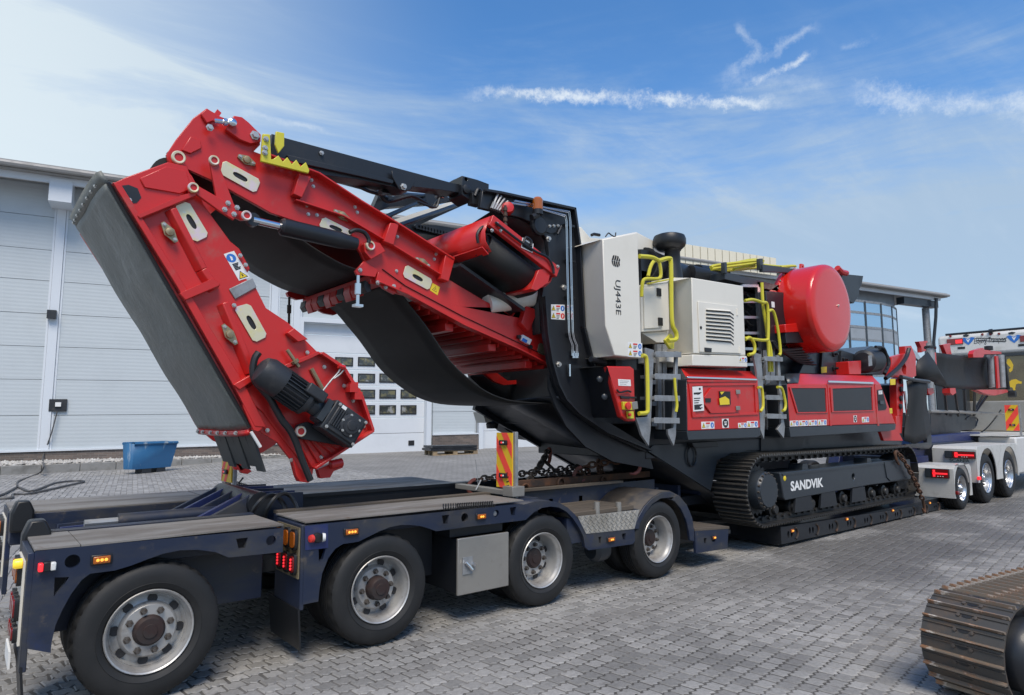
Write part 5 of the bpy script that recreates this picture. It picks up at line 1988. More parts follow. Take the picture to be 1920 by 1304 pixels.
lplate('edge_flange', 'B', [(1702, 785), (1702, 800), (1380, 1008), (1372, 995)], 0.015, 0.09)
lplate('side_plate', 'B', [(980, 600), (1095, 780), (1070, 800), (1040, 790), (985, 660)], 0.001, 0.045)
lplate('hook', 'B', [(1265, 950), (1295, 1000), (1360, 1030), (1372, 1060), (1350, 1082), (1300, 1076), (1280, 1040)], 0.016, 0.05)
for k in range(5):
    lplate('head_rib', 'B', [(1290 + k * 38, 840 + k * 6), (1296 + k * 38, 838 + k * 6), (1372 + k * 38, 992 - k * 24), (1366 + k * 38, 995 - k * 24)], 0.015, 0.045)
oct_cover(lf, 'A', [(962, 618), (1045, 585), (1162, 778), (1080, 818)], YL, IRID)
oct_cover(lf, 'B', [(940, 110), (1030, 85), (1132, 270), (1055, 308)], YL, IRID)
bearing('A', [(900, 705), (978, 815)], YL - .03)
bearing('B', [(880, 205), (955, 315)], YL - .03)
sticker(lf, 'A', [(1243, 880), (1300, 862), (1388, 1008), (1328, 1028)], YL, 'tall')
lplate('cover_strip', 'A', [(1270, 1075), (1400, 1012), (1425, 1065), (1305, 1132)], 0.001, 0.012, GALV)
for k_, pts in (('A', [(718, 580), (925, 918), (1118, 1244), (1300, 1165), (1335, 888), (1365, 940)]), ('B', [(760, 178), (952, 490), (945, 98), (1352, 360), (1446, 440), (1606, 628), (1665, 770), (1130, 792), (1262, 958), (1556, 545), (1296, 1012), (1052, 750), (1430, 940)])):
    for X, Y in pts:
        bolt(lf, at(k_, X, Y, y=YL - 0.016), 0.85)
b = MB()
for X, Y in ((1595, 558), (1600, 545), (1622, 600), (1618, 575)):
    c = at('B', X, Y, y=YL - .05)
    e_ = (X % 7) * .002
    b.box(c[0] - .022 - e_, c[0] + .022 + e_, c[1] - .04 - e_, c[1] + .04 + e_, c[2] - .02 - e_, c[2] + .02 + e_)
obj('flange_block', b, RED, lf)
# grey tarpaulin hood over the carrying side
e0, e1 = at('O', 205, 343, y=YL), at('O', 470, 800, y=YL)
d = (e1 - e0) / np.linalg.norm(e1 - e0)
n = np.array([-abs(d[2]), 0, -abs(d[0])])
n = np.array([d[2], 0, -d[0]])
if n[0] > 0:
    n = -n
L = np.linalg.norm(e1 - e0)
Wc = 6.16 - YL
prof = [(0.0, 0.0), (0.006, 0.025), (0.02, 0.032), (0.12, 0.045), (0.25, 0.052), (0.4, .055), (0.55, 0.055), (0.7, .054), (0.82, 0.052), (0.95, 0.048), (0.992, 0.035), (1.0, 0.0)]
rows = []
NR = 40
for i in range(NR + 1):
    u = i / NR
    row = []
    for (w_, h) in prof:
        wr = 0.004 * math.sin(u * 17 + w_ * 9) * (1 if 0 < w_ < 1 else 0) + 0.005 * math.sin(u * 41 + w_ * 23) * (w_ * (1 - w_) * 3)
        sag = 0.014 * math.sin(math.pi * min(1, u * 3 % 1.0)) * w_ * (1 - w_) * 3
        row.append(e0 + d * (L * u) + np.array([0, Wc * w_, 0]) + n * (h + (wr - sag if h > 0 else 0)))
    rows.append(row)
b = MB()
b.sheet(rows)
tp = obj('dust_cover', b, TARP, cr, solid=0.008, smooth=80)
b = MB()
b.sheet([[e0 + np.array([0, Wc * w_, 0]) + n * h + d * 0.0 for w_, h in prof], [e0 + np.array([0, Wc * w_, 0]) - d * 0.085 + n * (h + .006) for w_, h in prof]])
ft = obj('cover_flap', b, TARP, tp, solid=0.008, smooth=80)
for k, w_ in enumerate((0.1, .2, .33, .47, .6, .73, .85, .93)):
    hh = np.interp(w_, [q[0] for q in prof], [q[1] for q in prof])
    bolt(ft, e0 - d * 0.03 + np.array([0, Wc * w_, 0]) + n * (hh + .008), 0.7, rot=(0, 0, R(-60)))
# hem rod on both edges and the red end frame below
for w_ in (0, 1):
    b = MB()
    b.tube([e0 + np.array([0, Wc * w_ - (.012 if w_ == 0 else -.012), 0]) + n * .01, e1 + np.array([0, Wc * w_ - (.012 if w_ == 0 else -.012), 0]) + n * .01], 0.014, 6)
    obj('hem_rod', b, PLASTIC, tp)
b = MB()
e1b = e1 + d * 0.015
outer = [e1b + np.array([0, Wc * w_, 0]) + n * (h + .018) for w_, h in prof]
inner = [e1b + np.array([0, Wc * (w_ * .98 + .01), 0]) + n * (h - .02) for w_, h in prof]
b.sheet([outer, inner])
b.sheet([[p + d * 0.03 for p in outer], outer])
eh = obj('hood_end_frame', b, RED, cr, solid=0.012)
for w_ in (.12, .3, .45, .6, .78, .9):
    hh = np.interp(w_, [q[0] for q in prof], [q[1] for q in prof])
    bolt(eh, e1b + np.array([0, Wc * w_, 0]) + n * (hh + .024), 0.9, rot=(0, 0, R(-60)))
STRIP = mat('grey_rubber', (0.05, 0.054, 0.052), .55)
# rubber curtain strips hanging inside the head, far hooked cheek
for i in range(6):
    y0 = YL + 0.12 + i * 0.17
    a = e1 + d * 0.02 + np.array([0, y0 - YL, 0]) + n * -0.02
    c = a + np.array([0.12, 0, -0.33 + 0.03 * (i % 2)])
    b = MB()
    b.hexa([a, a + [0.02, 0, 0], a + [0.02, .15, 0], a + [0, .15, 0], c, c + [.02, 0, 0], c + [.02, .15, 0], c + [0, .15, 0]])
    obj('rubber_strip', b, STRIP, eh)
# gear motor hanging on the head
ma, mc = at('B', 1098, 455, y=YL - 0.17), at('B', 1615, 812, y=YL - 0.17)
d2 = (mc - ma) / np.linalg.norm(mc - ma)
n2 = np.array([-d2[2], 0, d2[0]])
Lm = np.linalg.norm(mc - ma)
b = MB()
b.lathe(ma, d2, [(0.0005, -0.03), (0.06, -0.028), (0.095, -0.01), (0.118, 0.04), (0.118, 0.17), (0.108, 0.175)], 28)
gm = obj('gear_motor', b, MOTOR, cr, smooth=30)
b = MB()
b.lathe(ma + d2 * .165, d2, [(0.097, 0), (0.097, Lm - .66), (0.115, Lm - .658), (0.115, Lm - .625), (0.0005, Lm - .625)], 28)
obj('motor_body', b, MOTOR, gm, smooth=30)
b = MB()
for i in range(24):
    a = 2 * math.pi * i / 24
    ux = math.cos(a) * n2 + math.sin(a) * np.array([0, 1, 0])
    tx = -math.sin(a) * n2 + math.cos(a) * np.array([0, 1, 0])
    p0 = ma + d2 * .17
    p1 = ma + d2 * (Lm - .50)
    b.hexa([p0 + ux * .094 - tx * .004, p1 + ux * .094 - tx * .004, p1 + ux * .094 + tx * .004, p0 + ux * .094 + tx * .004, p0 + ux * .118 - tx * .003, p1 + ux * .118 - tx * .003, p1 + ux * .118 + tx * .003, p0 + ux * .118 + tx * .003])
obj('cooling_fins', b, MOTOR, gm, kind='stuff')


def obox(mb, c, a, b_, e, u0, u1, v0, v1, w0, w1, m=0):
    f = lambda u, v, w_: c + a * u + b_ * v + e * w_
    return mb.hexa([f(u0, v0, w0), f(u1, v0, w0), f(u1, v1, w0), f(u0, v1, w0), f(u0, v0, w1), f(u1, v0, w1), f(u1, v1, w1), f(u0, v1, w1)], m)


EY = np.array([0, -1.0, 0])
b = MB()
obox(b, ma + d2 * (Lm * .42), d2, n2, EY, -.05, .11, .02, .10, .03, .135)
obj('terminal_box', b, MOTOR, gm, bevel=0.01)
b = MB()
b.lathe(ma + d2 * (Lm - .46), d2, [(0.09, 0), (0.08, 0.03), (0.068, 0.04), (.068, .10), (.10, .11), (.10, .16)], 20)
obox(b, ma + d2 * (Lm - .36), d2, n2, EY, 0.0, .05, -.085, .085, -.02, .10)
obj('coupling_housing', b, SLATE, gm, smooth=30)
b = MB()
g0 = Lm - .30
obox(b, ma + d2 * g0, d2, n2, EY, 0.0, .30, -.125, .115, -.06, .10)
obox(b, ma + d2 * (g0 + .02), d2, n2, EY, .01, .26, -.105, .095, .10, .118)
gb_ = obj('gearbox', b, MOTOR, gm, bevel=0.02)
gc = ma + d2 * (Lm - .115) + n2 * .005 - EY * .012
b = MB()
b.lathe(gc + EY * .13, EY, [(0.085, 0), (0.085, .012), (.066, .018), (.062, .026), (.04, .028), (.036, .034), (.02, .036), (.0005, .036)], 26)
obj('bearing_cap', b, MOTOR, gb_, smooth=30)
b = MB()
for k in range(5):
    obox(b, ma + d2 * (g0 + .04 + k * .02), d2, n2, EY, 0, .009, -.07 + .0, .07, .118, .130)
obj('housing_rib', b, MOTOR, gb_, kind='stuff')
for a in range(6):
    bolt(gb_, gc + EY * .142 + (math.cos(a * 1.047) * d2 + math.sin(a * 1.047) * n2) * .075, 0.6)
for (u, v) in ((g0 + .03, .09), (g0 + .03, -.10), (Lm - .02, .09), (Lm - .02, -.10)):
    bolt(gb_, ma + d2 * u + n2 * v + EY * .118, 0.7)
b = MB()
b.prism([ma + d2 * (g0 + .05) + n2 * .10 + EY * .119, ma + d2 * (g0 + .09) + n2 * .10 + EY * .119, ma + d2 * (g0 + .09) + n2 * .075 + EY * .119, ma + d2 * (g0 + .05) + n2 * .075 + EY * .119], EY * .002)
obj('type_plate', b, WHITE, gb_)
lplate('torque_arm', 'B', [(1270, 790), (1290, 760), (1340, 745), (1500, 800), (1575, 885), (1540, 878), (1300, 838)], 0.05, 0.09, BLACK)
pin('B', 1312, 798, 0.045, YL - 0.09, IRID)
b = MB()
b.tube(spline(Q('B', [(1082, 360), (1060, 395), (1050, 460), (1065, 520), (1140, 610), (1180, 680), (1215, 740), (1255, 790), (1290, 860), (1325, 960), (1370, 1070)], y=YL - .12), 5), 0.026, 8)
obj('motor_cable', b, PLASTIC, gm)
b = MB()
a, c = at('B', 1240, 345, y=YL - .06), at('B', 1305, 440, y=YL - .06)
b.tube([a, a + (c - a) * .6, a + (c - a) * .61, a + (c - a) * .75, a + (c - a) * .76, c], [.014, .014, .03, .03, .014, .014], 10)
obj('tension_rod', b, BRASSY, lf)
b = MB()
a, c = at('B', 1375, 450, y=YL - .03), at('B', 1440, 570, y=YL - .03)
b.tube([a, c], .018, 8)
obj('spacer_bar', b, BRASSY, lf)
b = MB()
b.tube(spline(Q('B', [(1435, 578), (1480, 520), (1525, 470), (1545, 430), (1560, 440), (1540, 475), (1500, 505)], y=YL - .10), 4), 0.007, 6)
b.tube(Q('B', [(1525, 435), (1560, 445)], y=YL - .1), .02, 6, m=1)
obj('pull_cord', b, [GALV, RED], lf)
b = MB()
q = Q('B', [(1410, 1010), (1500, 970), (1530, 950), (1555, 965), (1550, 1000), (1500, 1020), (1480, 1055), (1425, 1060)], y=YL + .05)
b.prism(q, (0, .06, 0))
b.cyl(at('B', 1480, 985, y=YL + .0), at('B', 1545, 970, y=YL + .0), .035, 12)
obj('scraper_mount', b, RED, lf, bevel=.004)
b = MB()
a, c = at('B', 1040, 800, y=YL - .02), at('B', 1092, 885, y=YL - .02)
b.tube([a, c], .012, 8)
obj('stay_rod', b, WHITE, lf)
plate('hook', 'B', [(960, 980), (1020, 1000), (1045, 1020), (1020, 1036), (985, 1030)], YFAR + .0, .05, RED, lf)
plate('head_cheek', 'B', [(760, 792), (850, 832), (930, 930), (1000, 1010), (960, 985), (880, 870), (830, 850)], YFAR - .0, .03, RED, lf)
# ---- black lifting boom over the conveyor
YB0 = 4.93
bm = [(150, 112), (1100, 368), (1128, 372), (1128, 420), (1000, 400), (870, 385), (860, 405), (810, 410), (775, 390), (560, 345), (300, 312), (80, 235), (88, 92)]
BMP = Q('C', bm, y=YB0)
bmesh_ = MB()
bmesh_.prism(BMP, (0, 0.16, 0))
bo = obj('lifting_boom', bmesh_, BLACK, cr, bevel=0.003)
b = MB()
b.prism([p + np.array([0, 1.25, 0]) for p in BMP], (0, 0.16, 0))
obj('lifting_boom', b, BLACK, cr, bevel=0.008)
b = MB()
b.prism(Q('C', [(165, 215), (560, 305), (760, 355), (750, 375), (550, 330), (180, 250)], y=YB0 - .002), (0, -0.03, 0))
obj('boom_rail', b, BLACK, bo, bevel=0.004)
b = MB()
b.prism(Q('C', [(750, 300), (870, 330), (880, 370), (850, 408), (815, 412), (790, 400), (755, 335)], y=YB0 - .031), (0, -0.012, 0))
obj('boom_gusset', b, BLACK, bo, bevel=0.004)
bolt(bo, at('C', 818, 388, y=YB0 - .045), 1.6)
bolt(bo, at('C', 364, 200, y=YB0 - .01), 1.0)
# yellow transport lock: toothed plate and pointer
plate('lock_plate', 'C', [(38, 92), (78, 95), (85, 235), (98, 232), (125, 212), (150, 248), (175, 222), (200, 262), (225, 236), (248, 275), (278, 250), (298, 296), (292, 312), (28, 245)], YB0 - 0.10, 0.025, YELLOW, bo)
plate('lock_pointer', 'C', [(112, 78), (158, 88), (158, 160), (126, 200), (107, 150)], YB0 - 0.10, 0.025, YELLOW, bo)
for X, Y in ((55, 122), (50, 172), (48, 198)):
    bolt(bo, at('C', X, Y, y=YB0 - 0.102), 1.1)
# cross bracing and hoses between the two arms
b = MB()
for X0, Y0, X1, Y1 in ((330, 320, 690, 420), (690, 420, 980, 440), (720, 555, 980, 440), (800, 600, 1110, 490), (560, 345, 760, 470)):
    a, c = at('C', X0, Y0, y=5.0), at('C', X1, Y1, y=6.15)
    b.tube([a, c], 0.022, 8)
obj('boom_brace', b, BLACK, bo)
b = MB()
a0, a1 = at('C', 640, 470, y=5.6), at('C', 1120, 470, y=5.6)
q = Q('C', [(690, 415), (760, 440), (1000, 420), (1110, 460), (1000, 480), (740, 500), (640, 530)], y=5.9)
b.prism(q, (0, 0.1, 0))
obj('winch_frame', b, BLACK, bo)
b = MB()
b.tube(spline(Q('C', [(690, 400), (700, 440), (740, 470), (860, 440), (930, 470), (980, 500), (1010, 470)], y=5.2), 4), .018, 6)
b.tube(spline(Q('C', [(330, 318), (480, 345), (620, 410), (690, 430)], y=5.1), 4), .014, 6)
b.tube(spline(Q('C', [(900, 470), (950, 490), (1000, 500), (1020, 450)], y=4.92), 4), .012, 6)
obj('hydraulic_hose', b, PLASTIC, bo)
b = MB()
for X, Y in ((700, 420), (1000, 440), (690, 400)):
    c = at('C', X, Y, y=5.15)
    b.cyl(c, c + [.08, 0, .02], .025, 10)
obj('hose_fitting', b, CHROME, bo)
# bracket block on top and lattice of the far deck
plate('boom_bracket', 'C', [(1145, 325), (1232, 348), (1295, 372), (1292, 440), (1240, 440), (1200, 470), (1145, 430)], YB0 - 0.05, 0.22, BLACK, bo, holes=[ring(at('C', 1168, 345, y=YB0 - .05), .018, 12)])
plate('boom_bracket', 'C', [(1102, 345), (1138, 350), (1135, 420), (1105, 420)], YB0 + 0.3, 0.06, BLACK, bo)
b = MB()
b.lathe(at('C', 1168, 402, y=YB0 - .05), (0, -1, 0), [(.045, 0), (.045, .02), (.02, .03), (.0005, .03)], 14)
for X, Y in ((1210, 460), (1250, 440), (1285, 455)):
    c = at('C', X, Y, y=YB0 - .05)
    b.box(c[0] - .05, c[0] + .05, c[1] - .05, c[1] + .03, c[2] - .06, c[2] + .05)
b.tube(spline(Q('C', [(1215, 440), (1235, 400), (1260, 430), (1262, 470)], y=YB0 - .1), 4), .018, 6)
obj('valve_block', b, PLASTIC, bo, bevel=.004)
b = MB()
for k in range(4):
    a, c = at('C', 1310 + k * 12, 510 + k * 4, y=4.72), at('C', 1345 + k * 18, 425 + k * 14, y=4.72)
    b.tube([a, c], 0.012, 6)
    b.tube([a, a + (c - a) * .4], 0.019, 8, m=1)
obj('hose_fitting', b, [GALV, CHROME], bo)

# cream side beam and grating of the far side seen under the boom
b = MB()
b.prism(Q('C', [(735, 580), (1080, 470), (1100, 480), (800, 600)], y=6.4), (0, 0.03, 0))
obj('far_guard', b, CREAM, cr)
b = MB()
b.prism(Q('C', [(800, 615), (1120, 485), (1130, 500), (860, 620)], y=6.2), (0, 0.08, 0))
b.prism(Q('C', [(840, 600), (1000, 600), (1240, 640), (1240, 670), (1000, 660), (850, 640)], y=6.0), (0, 0.3, 0))
obj('far_frame', b, BLACK, cr)
b = MB()
for k in range(14):
    a = at('C', 890 + k * 17, 610 + k * 4, y=5.98)
    b.lathe(a, (0, -1, 0), [(.03, 0), (.03, .03), (.0005, .03)], 10)
obj('chain_case', b, MOTOR, cr, kind='stuff')

# ---- cross belt (overband magnet) with its red frame
YM = 4.50
x0, x1 = at('O', 929, 406, y=YM), at('O', 1048, 500, y=YM)
dm = np.array([x1[0] - x0[0], 0, x1[2] - x0[2]])
Lmg = np.linalg.norm(dm)
dm = dm / Lmg
nm = np.array([dm[2], 0, -dm[0]])
if nm[2] > 0:
    nm = -nm
MY1 = 6.7


def mg(u, y, v):
    return x0 * [1, 0, 1] + dm * (u * Lmg) + nm * v + np.array([0, y, 0])


b = MB()
b.hexa([mg(-.03, YM, -.0), mg(1.02, YM, 0.0), mg(1.02, YM + .05, 0.0), mg(-.03, YM + .05, 0.0), mg(-.03, YM, .11), mg(1.02, YM, .11), mg(1.02, YM + .05, .11), mg(-.03, YM + .05, .11)])
mgf = obj('magnet_frame', b, RED, cr, bevel=0.006)
# side walls with rolled lower edges
for u, s in ((-.02, 1), (1.0, -1)):
    rows = []
    for y in (YM + .05, MY1):
        rows.append([mg(u, y, .0), mg(u, y, .16), mg(u + s * .05, y, .24), mg(u + s * .16, y, .29)])
    b = MB()
    b.sheet(rows)
    obj('magnet_side', b, RED, mgf, solid=.012, smooth=60)
b = MB()
path = [mg(0.10, y, v) for y, v in [(MY1, .09)] + [(YM + .20 - .14 * math.sin(math.pi * k / 16), .215 - .125 * math.cos(math.pi * k / 16)) for k in range(17)] + [(MY1, .36)]]
b.sheet([path, [p + dm * (Lmg * .80) for p in path]])
obj('magnet_belt', b, RUBBER, mgf, solid=.015, smooth=60)
b = MB()
b.cyl(mg(.08, YM + .20, .215), mg(.93, YM + .20, .215), .11, 20)
obj('magnet_drum', b, MOTOR, mgf)
b = MB()
b.hexa([mg(.02, YM + .05, .30), mg(.02, YM + .5, .30), mg(.12, YM + .5, .32), mg(.12, YM + .05, .32), mg(.02, YM + .05, .31), mg(.02, YM + .5, .31), mg(.12, YM + .5, .33), mg(.12, YM + .05, .33)])
obj('magnet_skid', b, RED, mgf)
for u in (.98,):
    rows = [[mg(u, y, v) for y, v in ((YM + .02, .12), (YM + .0, .25), (YM + .05, .38), (YM + .3, .44))], [mg(u + .05, y, v) for y, v in ((YM + .02, .12), (YM + .0, .25), (YM + .05, .38), (YM + .3, .44))]]
b = MB()
b.hexa([mg(.02, YM + .3, .42), mg(1.0, YM + .3, .42), mg(1.0, MY1, .42), mg(.02, MY1, .42), mg(.02, YM + .3, .45), mg(1.0, YM + .3, .45), mg(1.0, MY1, .45), mg(.02, MY1, .45)])
obj('magnet_guard', b, BLACK, mgf)
plate('magnet_end', 'C', [(1640, 850), (1625, 920), (1560, 965), (1530, 955), (1570, 850), (1600, 840)], YM + .02, .4, RED, mgf)
b = MB()
b.tube(spline(Q('C', [(1330, 585), (1400, 640), (1480, 700), (1560, 750), (1620, 780), (1650, 830), (1655, 870)], y=YM - .02), 4), .012, 6)
b.tube(spline(Q('C', [(1235, 700), (1230, 650), (1260, 610), (1290, 630)], y=YM + .1), 4), .014, 6)
obj('hydraulic_hose', b, PLASTIC, mgf)
b = MB()
c = at('C', 1215, 680, y=YM + .35)
b.lathe(c, (-.3, -1, 0), [(.07, -.1), (.09, -.08), (.09, .0), (.05, .03), (.0005, .03)], 16)
obj('hydraulic_motor', b, PLASTIC, mgf)
b = MB()
b.prism(Q('C', [(1480, 670), (1540, 705), (1535, 755), (1472, 725)], y=YM - .004), (0, -.006, 0), m=0)
b.prism(Q('C', [(1484, 680), (1536, 712), (1532, 748), (1478, 720)], y=YM - .011), (0, -.002, 0), m=1)
b.tube(spline(Q('C', [(1485, 700), (1500, 668), (1530, 690), (1528, 720)], y=YM - .02), 3), .012, 6, m=1)
obj('grab_handle', b, [WHITE, PLASTIC], mgf)
for X, Y in ((1338, 592), (1358, 630), (1675, 830), (1310, 630)):
    bolt(mgf, at('C', X, Y, y=YM - .002), 0.9)
b = MB()
for yy in (4.6, 6.3):
    p = mg(.25, yy, 0)
    b.tube([p, p + [0, 0, .25]], .012, 6)
    for k in range(4):
        b.lathe(p + [0, 0, .05 + k * .05], (0, 0, 1), [(.02, 0), (.02, .03)], 6)
obj('hanger_chain', b, CHAIN, mgf)
# grey shaft and dark frame below the magnet
b = MB()
b.cyl(at('C', 1285, 1040, y=5.0), at('C', 1590, 990, y=4.9), .10, 18)
obj('idler_drum', b, CREAM, cr)
b = MB()
b.prism(Q('C', [(1060, 1000), (1600, 1010), (1600, 1120), (1500, 1060), (1440, 1150), (1300, 1080)], y=5.6), (0, .1, 0))
b.box(*[at('C', 1330, 1080, y=5.3)[0], at('C', 1480, 1080, y=5.3)[0]], 5.2, 6.3, at('C', 1400, 1110, y=5.3)[2], at('C', 1400, 1060, y=5.3)[2])
obj('cross_frame', b, BLACK, cr)

# ---- tall black side plates and the hull under the feeder
YP = 4.75
PL = [(905, 357), (935, 362), (1073, 392), (1083, 463), (1091, 615), (1110, 690), (1122, 780), (1217, 838), (1210, 848), (1133, 812), (1080, 776), (1056, 750), (1042, 722), (1030, 680), (1021, 625), (1016, 557), (1030, 476), (1026, 449), (1006, 422), (979, 409), (925, 396), (900, 390)]
PLP = Q('O', PL, y=YP)
b = MB()
b.prism(PLP, (0, 0.05, 0))
sp = obj('side_plate', b, BLACK, cr, bevel=0.006)
b = MB()
b.prism([p + np.array([.38, 1.85, 0]) for p in PLP], (0, 0.05, 0))
obj('side_plate', b, BLACK, cr)
b = MB()
rim_l = Q('O', [(905, 357), (935, 362), (1073, 392), (1083, 463), (1091, 615), (1110, 690)], y=YP)
for a, c in zip(rim_l[:-1], rim_l[1:]):
    d = (c - a) / np.linalg.norm(c - a)
    n = np.array([-d[2], 0, d[0]])
    o = lambda p, y: np.array([p[0], y, p[2]])
    b.hexa([o(a - n * .025, YP - .06), o(c - n * .025, YP - .06), o(c - n * .025, YP), o(a - n * .025, YP), o(a, YP - .06), o(c, YP - .06), o(c, YP), o(a, YP)])
obj('plate_flange', b, BLACK, sp, bevel=.003)
in_l = Q('O', [(1020, 625), (1016, 557), (1030, 476), (1026, 449), (1006, 422), (979, 409), (925, 396)], y=YP)
b = MB()
b.sheet([[p + np.array([0, .05, 0]) for p in in_l], [p + np.array([.38, 1.85, 0]) for p in in_l]])
obj('hopper_wall', b, BLACK, cr, solid=.01)
lowl = Q('O', [(1016, 557), (1021, 625), (1030, 680), (1042, 722), (1056, 750), (1080, 776), (1133, 812), (1217, 846)], y=YP)
b = MB()
fl = []
for a, c in zip(lowl[:-1], lowl[1:]):
    d = (c - a) / np.linalg.norm(c - a)
    n = np.array([-d[2], 0, d[0]])
    o = lambda p, y: np.array([p[0], y, p[2]])
    b.hexa([o(a, YP - .05), o(c, YP - .05), o(c, YP), o(a, YP), o(a + n * .02, YP - .05), o(c + n * .02, YP - .05), o(c + n * .02, YP), o(a + n * .02, YP)])
obj('plate_flange', b, BLACK, sp)
# hull: dark curved belly between the side plates
far_l = spline(Q('O', [(894, 752), (915, 770), (960, 796), (1022, 834), (1093, 871), (1200, 905)], y=6.55), 3)
far_l = [p for p in far_l]
ne = [np.array([p[0] - .30 * (1 - i / len(far_l)), YP + .05, p[2] + .0]) for i, p in enumerate(far_l)]
b = MB()
b.sheet([far_l, [(p * .5 + q * .5) + np.array([0, 0, -.02]) for p, q in zip(far_l, ne)], ne])
obj('hull_bottom', b, BLACK, cr, solid=.02, smooth=60)
hs_ = Q('O', [(1030, 700), (1060, 756), (1090, 785), (1133, 815), (1217, 848), (1225, 880), (1150, 866), (1098, 838), (1062, 800), (1042, 762), (1030, 730)], y=YP + .06)
b = MB()
b.prism(hs_, (0, 0.03, 0))
obj('hull_side', b, BLACK, cr)
b = MB()
b.prism(Q('O', [(894, 752), (910, 766), (1093, 871), (1100, 880), (1085, 880), (890, 768)], y=6.56), (0, .05, 0))
obj('hull_side', b, SLATE, cr)
b = MB()
for k_, q in (('D', [(1022, 750), (1055, 745), (1080, 800), (1040, 810)]),):
    b.prism(Q(k_, q, y=6.62), (0, .2, 0))
obj('junction_box', b, CREAM, cr)
b = MB()
c = at('D', 1075, 815, y=6.7)
b.lathe(c, (0, 0, 1), [(.07, -.06), (.08, 0.0), (.05, .04)], 14)
b.prism(Q('D', [(1110, 810), (1230, 850), (1400, 930), (1330, 910), (1250, 900), (1160, 855)], y=6.62), (0, .2, 0))
obj('far_engine_cover', b, BLACK, cr)
b = MB()
b.prism(Q('D', [(1208, 838), (1214, 838), (1214, 868), (1226, 868), (1226, 874), (1208, 874)], y=6.615), (0, -.003, 0))
obj('letter_print', b, WHITE, cr)
b = MB()
b.prism(Q('D', [(950, 555), (1440, 545), (1445, 705), (1150, 690), (1040, 640)], y=6.46), (0, .04, 0))
b.box(11.75, 12.5, 5.0, 6.5, 1.2, 2.45)
obj('feeder_side', b, BLACK, cr)
# hydraulic pipes running along the plate edge
b = MB()
for o in (0, 8, 26, 34):
    b.tube(Q('E', [(-160 + o, 5 - o * .55), (-40 + o * .6, 24 - o * .5), (66 + o * .5, 52 - o * .55), (212 + o, 95 - o), (221 + o, 130), (228 + o, 500), (238 + o, 880), (246 + o, 925), (262 + o * 1.1, 970), (262 + o * 1.15, 1040)], y=YP - .075), .0055, 6)
obj('hydraulic_pipe', b, CHROME, sp)
b = MB()
for X, Y in ((232, 160), (236, 400), (240, 650), (246, 900), (100, 50)):
    c = at('E', X + 8, Y, y=YP - .02)
    b.box(c[0] - .06, c[0] + .06, YP - .05, YP - .001, c[2] - .012, c[2] + .012)
obj('pipe_clamp', b, PLASTIC, sp)
b = MB()
for k in range(4):
    c = at('E', 268 + k * 10, 1010, y=YP - .03)
    b.cyl(c, c - [0, 0, .07], .014, 8)
    b.cyl(c - [0, 0, .02], c - [0, 0, .05], .02, 6)
c = at('E', 245, 1140, y=YP - .03)
b.cyl(c + [0, 0, .06], c - [0, 0, .06], .018, 8)
obj('pipe_fitting', b, CHROME, sp)
sticker(sp, 'E', [(120, 692), (212, 695), (214, 798), (120, 792)], YP, 'rowr')
b = MB()
b.prism(Q('E', [(60, 155), (180, 148), (195, 160), (190, 200), (110, 210), (65, 195)], y=YP - .001), (0, -.012, 0))
ad = obj('adjuster_plate', b, BLACK, sp)
for k in range(4):
    bolt(ad, at('E', 82 + k * 28, 162 - k * 1, y=YP - .014), .9)
b = MB()
b.lathe(at('E', 30, 160, y=YP - .002), (0, -1, 0), [(.10, 0), (.10, .03), (.08, .045), (.0005, .045)], 22)
b.tube(Q('E', [(165, 215), (190, 160)], y=YP - .03), .012, 6)
obj('pivot_boss', b, BLACK, sp)
for X, Y in ((100, 248), (205, 578), (170, 1100)):
    bolt(sp, at('E', X, Y, y=YP - .002), 1.6)
# beacon and red horn on the plate top
c = at('E', 30, 70, y=YP - .12)
b = MB()
b.cyl(c - [0, 0, .02], c + [0, 0, .03], .05, 14)
b.tube([c - [0, 0, .02], c - [0.08, 0, .06]], .03, 8)
bc_ = obj('warning_beacon', b, PLASTIC, sp)
b = MB()
b.lathe(c + [0, 0, .03], (0, 0, 1), [(.05, 0), (.05, .10), (.035, .12), (.0005, .12)], 16)
obj('lens', b, AMBER, bc_)
c = at('C', 1400, 505, y=YP - .1)
b = MB()
b.lathe(c, (-.5, -1, .1), [(.055, -.06), (.062, 0), (.05, .03), (.02, .035), (.0005, .035)], 16)
obj('horn', b, RED, sp)

# ---- main frame under the superstructure
b = MB()
b.box(5.9, 11.9, 4.80, 6.6, 1.16, 1.55)
b.box(5.3, 11.6, 4.95, 6.6, 1.55, 2.35)
b.box(6.2, 8.3, 4.9, 6.5, 2.2, 2.9)
obj('main_frame', b, BLACK, cr, bevel=.01)
fr_ = [at('O', *p, y=4.78) for p in [(1215, 846), (1225, 835), (1300, 830), (1440, 822), (1700, 800), (1690, 835), (1400, 845), (1345, 862), (1333, 921)]]
b = MB()
b.prism(fr_, (0, .05, 0))
b.prism([p + np.array([0, 1.7, 0]) for p in fr_], (0, .05, 0))
obj('frame_plate', b, SLATE, cr, bevel=.006)
b = MB()
b.sheet([[p + np.array([0, 0.02, 0]) for p in (fr_[0], fr_[-1], fr_[-1] + np.array([.6, 0, -.35]))], [p + np.array([0, 1.72, 0]) for p in (fr_[0], fr_[-1], fr_[-1] + np.array([.6, 0, -.35]))]])
obj('belly_plate', b, BLACK, cr, solid=.02)
plate('service_hatch', 'F', [(860, 690), (1030, 680), (1040, 700), (1040, 718), (875, 722)], 4.70, .1, BLACK)
b = MB()
c = at('F', 860, 780, y=4.76)
b.tube([c + np.array([.09 * math.cos(t), 0, .12 * math.sin(t)]) for t in np.linspace(0, 6.2, 16)], .012, 6)
obj('lashing_ring', b, BLACK, cr)
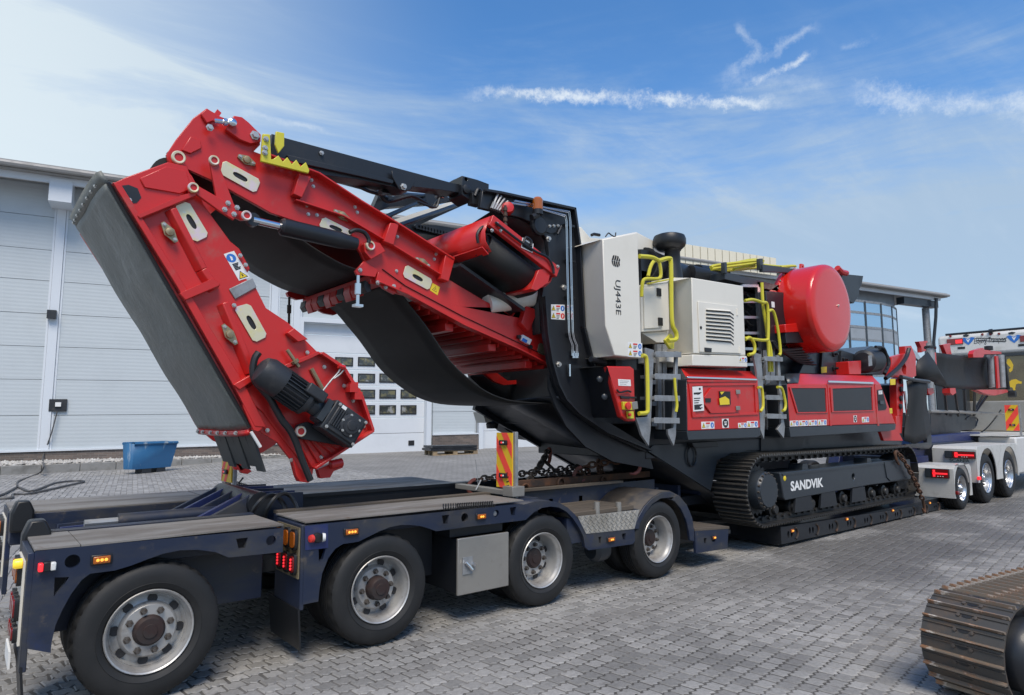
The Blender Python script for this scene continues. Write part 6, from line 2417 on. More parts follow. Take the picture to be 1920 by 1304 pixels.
b = MB()
b.prism(Q('F', [(1330, 660), (1625, 655), (1600, 740), (1330, 745)], y=4.76), (0, .2, 0))
obj('frame_web', b, BLACK, cr)

# ---- cream dust housing with the model print
def front_box(name, k, front, y, depth, m, parent=cr, bevel=.008):
    b = MB()
    b.prism(Q(k, front, y=y), (0, depth, 0))
    return obj(name, b, m, parent, bevel=bevel)


fA = Q('E', [(470, 250), (708, 203), (738, 1060), (550, 1040), (490, 835)], y=YS)
fB = Q('E', [(315, 275), (335, 855), (385, 1072)], y=YS + .42)
b = MB()
vs = fA + fB + [p + np.array([0, 0.9, 0]) for p in (fA[0], fA[1], fA[2], fA[3])] + [p + np.array([0, .48, 0]) for p in fB]
#  0 tl 1 tr 2 br 3 bm 4 ml | 5 ltl 6 lml 7 lbl | 8..11 back of 0,1,2,3 | 12..14 back of 5,6,7
b.add(vs, [(0, 4, 3, 2, 1), (5, 6, 4, 0), (6, 7, 3, 4), (1, 2, 10, 9), (2, 3, 11, 10), (3, 7, 14, 11), (0, 1, 9, 8), (5, 0, 8, 12), (6, 5, 12, 13), (7, 6, 13, 14)])
db = obj('dust_housing', b, CREAM, cr, bevel=.01)
sticker(db, 'E', [(640, 948), (738, 955), (740, 1052), (641, 1046)], YS, 'rows')
for X, Y in ((312, 350), (312, 452), (313, 552), (315, 652)):
    bolt(db, at('E', X, Y, y=YS + .40), .7)


def text_mesh(name, s, origin, ux, uz, height, m, parent, bold=0.0, xs=1.0, shear=0.0, depth=.002, space=1.0):
    cu = bpy.data.curves.new(name, 'FONT')
    cu.body = s
    cu.size = 1.0
    cu.offset = bold
    cu.shear = shear
    cu.extrude = 0.0
    cu.space_character = space
    cu.resolution_u = 4
    to = bpy.data.objects.new(name, cu)
    COL.objects.link(to)
    dg = bpy.context.evaluated_depsgraph_get()
    me = bpy.data.meshes.new_from_object(to.evaluated_get(dg))
    bpy.data.objects.remove(to)
    v = np.array([tuple(q.co) for q in me.vertices])
    mn, mx = v.min(0), v.max(0)
    sc_ = height / (mx[1] - mn[1])
    off = wl(parent)
    nrm = np.cross(ux, uz)
    for i, q in enumerate(me.vertices):
        p = origin + ux * ((v[i][0] - mn[0]) * sc_ * xs) + uz * ((v[i][1] - mn[1]) * sc_) + nrm * depth - off
        q.co = Vector(p)
    me.materials.clear()
    me.materials.append(m)
    o = bpy.data.objects.new(name, me)
    COL.objects.link(o)
    o.parent = parent
    return o, (mx[0] - mn[0]) * sc_ * xs


# model print reads downwards
a, c = at('E', 546, 522, y=YS - .002), at('E', 590, 765, y=YS - .002)
hgt = abs(at('E', 546, 600, y=YS)[0] - at('E', 592, 600, y=YS)[0])
length = a[2] - c[2]
o_, ln = text_mesh('model_print', 'UJ443E', np.array([a[0], YS - .002, a[2]]), np.array([0, 0, -1.0]), np.array([1.0, 0, 0]), hgt, INK, db, xs=1.0, depth=0)
bpy.data.objects.remove(o_)
o_, ln = text_mesh('model_print', 'UJ443E', np.array([a[0], YS - .003, a[2]]), np.array([0, 0, -1.0]), np.array([1.0, 0, 0]), hgt, INK, db, xs=length / ln, depth=0)
# round emblem of slanted bars
c = at('E', 562, 398, y=YS - .003)
re = (at('E', 562, 355, y=YS)[2] - at('E', 562, 442, y=YS)[2]) / 2
b = MB()
nb_ = 4
for i in range(nb_):
    for h in range(2):
        x_a = -re + 2 * re * i / nb_ + re * .07
        x_b = -re + 2 * re * (i + 1) / nb_ - re * .07
        zs = np.linspace(0.04 * re if h == 0 else -re, re if h == 0 else -0.04 * re, 8)
        left, right = [], []
        for z in zs:
            lim = math.sqrt(max(0, re * re - z * z))
            sh = (z if h == 0 else -z) * 0.35 - re * .12
            wob = 0.10 * re * math.sin(z / re * 3.1)
            l_, r_ = max(-lim, x_a + sh + wob), min(lim, x_b + sh + wob)
            if r_ - l_ > .01 * re:
                left.append(c + np.array([l_, 0, z]))
                right.append(c + np.array([r_, 0, z]))
        if len(left) > 1:
            b.sheet([left, right])
obj('emblem', b, INK, db)
# cream ducts behind
b = MB()
b.prism(Q('E', [(290, 170), (325, 165), (390, 240), (470, 245), (700, 200), (820, 262), (820, 320), (320, 330)], y=5.1), (0, .9, 0))
b.prism(Q('E', [(285, 175), (315, 270), (300, 480), (290, 480)], y=4.95), (0, .1, 0))
obj('dust_duct', b, CREAM, cr, bevel=.01)
b = MB()
b.tube(Q('E', [(395, 222), (410, 215), (450, 222)], y=5.0), .018, 6)
b.tube(spline(Q('E', [(490, 232), (510, 208), (530, 222), (555, 232), (560, 205)], y=5.0), 4), .008, 5)
obj('cable', b, PLASTIC, cr)
b = MB()
b.cyl(at('E', 390, 1065, y=4.6), at('E', 490, 1085, y=4.6), .03, 10)
b.box(*sorted((at('E', 560, 1070, y=4.6)[0], at('E', 700, 1070, y=4.6)[0])), 4.6, 5.0, at('E', 600, 1130, y=4.6)[2], at('E', 600, 1055, y=4.6)[2])
obj('under_frame', b, BLACK, cr)

# ---- control cabinet
b = MB()
qR = Q('F', [(285, 170), (445, 172), (468, 190), (478, 545), (430, 545), (380, 515)], y=YS + .02)
b.prism(qR, (0, .06, 0))
cc_ = obj('control_cabinet', b, RED, cr, bevel=.012)
b = MB()
q1 = Q('F', [(284, 170), (388, 520)], y=YS + .02)
q2 = Q('F', [(150, 172), (190, 500)], y=YS + .38)
b.add([q1[0], q1[1], q2[1], q2[0], q1[0] + [.0, .5, 0], q1[1] + [0, .5, 0], q2[1] + [0, .2, 0], q2[0] + [0, .2, 0]], [(0, 1, 2, 3), (0, 3, 7, 4), (1, 5, 6, 2), (3, 2, 6, 7)])
cs = obj('cabinet_side', b, BLACK, cc_, bevel=.008)
sticker(cc_, 'F', [(357, 258), (442, 262), (445, 306), (360, 302)], YS + .02, 'text')
b = MB()
b.tube(spline(Q('F', [(350, 330), (370, 348), (420, 338), (445, 345)], y=YS + .0), 4), .010, 6)
obj('door_handle', b, PLASTIC, cc_)
b = MB()
b.prism(Q('F', [(368, 372), (475, 378), (475, 390), (430, 388), (425, 394), (370, 390)], y=YS + .019), (0, -.02, 0))
obj('door_latch', b, PLASTIC, cc_, bevel=.003)
b = MB()
b.prism(Q('F', [(378, 412), (452, 414), (455, 470), (382, 466)], y=YS + .019), (0, -.03, 0))
es = obj('emergency_stop', b, YELLOW, cc_, bevel=.005)
b = MB()
b.lathe(at('F', 414, 440, y=YS - .011), (0, -1, 0), [(.025, 0), (.025, .015), (.038, .02), (.038, .035), (.0005, .04)], 16)
obj('stop_button', b, SIGNRED, es)
b = MB()
b.prism(Q('F', [(412, 476), (450, 478), (452, 528), (416, 526)], y=YS + .019), (0, -.03, 0))
es = obj('emergency_stop', b, YELLOW, cc_, bevel=.005)
b = MB()
b.lathe(at('F', 432, 500, y=YS - .011), (0, -1, 0), [(.016, 0), (.016, .02), (.0005, .022)], 12)
obj('stop_button', b, SIGNRED, es)
plate('padlock_hasp', 'F', [(455, 415), (490, 408), (496, 460), (460, 466)], YS - .02, .02, STEEL, cc_)
for X, Y in ((248, 258), (280, 378)):
    c = at('F', X, Y, y=YS + .12)
    b = MB()
    b.lathe(c + [0, .03, 0], (-.6, -1, 0), [(.035, 0), (.03, .02), (.012, .03), (.0005, .03)], 8)
    obj('door_lock', b, SLATE, cs)

# ---- cream engine enclosure
e1 = Q('E', [(1075, 510), (1425, 567), (1442, 1040), (1085, 1025)], y=YS)
e2 = Q('E', [(940, 508), (990, 1025)], y=YS + .36)
b = MB()
up_ = np.array([0, 0.9, 0])
vs = e1 + [e2[0], e2[1]] + [p + up_ for p in e1] + [e2[0] + [0, .54, 0], e2[1] + [0, .54, 0]]
b.add(vs, [(0, 3, 2, 1), (4, 5, 3, 0), (1, 2, 8, 7), (0, 1, 7, 6, 10, 4)[0:4], (4, 0, 6, 10), (2, 3, 9, 8), (3, 5, 11, 9), (4, 10, 11, 5)])
eg = obj('engine_enclosure', b, CREAM, cr, bevel=.01)
plate('enclosure_sill', 'E', [(1082, 1032), (1450, 1042), (1456, 1118), (1080, 1108)], YS - .004, .9, CREAM, eg, bevel=.008)
q = Q('E', [(905, 1010), (990, 1030), (1080, 1032), (1080, 1108), (905, 1080)], y=YS + .2)
b = MB()
b.prism(q, (0, .5, 0))
obj('enclosure_sill', b, CREAM, eg, bevel=.006)
dr_ = plate('enclosure_door', 'E', [(1120, 672), (1392, 705), (1412, 1025), (1132, 1015)], YS - .014, .012, CREAM, eg)
for i in range(9):
    y0 = 730 + i * 25
    t = i / 8
    b = MB()
    a, c, e_ = Q('E', [(1172, y0 + 0), (1335 + 5 * t, y0 + 12 + 2 * t), (1360, y0 + 30 + 2 * t)], y=YS - .015)
    dz = np.array([0, 0, -.016])
    b.prism([a, c, e_, e_ + dz, c + dz, a + dz], (0, -.002, 0), m=1)
    up = np.array([0, 0, .018])
    b.hexa([a + up, c + up, c, a, a + up * .2 + [0, -.022, 0], c + up * .2 + [0, -.022, 0], c + [0, -.022, 0], a + [0, -.022, 0]], m=0)
    obj('louvre', b, [CREAM, INK], dr_)
b = MB()
b.prism(Q('E', [(1160, 985), (1208, 990), (1206, 1018), (1162, 1014)], y=YS - .015), (0, -.01, 0))
obj('door_latch', b, PLASTIC, dr_, bevel=.003)
b = MB()
b.lathe(at('E', 1137, 850, y=YS - .014), (0, -1, 0), [(.018, 0), (.018, .006), (.0005, .007)], 12)
obj('door_lock', b, INK, dr_)
for X, Y in ((1383, 745), (1400, 1002)):
    b = MB()
    c = at('E', X, Y, y=YS - .015)
    b.cyl(c - [0, 0, .04], c + [0, 0, .04], .012, 8)
    obj('hinge', b, CREAM, dr_)
sticker(eg, 'E', [(1395, 1050), (1450, 1053), (1451, 1086), (1396, 1084)], YS - .005, 'row')
b = MB()
b.prism(Q('E', [(733, 560), (918, 540), (926, 868), (735, 882)], y=YS + .32), (0, .4, 0))
c2_ = obj('battery_cabinet', b, CREAM, cr, bevel=.01)
plate('cabinet_door', 'E', [(752, 582), (868, 565), (875, 850), (755, 858)], YS + .305, .012, CREAM, c2_)
plate('cabinet_bracket', 'E', [(735, 885), (920, 872), (905, 950), (838, 950)], YS + .36, .3, CREAM, c2_)
for X, Y in ((852, 610), (862, 810)):
    c = at('E', X, Y, y=YS + .3)
    b = MB()
    b.box(c[0] - .035, c[0] + .035, YS + .29, YS + .306, c[2] - .045, c[2] + .045)
    obj('door_latch', b, PLASTIC, c2_)
# air intake with rain cap, exhaust and pipework behind
c = at('E', 945, 330, y=4.95)
b = MB()
sc = 0.155
z0 = at('E', 935, 490, y=4.95)[2]
zt1, zt2, zt3 = at('E', 935, 325, y=4.95)[2], at('E', 925, 300, y=4.95)[2], at('E', 925, 222, y=4.95)[2]
rc = (at('E', 1033, 280, y=4.95)[0] - at('E', 813, 280, y=4.95)[0]) / 2 * .62
cx_ = at('E', 924, 280, y=4.95)[0]
px_ = at('E', 945, 400, y=4.95)[0]
b.lathe((px_, 4.95, 0), (0, 0, 1), [(.15, z0 - .3), (.12, z0), (.10, z0 + .12), (.095, zt1 - .02), (.11, zt1), (.0005, zt1)], 24)
ai = obj('air_intake', b, PLASTIC, cr, smooth=40)
b = MB()
b.lathe((cx_, 4.95, 0), (0, 0, 1), [(.0005, zt1), (rc * .7, zt1), (rc * .78, zt2 - .03), (rc * .94, zt2), (rc, zt2 + .03), (rc, zt3 - .06), (rc * .93, zt3 - .02), (rc * .7, zt3), (.0005, zt3 + .01)], 32)
obj('rain_cap', b, PLASTIC, ai, smooth=40)
b = MB()
a = at('E', 760, 420, y=5.1)
b.cyl(a, a + [1.1, 0.2, -.02], .19, 22)
b.cyl(a - [.03, 0, 0], a, .205, 22)
b.tube(spline([a + [.9, 0, .0], a + [1.3, -.1, -.05], a + [1.6, -.1, -.15], a + [1.8, -.05, -.3]], 4), .13, 12)
b.cyl(at('E', 1110, 480, y=5.1), at('E', 1290, 500, y=5.1), .12, 16)
obj('air_filter', b, PLASTIC, cr)
b = MB()
b.prism(Q('E', [(730, 320), (820, 330), (820, 530), (735, 540)], y=5.0), (0, .3, 0))
b.box(at('E', 735, 700, y=5)[0], at('E', 1400, 700, y=5)[0], 5.0, 6.4, 2.3, at('E', 1000, 520, y=5.0)[2])
obj('engine_block', b, BLACK, cr)

# ---- red side enclosures
def chamfer_panel(name, k, face, toprow, y, dy, m):
    """front face (from upper left clockwise) with a sloping top leading back"""
    f = Q(k, face, y=y)
    t = Q(k, toprow, y=y + dy)
    b = MB()
    n = len(f)
    vs = f + t + [p + np.array([0, .8, 0]) for p in f] + [p + np.array([0, .8 - dy, 0]) for p in t]
    b.add(vs, [(0, 3, 2, 1), (0, 1, 5, 4), (4, 5, 11, 10), (1, 2, 8, 7), (1, 7, 11, 5)])
    b.f += [(3, 0, 6, 9), (0, 4, 10, 6), (2, 3, 9, 8)]
    b.m += [1, 1, 1]
    return obj(name, b, [m, SLATE], cr, bevel=.012)


e_r = chamfer_panel('power_enclosure', 'F', [(825, 258), (1308, 258), (1325, 590), (830, 612)], [(786, 182), (1268, 206)], YS, .16, RED)
plate('enclosure_sill', 'F', [(826, 612), (1326, 590), (1326, 640), (1300, 655), (835, 672)], YS + .0, .7, SLATE, e_r)
b = MB()
qq = Q('F', [(783, 185), (826, 255), (826, 670), (765, 660)], y=YS + .06)
f1 = Q('F', [(824, 256), (829, 612), (835, 670)], y=YS + .004)
f2 = Q('F', [(783, 184), (765, 660)], y=YS + .17)
b.add([f1[0], f1[1], f1[2], f2[1], f2[0]], [(0, 1, 2, 3, 4)])
obj('enclosure_side', b, SLATE, e_r, solid=.01)
plate('pressed_edge', 'F', [(830, 265), (1300, 262), (1302, 275), (832, 280)], YS - .014, .012, RED, e_r)
b = MB()
b.prism(Q('F', [(835, 290), (1298, 285), (1308, 500), (858, 520)], y=YS - .001), (0, -.012, 0), [Q('F', [(860, 305), (1280, 300), (1290, 485), (880, 502)], y=YS - .001)])
obj('pressed_edge', b, RED, e_r, bevel=.005)
plate('drip_rail', 'F', [(830, 239), (1303, 255), (1303, 268), (830, 252)], YS - .02, .018, CHROME, e_r)
dq = plate('access_door', 'F', [(990, 318), (1150, 330), (1168, 340), (1170, 470), (1150, 485), (990, 490), (945, 430), (948, 375)], YS - .02, .019, RED, e_r)
b = MB()
b.prism(Q('F', [(1042, 340), (1115, 342), (1118, 432), (1048, 436)], y=YS - .021), (0, -.012, 0))
rc_ = obj('door_recess', b, INK, dq)
b = MB()
b.prism(Q('F', [(1045, 390), (1085, 375), (1112, 395), (1115, 430), (1050, 434)], y=YS - .034), (0, -.002, 0))
b.prism(Q('F', [(1050, 345), (1080, 343), (1060, 365)], y=YS - .034), (0, -.002, 0))
obj('paddle_latch', b, SIGNYEL, rc_)
b = MB()
b.prism(Q('F', [(948, 388), (985, 388), (985, 415), (950, 415)], y=YS - .021), (0, -.008, 0))
obj('door_lock', b, INK, dq)
for Y in (345, 455):
    b = MB()
    b.prism(Q('F', [(1155, Y - 14), (1182, Y - 14), (1184, Y + 14), (1157, Y + 14)], y=YS - .021), (0, -.012, 0))
    obj('hinge', b, STEEL, dq, bevel=.003)
sticker(e_r, 'F', [(862, 310), (930, 306), (942, 472), (868, 478)], YS - .014, 'sheet', 'instruction_sheet')
sticker(e_r, 'F', [(922, 548), (1010, 546), (1012, 594), (924, 597)], YS, 'row')
sticker(e_r, 'F', [(1172, 556), (1230, 554), (1232, 588), (1174, 590)], YS, 'row')
sticker(e_r, 'F', [(1232, 544), (1306, 542), (1308, 586), (1234, 589)], YS, 'row')
sticker(e_r, 'F', [(1062, 528), (1108, 526), (1110, 588), (1066, 590)], YS, 'emblem', 'maker_emblem')

e_l = chamfer_panel('belt_enclosure', 'H', [(500, 128), (1060, 130), (1150, 368), (515, 387)], [(548, 66), (1010, 80)], YS, .14, RED)
plate('enclosure_sill', 'H', [(512, 388), (1152, 369), (1148, 402), (1110, 412), (520, 448)], YS, .6, SLATE, e_l)
for i, q in enumerate(([(520, 155), (725, 155), (732, 296), (562, 298)], [(768, 158), (1002, 150), (1008, 286), (775, 292)])):
    plate('grille', 'H', q, YS - .008, .006, GLASSD, e_l)
    b = MB()
    P_ = Q('H', q, y=YS - .002)
    cen = sum(P_) / 4
    b.prism([cen + (p - cen) * 1.10 for p in P_], (0, -.012, 0), [[cen + (p - cen) * 1.01 for p in P_]])
    obj('grille_frame', b, RED, e_l, bevel=.004)
g3 = plate('hose_port', 'H', [(1040, 165), (1070, 160), (1098, 270), (1090, 284), (1046, 288)], YS - .008, .006, INK, e_l)
sticker(g3, 'H', [(1046, 170), (1068, 168), (1070, 190), (1048, 192)], YS - .010, 'text')
b = MB()
b.box(*sorted((at('H', 1050, 230, y=YS - .01)[0], at('H', 1072, 230, y=YS - .01)[0])), YS - .03, YS - .009, at('H', 1060, 250, y=YS)[2], at('H', 1060, 230, y=YS)[2])
obj('switch', b, SLATE, g3)
f1 = Q('H', [(548, 66), (500, 126), (566, 122)], y=YS - .003)
b = MB()
b.add([f1[0] + [0, .14, 0], f1[1], f1[2], at('H', 575, 68, y=YS + .14)], [(0, 1, 2, 3)])
obj('corner_cap', b, SLATE, e_l, solid=.012)
for X in (737, 1022):
    b = MB()
    b.prism(Q('H', [(X, 128), (X + 7, 128), (X + 28, 380), (X + 18, 380)], y=YS - .001), (0, -.006, 0))
    obj('pressed_edge', b, RED, e_l)
plate('drip_rail', 'H', [(748, 108), (1018, 118), (1018, 130), (748, 121)], YS - .02, .018, CHROME, e_l)
for i in range(4):
    X = 514 + i * 56
    sticker(e_l, 'H', [(X, 350 - i * 2), (X + 52, 348 - i * 2), (X + 53, 382 - i * 2), (X + 1, 384 - i * 2)], YS, 'row')
sticker(e_l, 'H', [(946, 328), (988, 326), (990, 358), (948, 360)], YS, 'row')
sticker(e_l, 'H', [(896, 318), (916, 317), (917, 358), (898, 359)], YS, 'emblem', 'maker_emblem')
sticker(e_l, 'H', [(1112, 275), (1128, 274), (1130, 305), (1115, 306)], YS, 'yellow')

# ---- ladders with yellow handrails
def ladder(k, lrail, rrail, rung_y, y, foot=True):
    b = MB()
    for r_ in (lrail,):
        b.prism(Q(k, r_, y=y), (0, .03, 0))
    ld = obj('ladder', b, GALV, cr, bevel=.003)
    b = MB()
    b.prism(Q(k, rrail, y=y), (0, .03, 0))
    obj('ladder_rail', b, GALV, ld, bevel=.003)
    for (x0_, yy0, x1_, yy1) in rung_y:
        a, c = at(k, x0_, yy0, y=y + .02), at(k, x1_, yy1, y=y + .02)
        b = MB()
        b.hexa([a + [0, -.05, -.035], c + [0, -.05, -.035], c + [0, .14, -.035], a + [0, .14, -.035], a + [0, -.05, .0], c + [0, -.05, .0], c + [0, .14, .0], a + [0, .14, .0]])
        b.hexa([a + [0, -.055, -.05], c + [0, -.055, -.05], c + [0, -.05, -.05], a + [0, -.05, -.05], a + [0, -.055, .01], c + [0, -.055, .01], c + [0, -.05, .01], a + [0, -.05, .01]])
        obj('rung', b, GALV, ld, bevel=.003)
    return ld


l1 = ladder('F', [(545, 45), (603, 60), (580, 600), (568, 712), (520, 640), (482, 520), (560, 515)], [(752, 68), (768, 70), (752, 640), (738, 712), (700, 632), (698, 600), (735, 590)],
            [(585, 78, 760, 82), (580, 228, 755, 232), (578, 375, 750, 378), (575, 525, 748, 528)], YS + .02)
l2 = ladder('F', [(1275, 75), (1330, 90), (1358, 500), (1350, 668), (1325, 600), (1322, 500), (1300, 200)], [(1440, 95), (1455, 100), (1482, 520), (1492, 580), (1485, 660), (1440, 600), (1468, 560)],
            [(1325, 110, 1450, 115), (1330, 240, 1460, 243), (1338, 372, 1468, 375), (1342, 498, 1475, 502)], YS + .02)
b = MB()
for X in (625, 660, 1360, 1395):
    b.prism(Q('F', [(X, 20), (X + 28, 20), (X + 32, 600), (X + 8, 600)], y=YS + .3), (0, .04, 0))
for Y in (120, 265, 410, 550):
    b.prism(Q('F', [(590, Y), (690, Y + 2), (690, Y + 30), (590, Y + 28)], y=YS + .32), (0, .1, 0))
    b.prism(Q('F', [(1340, Y), (1410, Y + 2), (1410, Y + 26), (1340, Y + 24)], y=YS + .32), (0, .1, 0))
obj('ladder_support', b, GALV, cr)


def rail(k, pts, y, r=.021, n=4, name='handrail'):
    b = MB()
    b.tube(spline(Q(k, pts, y=y), n), r, 8)
    return obj(name, b, YELLOW, cr)


rail('F', [(522, 98), (548, 110), (556, 200), (560, 440), (552, 485), (500, 492)], YS - .02, .022)
rail('F', [(742, 250), (748, 340), (758, 430), (752, 480)], YS - .02, .016)
rail('F', [(1310, 315), (1335, 325), (1343, 440), (1325, 478)], YS - .03, .018)
rail('F', [(1440, 312), (1472, 325), (1495, 420), (1490, 465), (1475, 472)], YS - .03, .018)
rail('E', [(720, 365), (800, 372), (838, 388), (855, 395), (922, 380), (935, 420), (938, 700), (945, 830), (970, 885), (968, 930), (915, 938)], YS + .0, .024)
rail('E', [(735, 640), (740, 560), (760, 520), (850, 518), (866, 480), (852, 400), (820, 398), (795, 440), (780, 500)], YS + .2, .020)
plate('rail_bracket', 'E', [(895, 935), (935, 890), (950, 905), (945, 985), (930, 990)], YS + .06, .03, YELLOW)
plate('rail_bar', 'E', [(780, 545), (965, 508), (970, 518), (785, 556)], YS + .3, .03, YELLOW)
rail('E', [(1436, 668), (1490, 660), (1555, 680), (1590, 700), (1595, 900), (1580, 935), (1490, 928), (1440, 920)], YS + .05, .020)
rail('E', [(1440, 930), (1470, 918), (1500, 960), (1500, 1020), (1460, 1035)], YS + .0, .020)
rail('E', [(1552, 545), (1560, 700), (1590, 900), (1605, 1150)], YS + .1, .022)
rail('E', [(1590, 740), (1630, 740), (1660, 860), (1678, 1010), (1668, 1038)], YS + .05, .020)
rail('E', [(1585, 900), (1612, 1000), (1622, 1150)], YS + .1, .020)
rail('E', [(1000, 455), (1290, 465)], 5.4, .02)
for X, Y in ((680, 110), (705, 108)):
    pass
b = MB()
b.prism(Q('F', [(680, 0), (740, 0), (738, 50), (718, 55)], y=YS + .1), (0, .03, 0))
obj('rail_bracket', b, YELLOW, cr)

# upper ladder to the platform
b = MB()
b.prism(Q('E', [(1520, 540), (1540, 540), (1568, 1120), (1552, 1120)], y=YS + .35), (0, .04, 0))
ul = obj('ladder', b, ALU, cr)
b = MB()
b.prism(Q('E', [(1408, 560), (1420, 560), (1440, 1100), (1428, 1100)], y=YS + .35), (0, .04, 0))
obj('ladder_rail', b, ALU, ul)
for i in range(6):
    Y = 556 + i * 107
    b = MB()
    a, c = at('E', 1420 + i * 4, Y, y=YS + .34), at('E', 1530 + i * 5, Y + 2, y=YS + .34)
    b.hexa([a, c, c + [0, .04, 0], a + [0, .04, 0], a + [0, 0, -.035], c + [0, 0, -.035], c + [0, .04, -.035], a + [0, .04, -.035]])
    obj('rung', b, ALU, ul)

# platform with folded yellow railing
pf = Q('E', [(1300, 470), (1560, 455), (1780, 470)], y=4.7)
b = MB()
zt = pf[0][2]
b.box(pf[0][0], at('E', 1760, 470, y=4.7)[0], 4.7, 6.3, zt - .10, zt)
b.prism(Q('E', [(1300, 405), (1315, 405), (1318, 480), (1302, 480)], y=4.68), (0, .06, 0))
b.prism(Q('E', [(1540, 380), (1560, 380), (1562, 455), (1544, 455)], y=4.68), (0, .06, 0))
b.prism(Q('E', [(1560, 420), (1700, 440), (1790, 452), (1790, 480), (1560, 470)], y=4.66), (0, .06, 0))
pfm = obj('platform', b, SLATE, cr, bevel=.006)
b = MB()
for i, (q, yy) in enumerate((([(1205, 440), (1260, 425), (1530, 395), (1535, 408), (1300, 440), (1210, 452)], 4.8), ([(1215, 450), (1300, 455), (1530, 425), (1530, 440), (1300, 465)], 4.95), ([(1320, 440), (1400, 405), (1520, 390), (1525, 440)], 5.1), ([(1560, 425), (1680, 435), (1760, 430), (1700, 445)], 5.2), ([(1360, 455), (1500, 430)], 4.85), ([(1680, 440), (1770, 432), (1780, 440)], 4.9))):
    b.tube(spline(Q('E', q, y=yy), 4), .022, 7)
obj('folded_railing', b, YELLOW, pfm)
# dark crusher body below the platform and pipework
b = MB()
b.box(at('E', 1440, 500, y=4.85)[0], at('E', 1800, 500, y=4.85)[0] + .8, 4.9, 6.5, 2.2, zt - .12)
b.prism(Q('E', [(1580, 600), (1700, 610), (1720, 880), (1690, 990), (1600, 1000)], y=4.6), (0, .4, 0))
obj('crusher_body', b, BLACK, cr, bevel=.01)
b = MB()
for i in range(7):
    X = 1640 + i * 16
    b.tube(spline(Q('E', [(X - 20, 940 + i * 5), (X + 10, 985 + i * 10), (X + 70, 1000 + i * 14), (X + 180, 990 + i * 18)], y=4.55 + .03 * i), 4), .022, 7)
obj('hydraulic_hose', b, PLASTIC, cr)
b = MB()
for i in range(6):
    b.tube(spline(Q('E', [(1445, 560 + i * 60), (1480, 590 + i * 62), (1515, 565 + i * 64)], y=4.82), 3), .016, 6)
obj('hydraulic_hose', b, PLASTIC, cr)
plate('name_plate', 'E', [(1617, 672), (1638, 676), (1640, 715), (1620, 712)], 4.595, .003, WHITE)

# ---- red flywheel drum
YD = 4.2
fc = at('G', 640, 550, y=YD)
rx = (at('G', 782, 560, y=YD)[0] - at('G', 500, 520, y=YD)[0]) / 2
rz = (at('G', 600, 266, y=YD)[2] - at('G', 640, 838, y=YD)[2]) / 2
rd = (rx + rz) / 2
fc = np.array([(at('G', 782, 560, y=YD)[0] + at('G', 500, 520, y=YD)[0]) / 2, YD, (at('G', 600, 266, y=YD)[2] + at('G', 640, 838, y=YD)[2]) / 2])
b = MB()
b.lathe(fc, (0, 1, 0), [(.0005, 0), (rd * .80, 0.0), (rd * .90, .006), (rd * .965, .025), (rd * .99, .05), (rd, .09), (rd, .50), (rd * 1.035, .50), (rd * 1.035, .53), (rd, .53), (rd, .58), (.2, .58)], 72)
dm_ = obj('flywheel_guard', b, DRUMRED, cr, smooth=30)
for i in range(28):
    a = 2 * math.pi * i / 28
    bolt(dm_, fc + np.array([rd * 1.02 * math.cos(a), .498, rd * 1.02 * math.sin(a)]), .7)
b = MB()
c = at('G', 445, 290, y=YD + .5)
b.prism([c + [-.07, 0, -.08], c + [.07, 0, -.08], c + [.04, 0, .05], c + [-.04, 0, .05]], (0, .03, 0), [ring(c + [0, 0, .005], .022, 10)])
obj('lifting_eye', b, DRUMRED, dm_)
bolt(dm_, at('G', 680, 545, y=YD - .001), 1.0)
b = MB()
b.prism(Q('G', [(328, 670), (495, 655), (495, 718), (330, 725)], y=YD + .25), (0, .25, 0))
obj('guard_flange', b, DRUMRED, dm_, bevel=.008)
b = MB()
b.prism(Q('G', [(330, 726), (492, 718), (480, 790), (335, 795)], y=YD + .26), (0, .3, 0))
obj('guard_support', b, BLACK, dm_, bevel=.006)
b = MB()
b.prism(Q('G', [(215, 455), (300, 395), (320, 440), (240, 470)], y=YD + .5), (0, .03, 0))
obj('guard_lug', b, DRUMRED, dm_)
# dark feed flap behind the drum
b = MB()
b.prism(Q('G', [(680, 320), (720, 335), (848, 348), (838, 405), (820, 440), (822, 470), (785, 530), (700, 480)], y=4.9), (0, .8, 0))
obj('feed_flap', b, BLACK, cr)
b = MB()
b.tube(spline(Q('G', [(675, 295), (700, 320), (735, 330)], y=4.85), 3), .05, 8)
obj('flap_hinge', b, RED, cr)

# ---- hopper sheets, motor and yellow tag over the long enclosure
b = MB()
hp = Q('G', [(420, 1000), (480, 870), (560, 855), (690, 835), (800, 870), (905, 815), (1000, 835), (1010, 1005)], y=4.75)
b.prism(hp, (0, 1.6, 0))
obj('crusher_housing', b, SLATE, cr, bevel=.01)
b = MB()
for X in (560, 685):
    b.prism(Q('G', [(X, 850), (X + 10, 850), (X + 2, 1000), (X - 10, 1000)], y=4.745), (0, -.04, 0))
obj('housing_rib', b, BLACK, cr)
for X, Y in ((652, 868), (652, 965), (720, 905)):
    c = at('G', X, Y, y=4.745)
    b = MB()
    b.lathe(c, (0, -1, 0), [(.05, 0), (.05, .02), (.02, .025), (.02, .07), (.0005, .07)], 14)
    obj('anchor_bolt', b, BLACK, cr)
plate('tag', 'G', [(568, 955), (606, 952), (606, 992), (570, 996)], 4.70, .004, SIGNYEL)
c0_, c1_ = at('G', 845, 920, y=4.6), at('G', 985, 905, y=4.6)
b = MB()
b.lathe(c0_, (c1_ - c0_), [(.0005, -.02), (.15, 0), (.19, .04), (.19, .45), (.15, .5), (.06, .52), (.06, .6), (.0005, .6)], 24)
mt = obj('hydraulic_motor', b, MOTOR, cr, smooth=30)
b = MB()
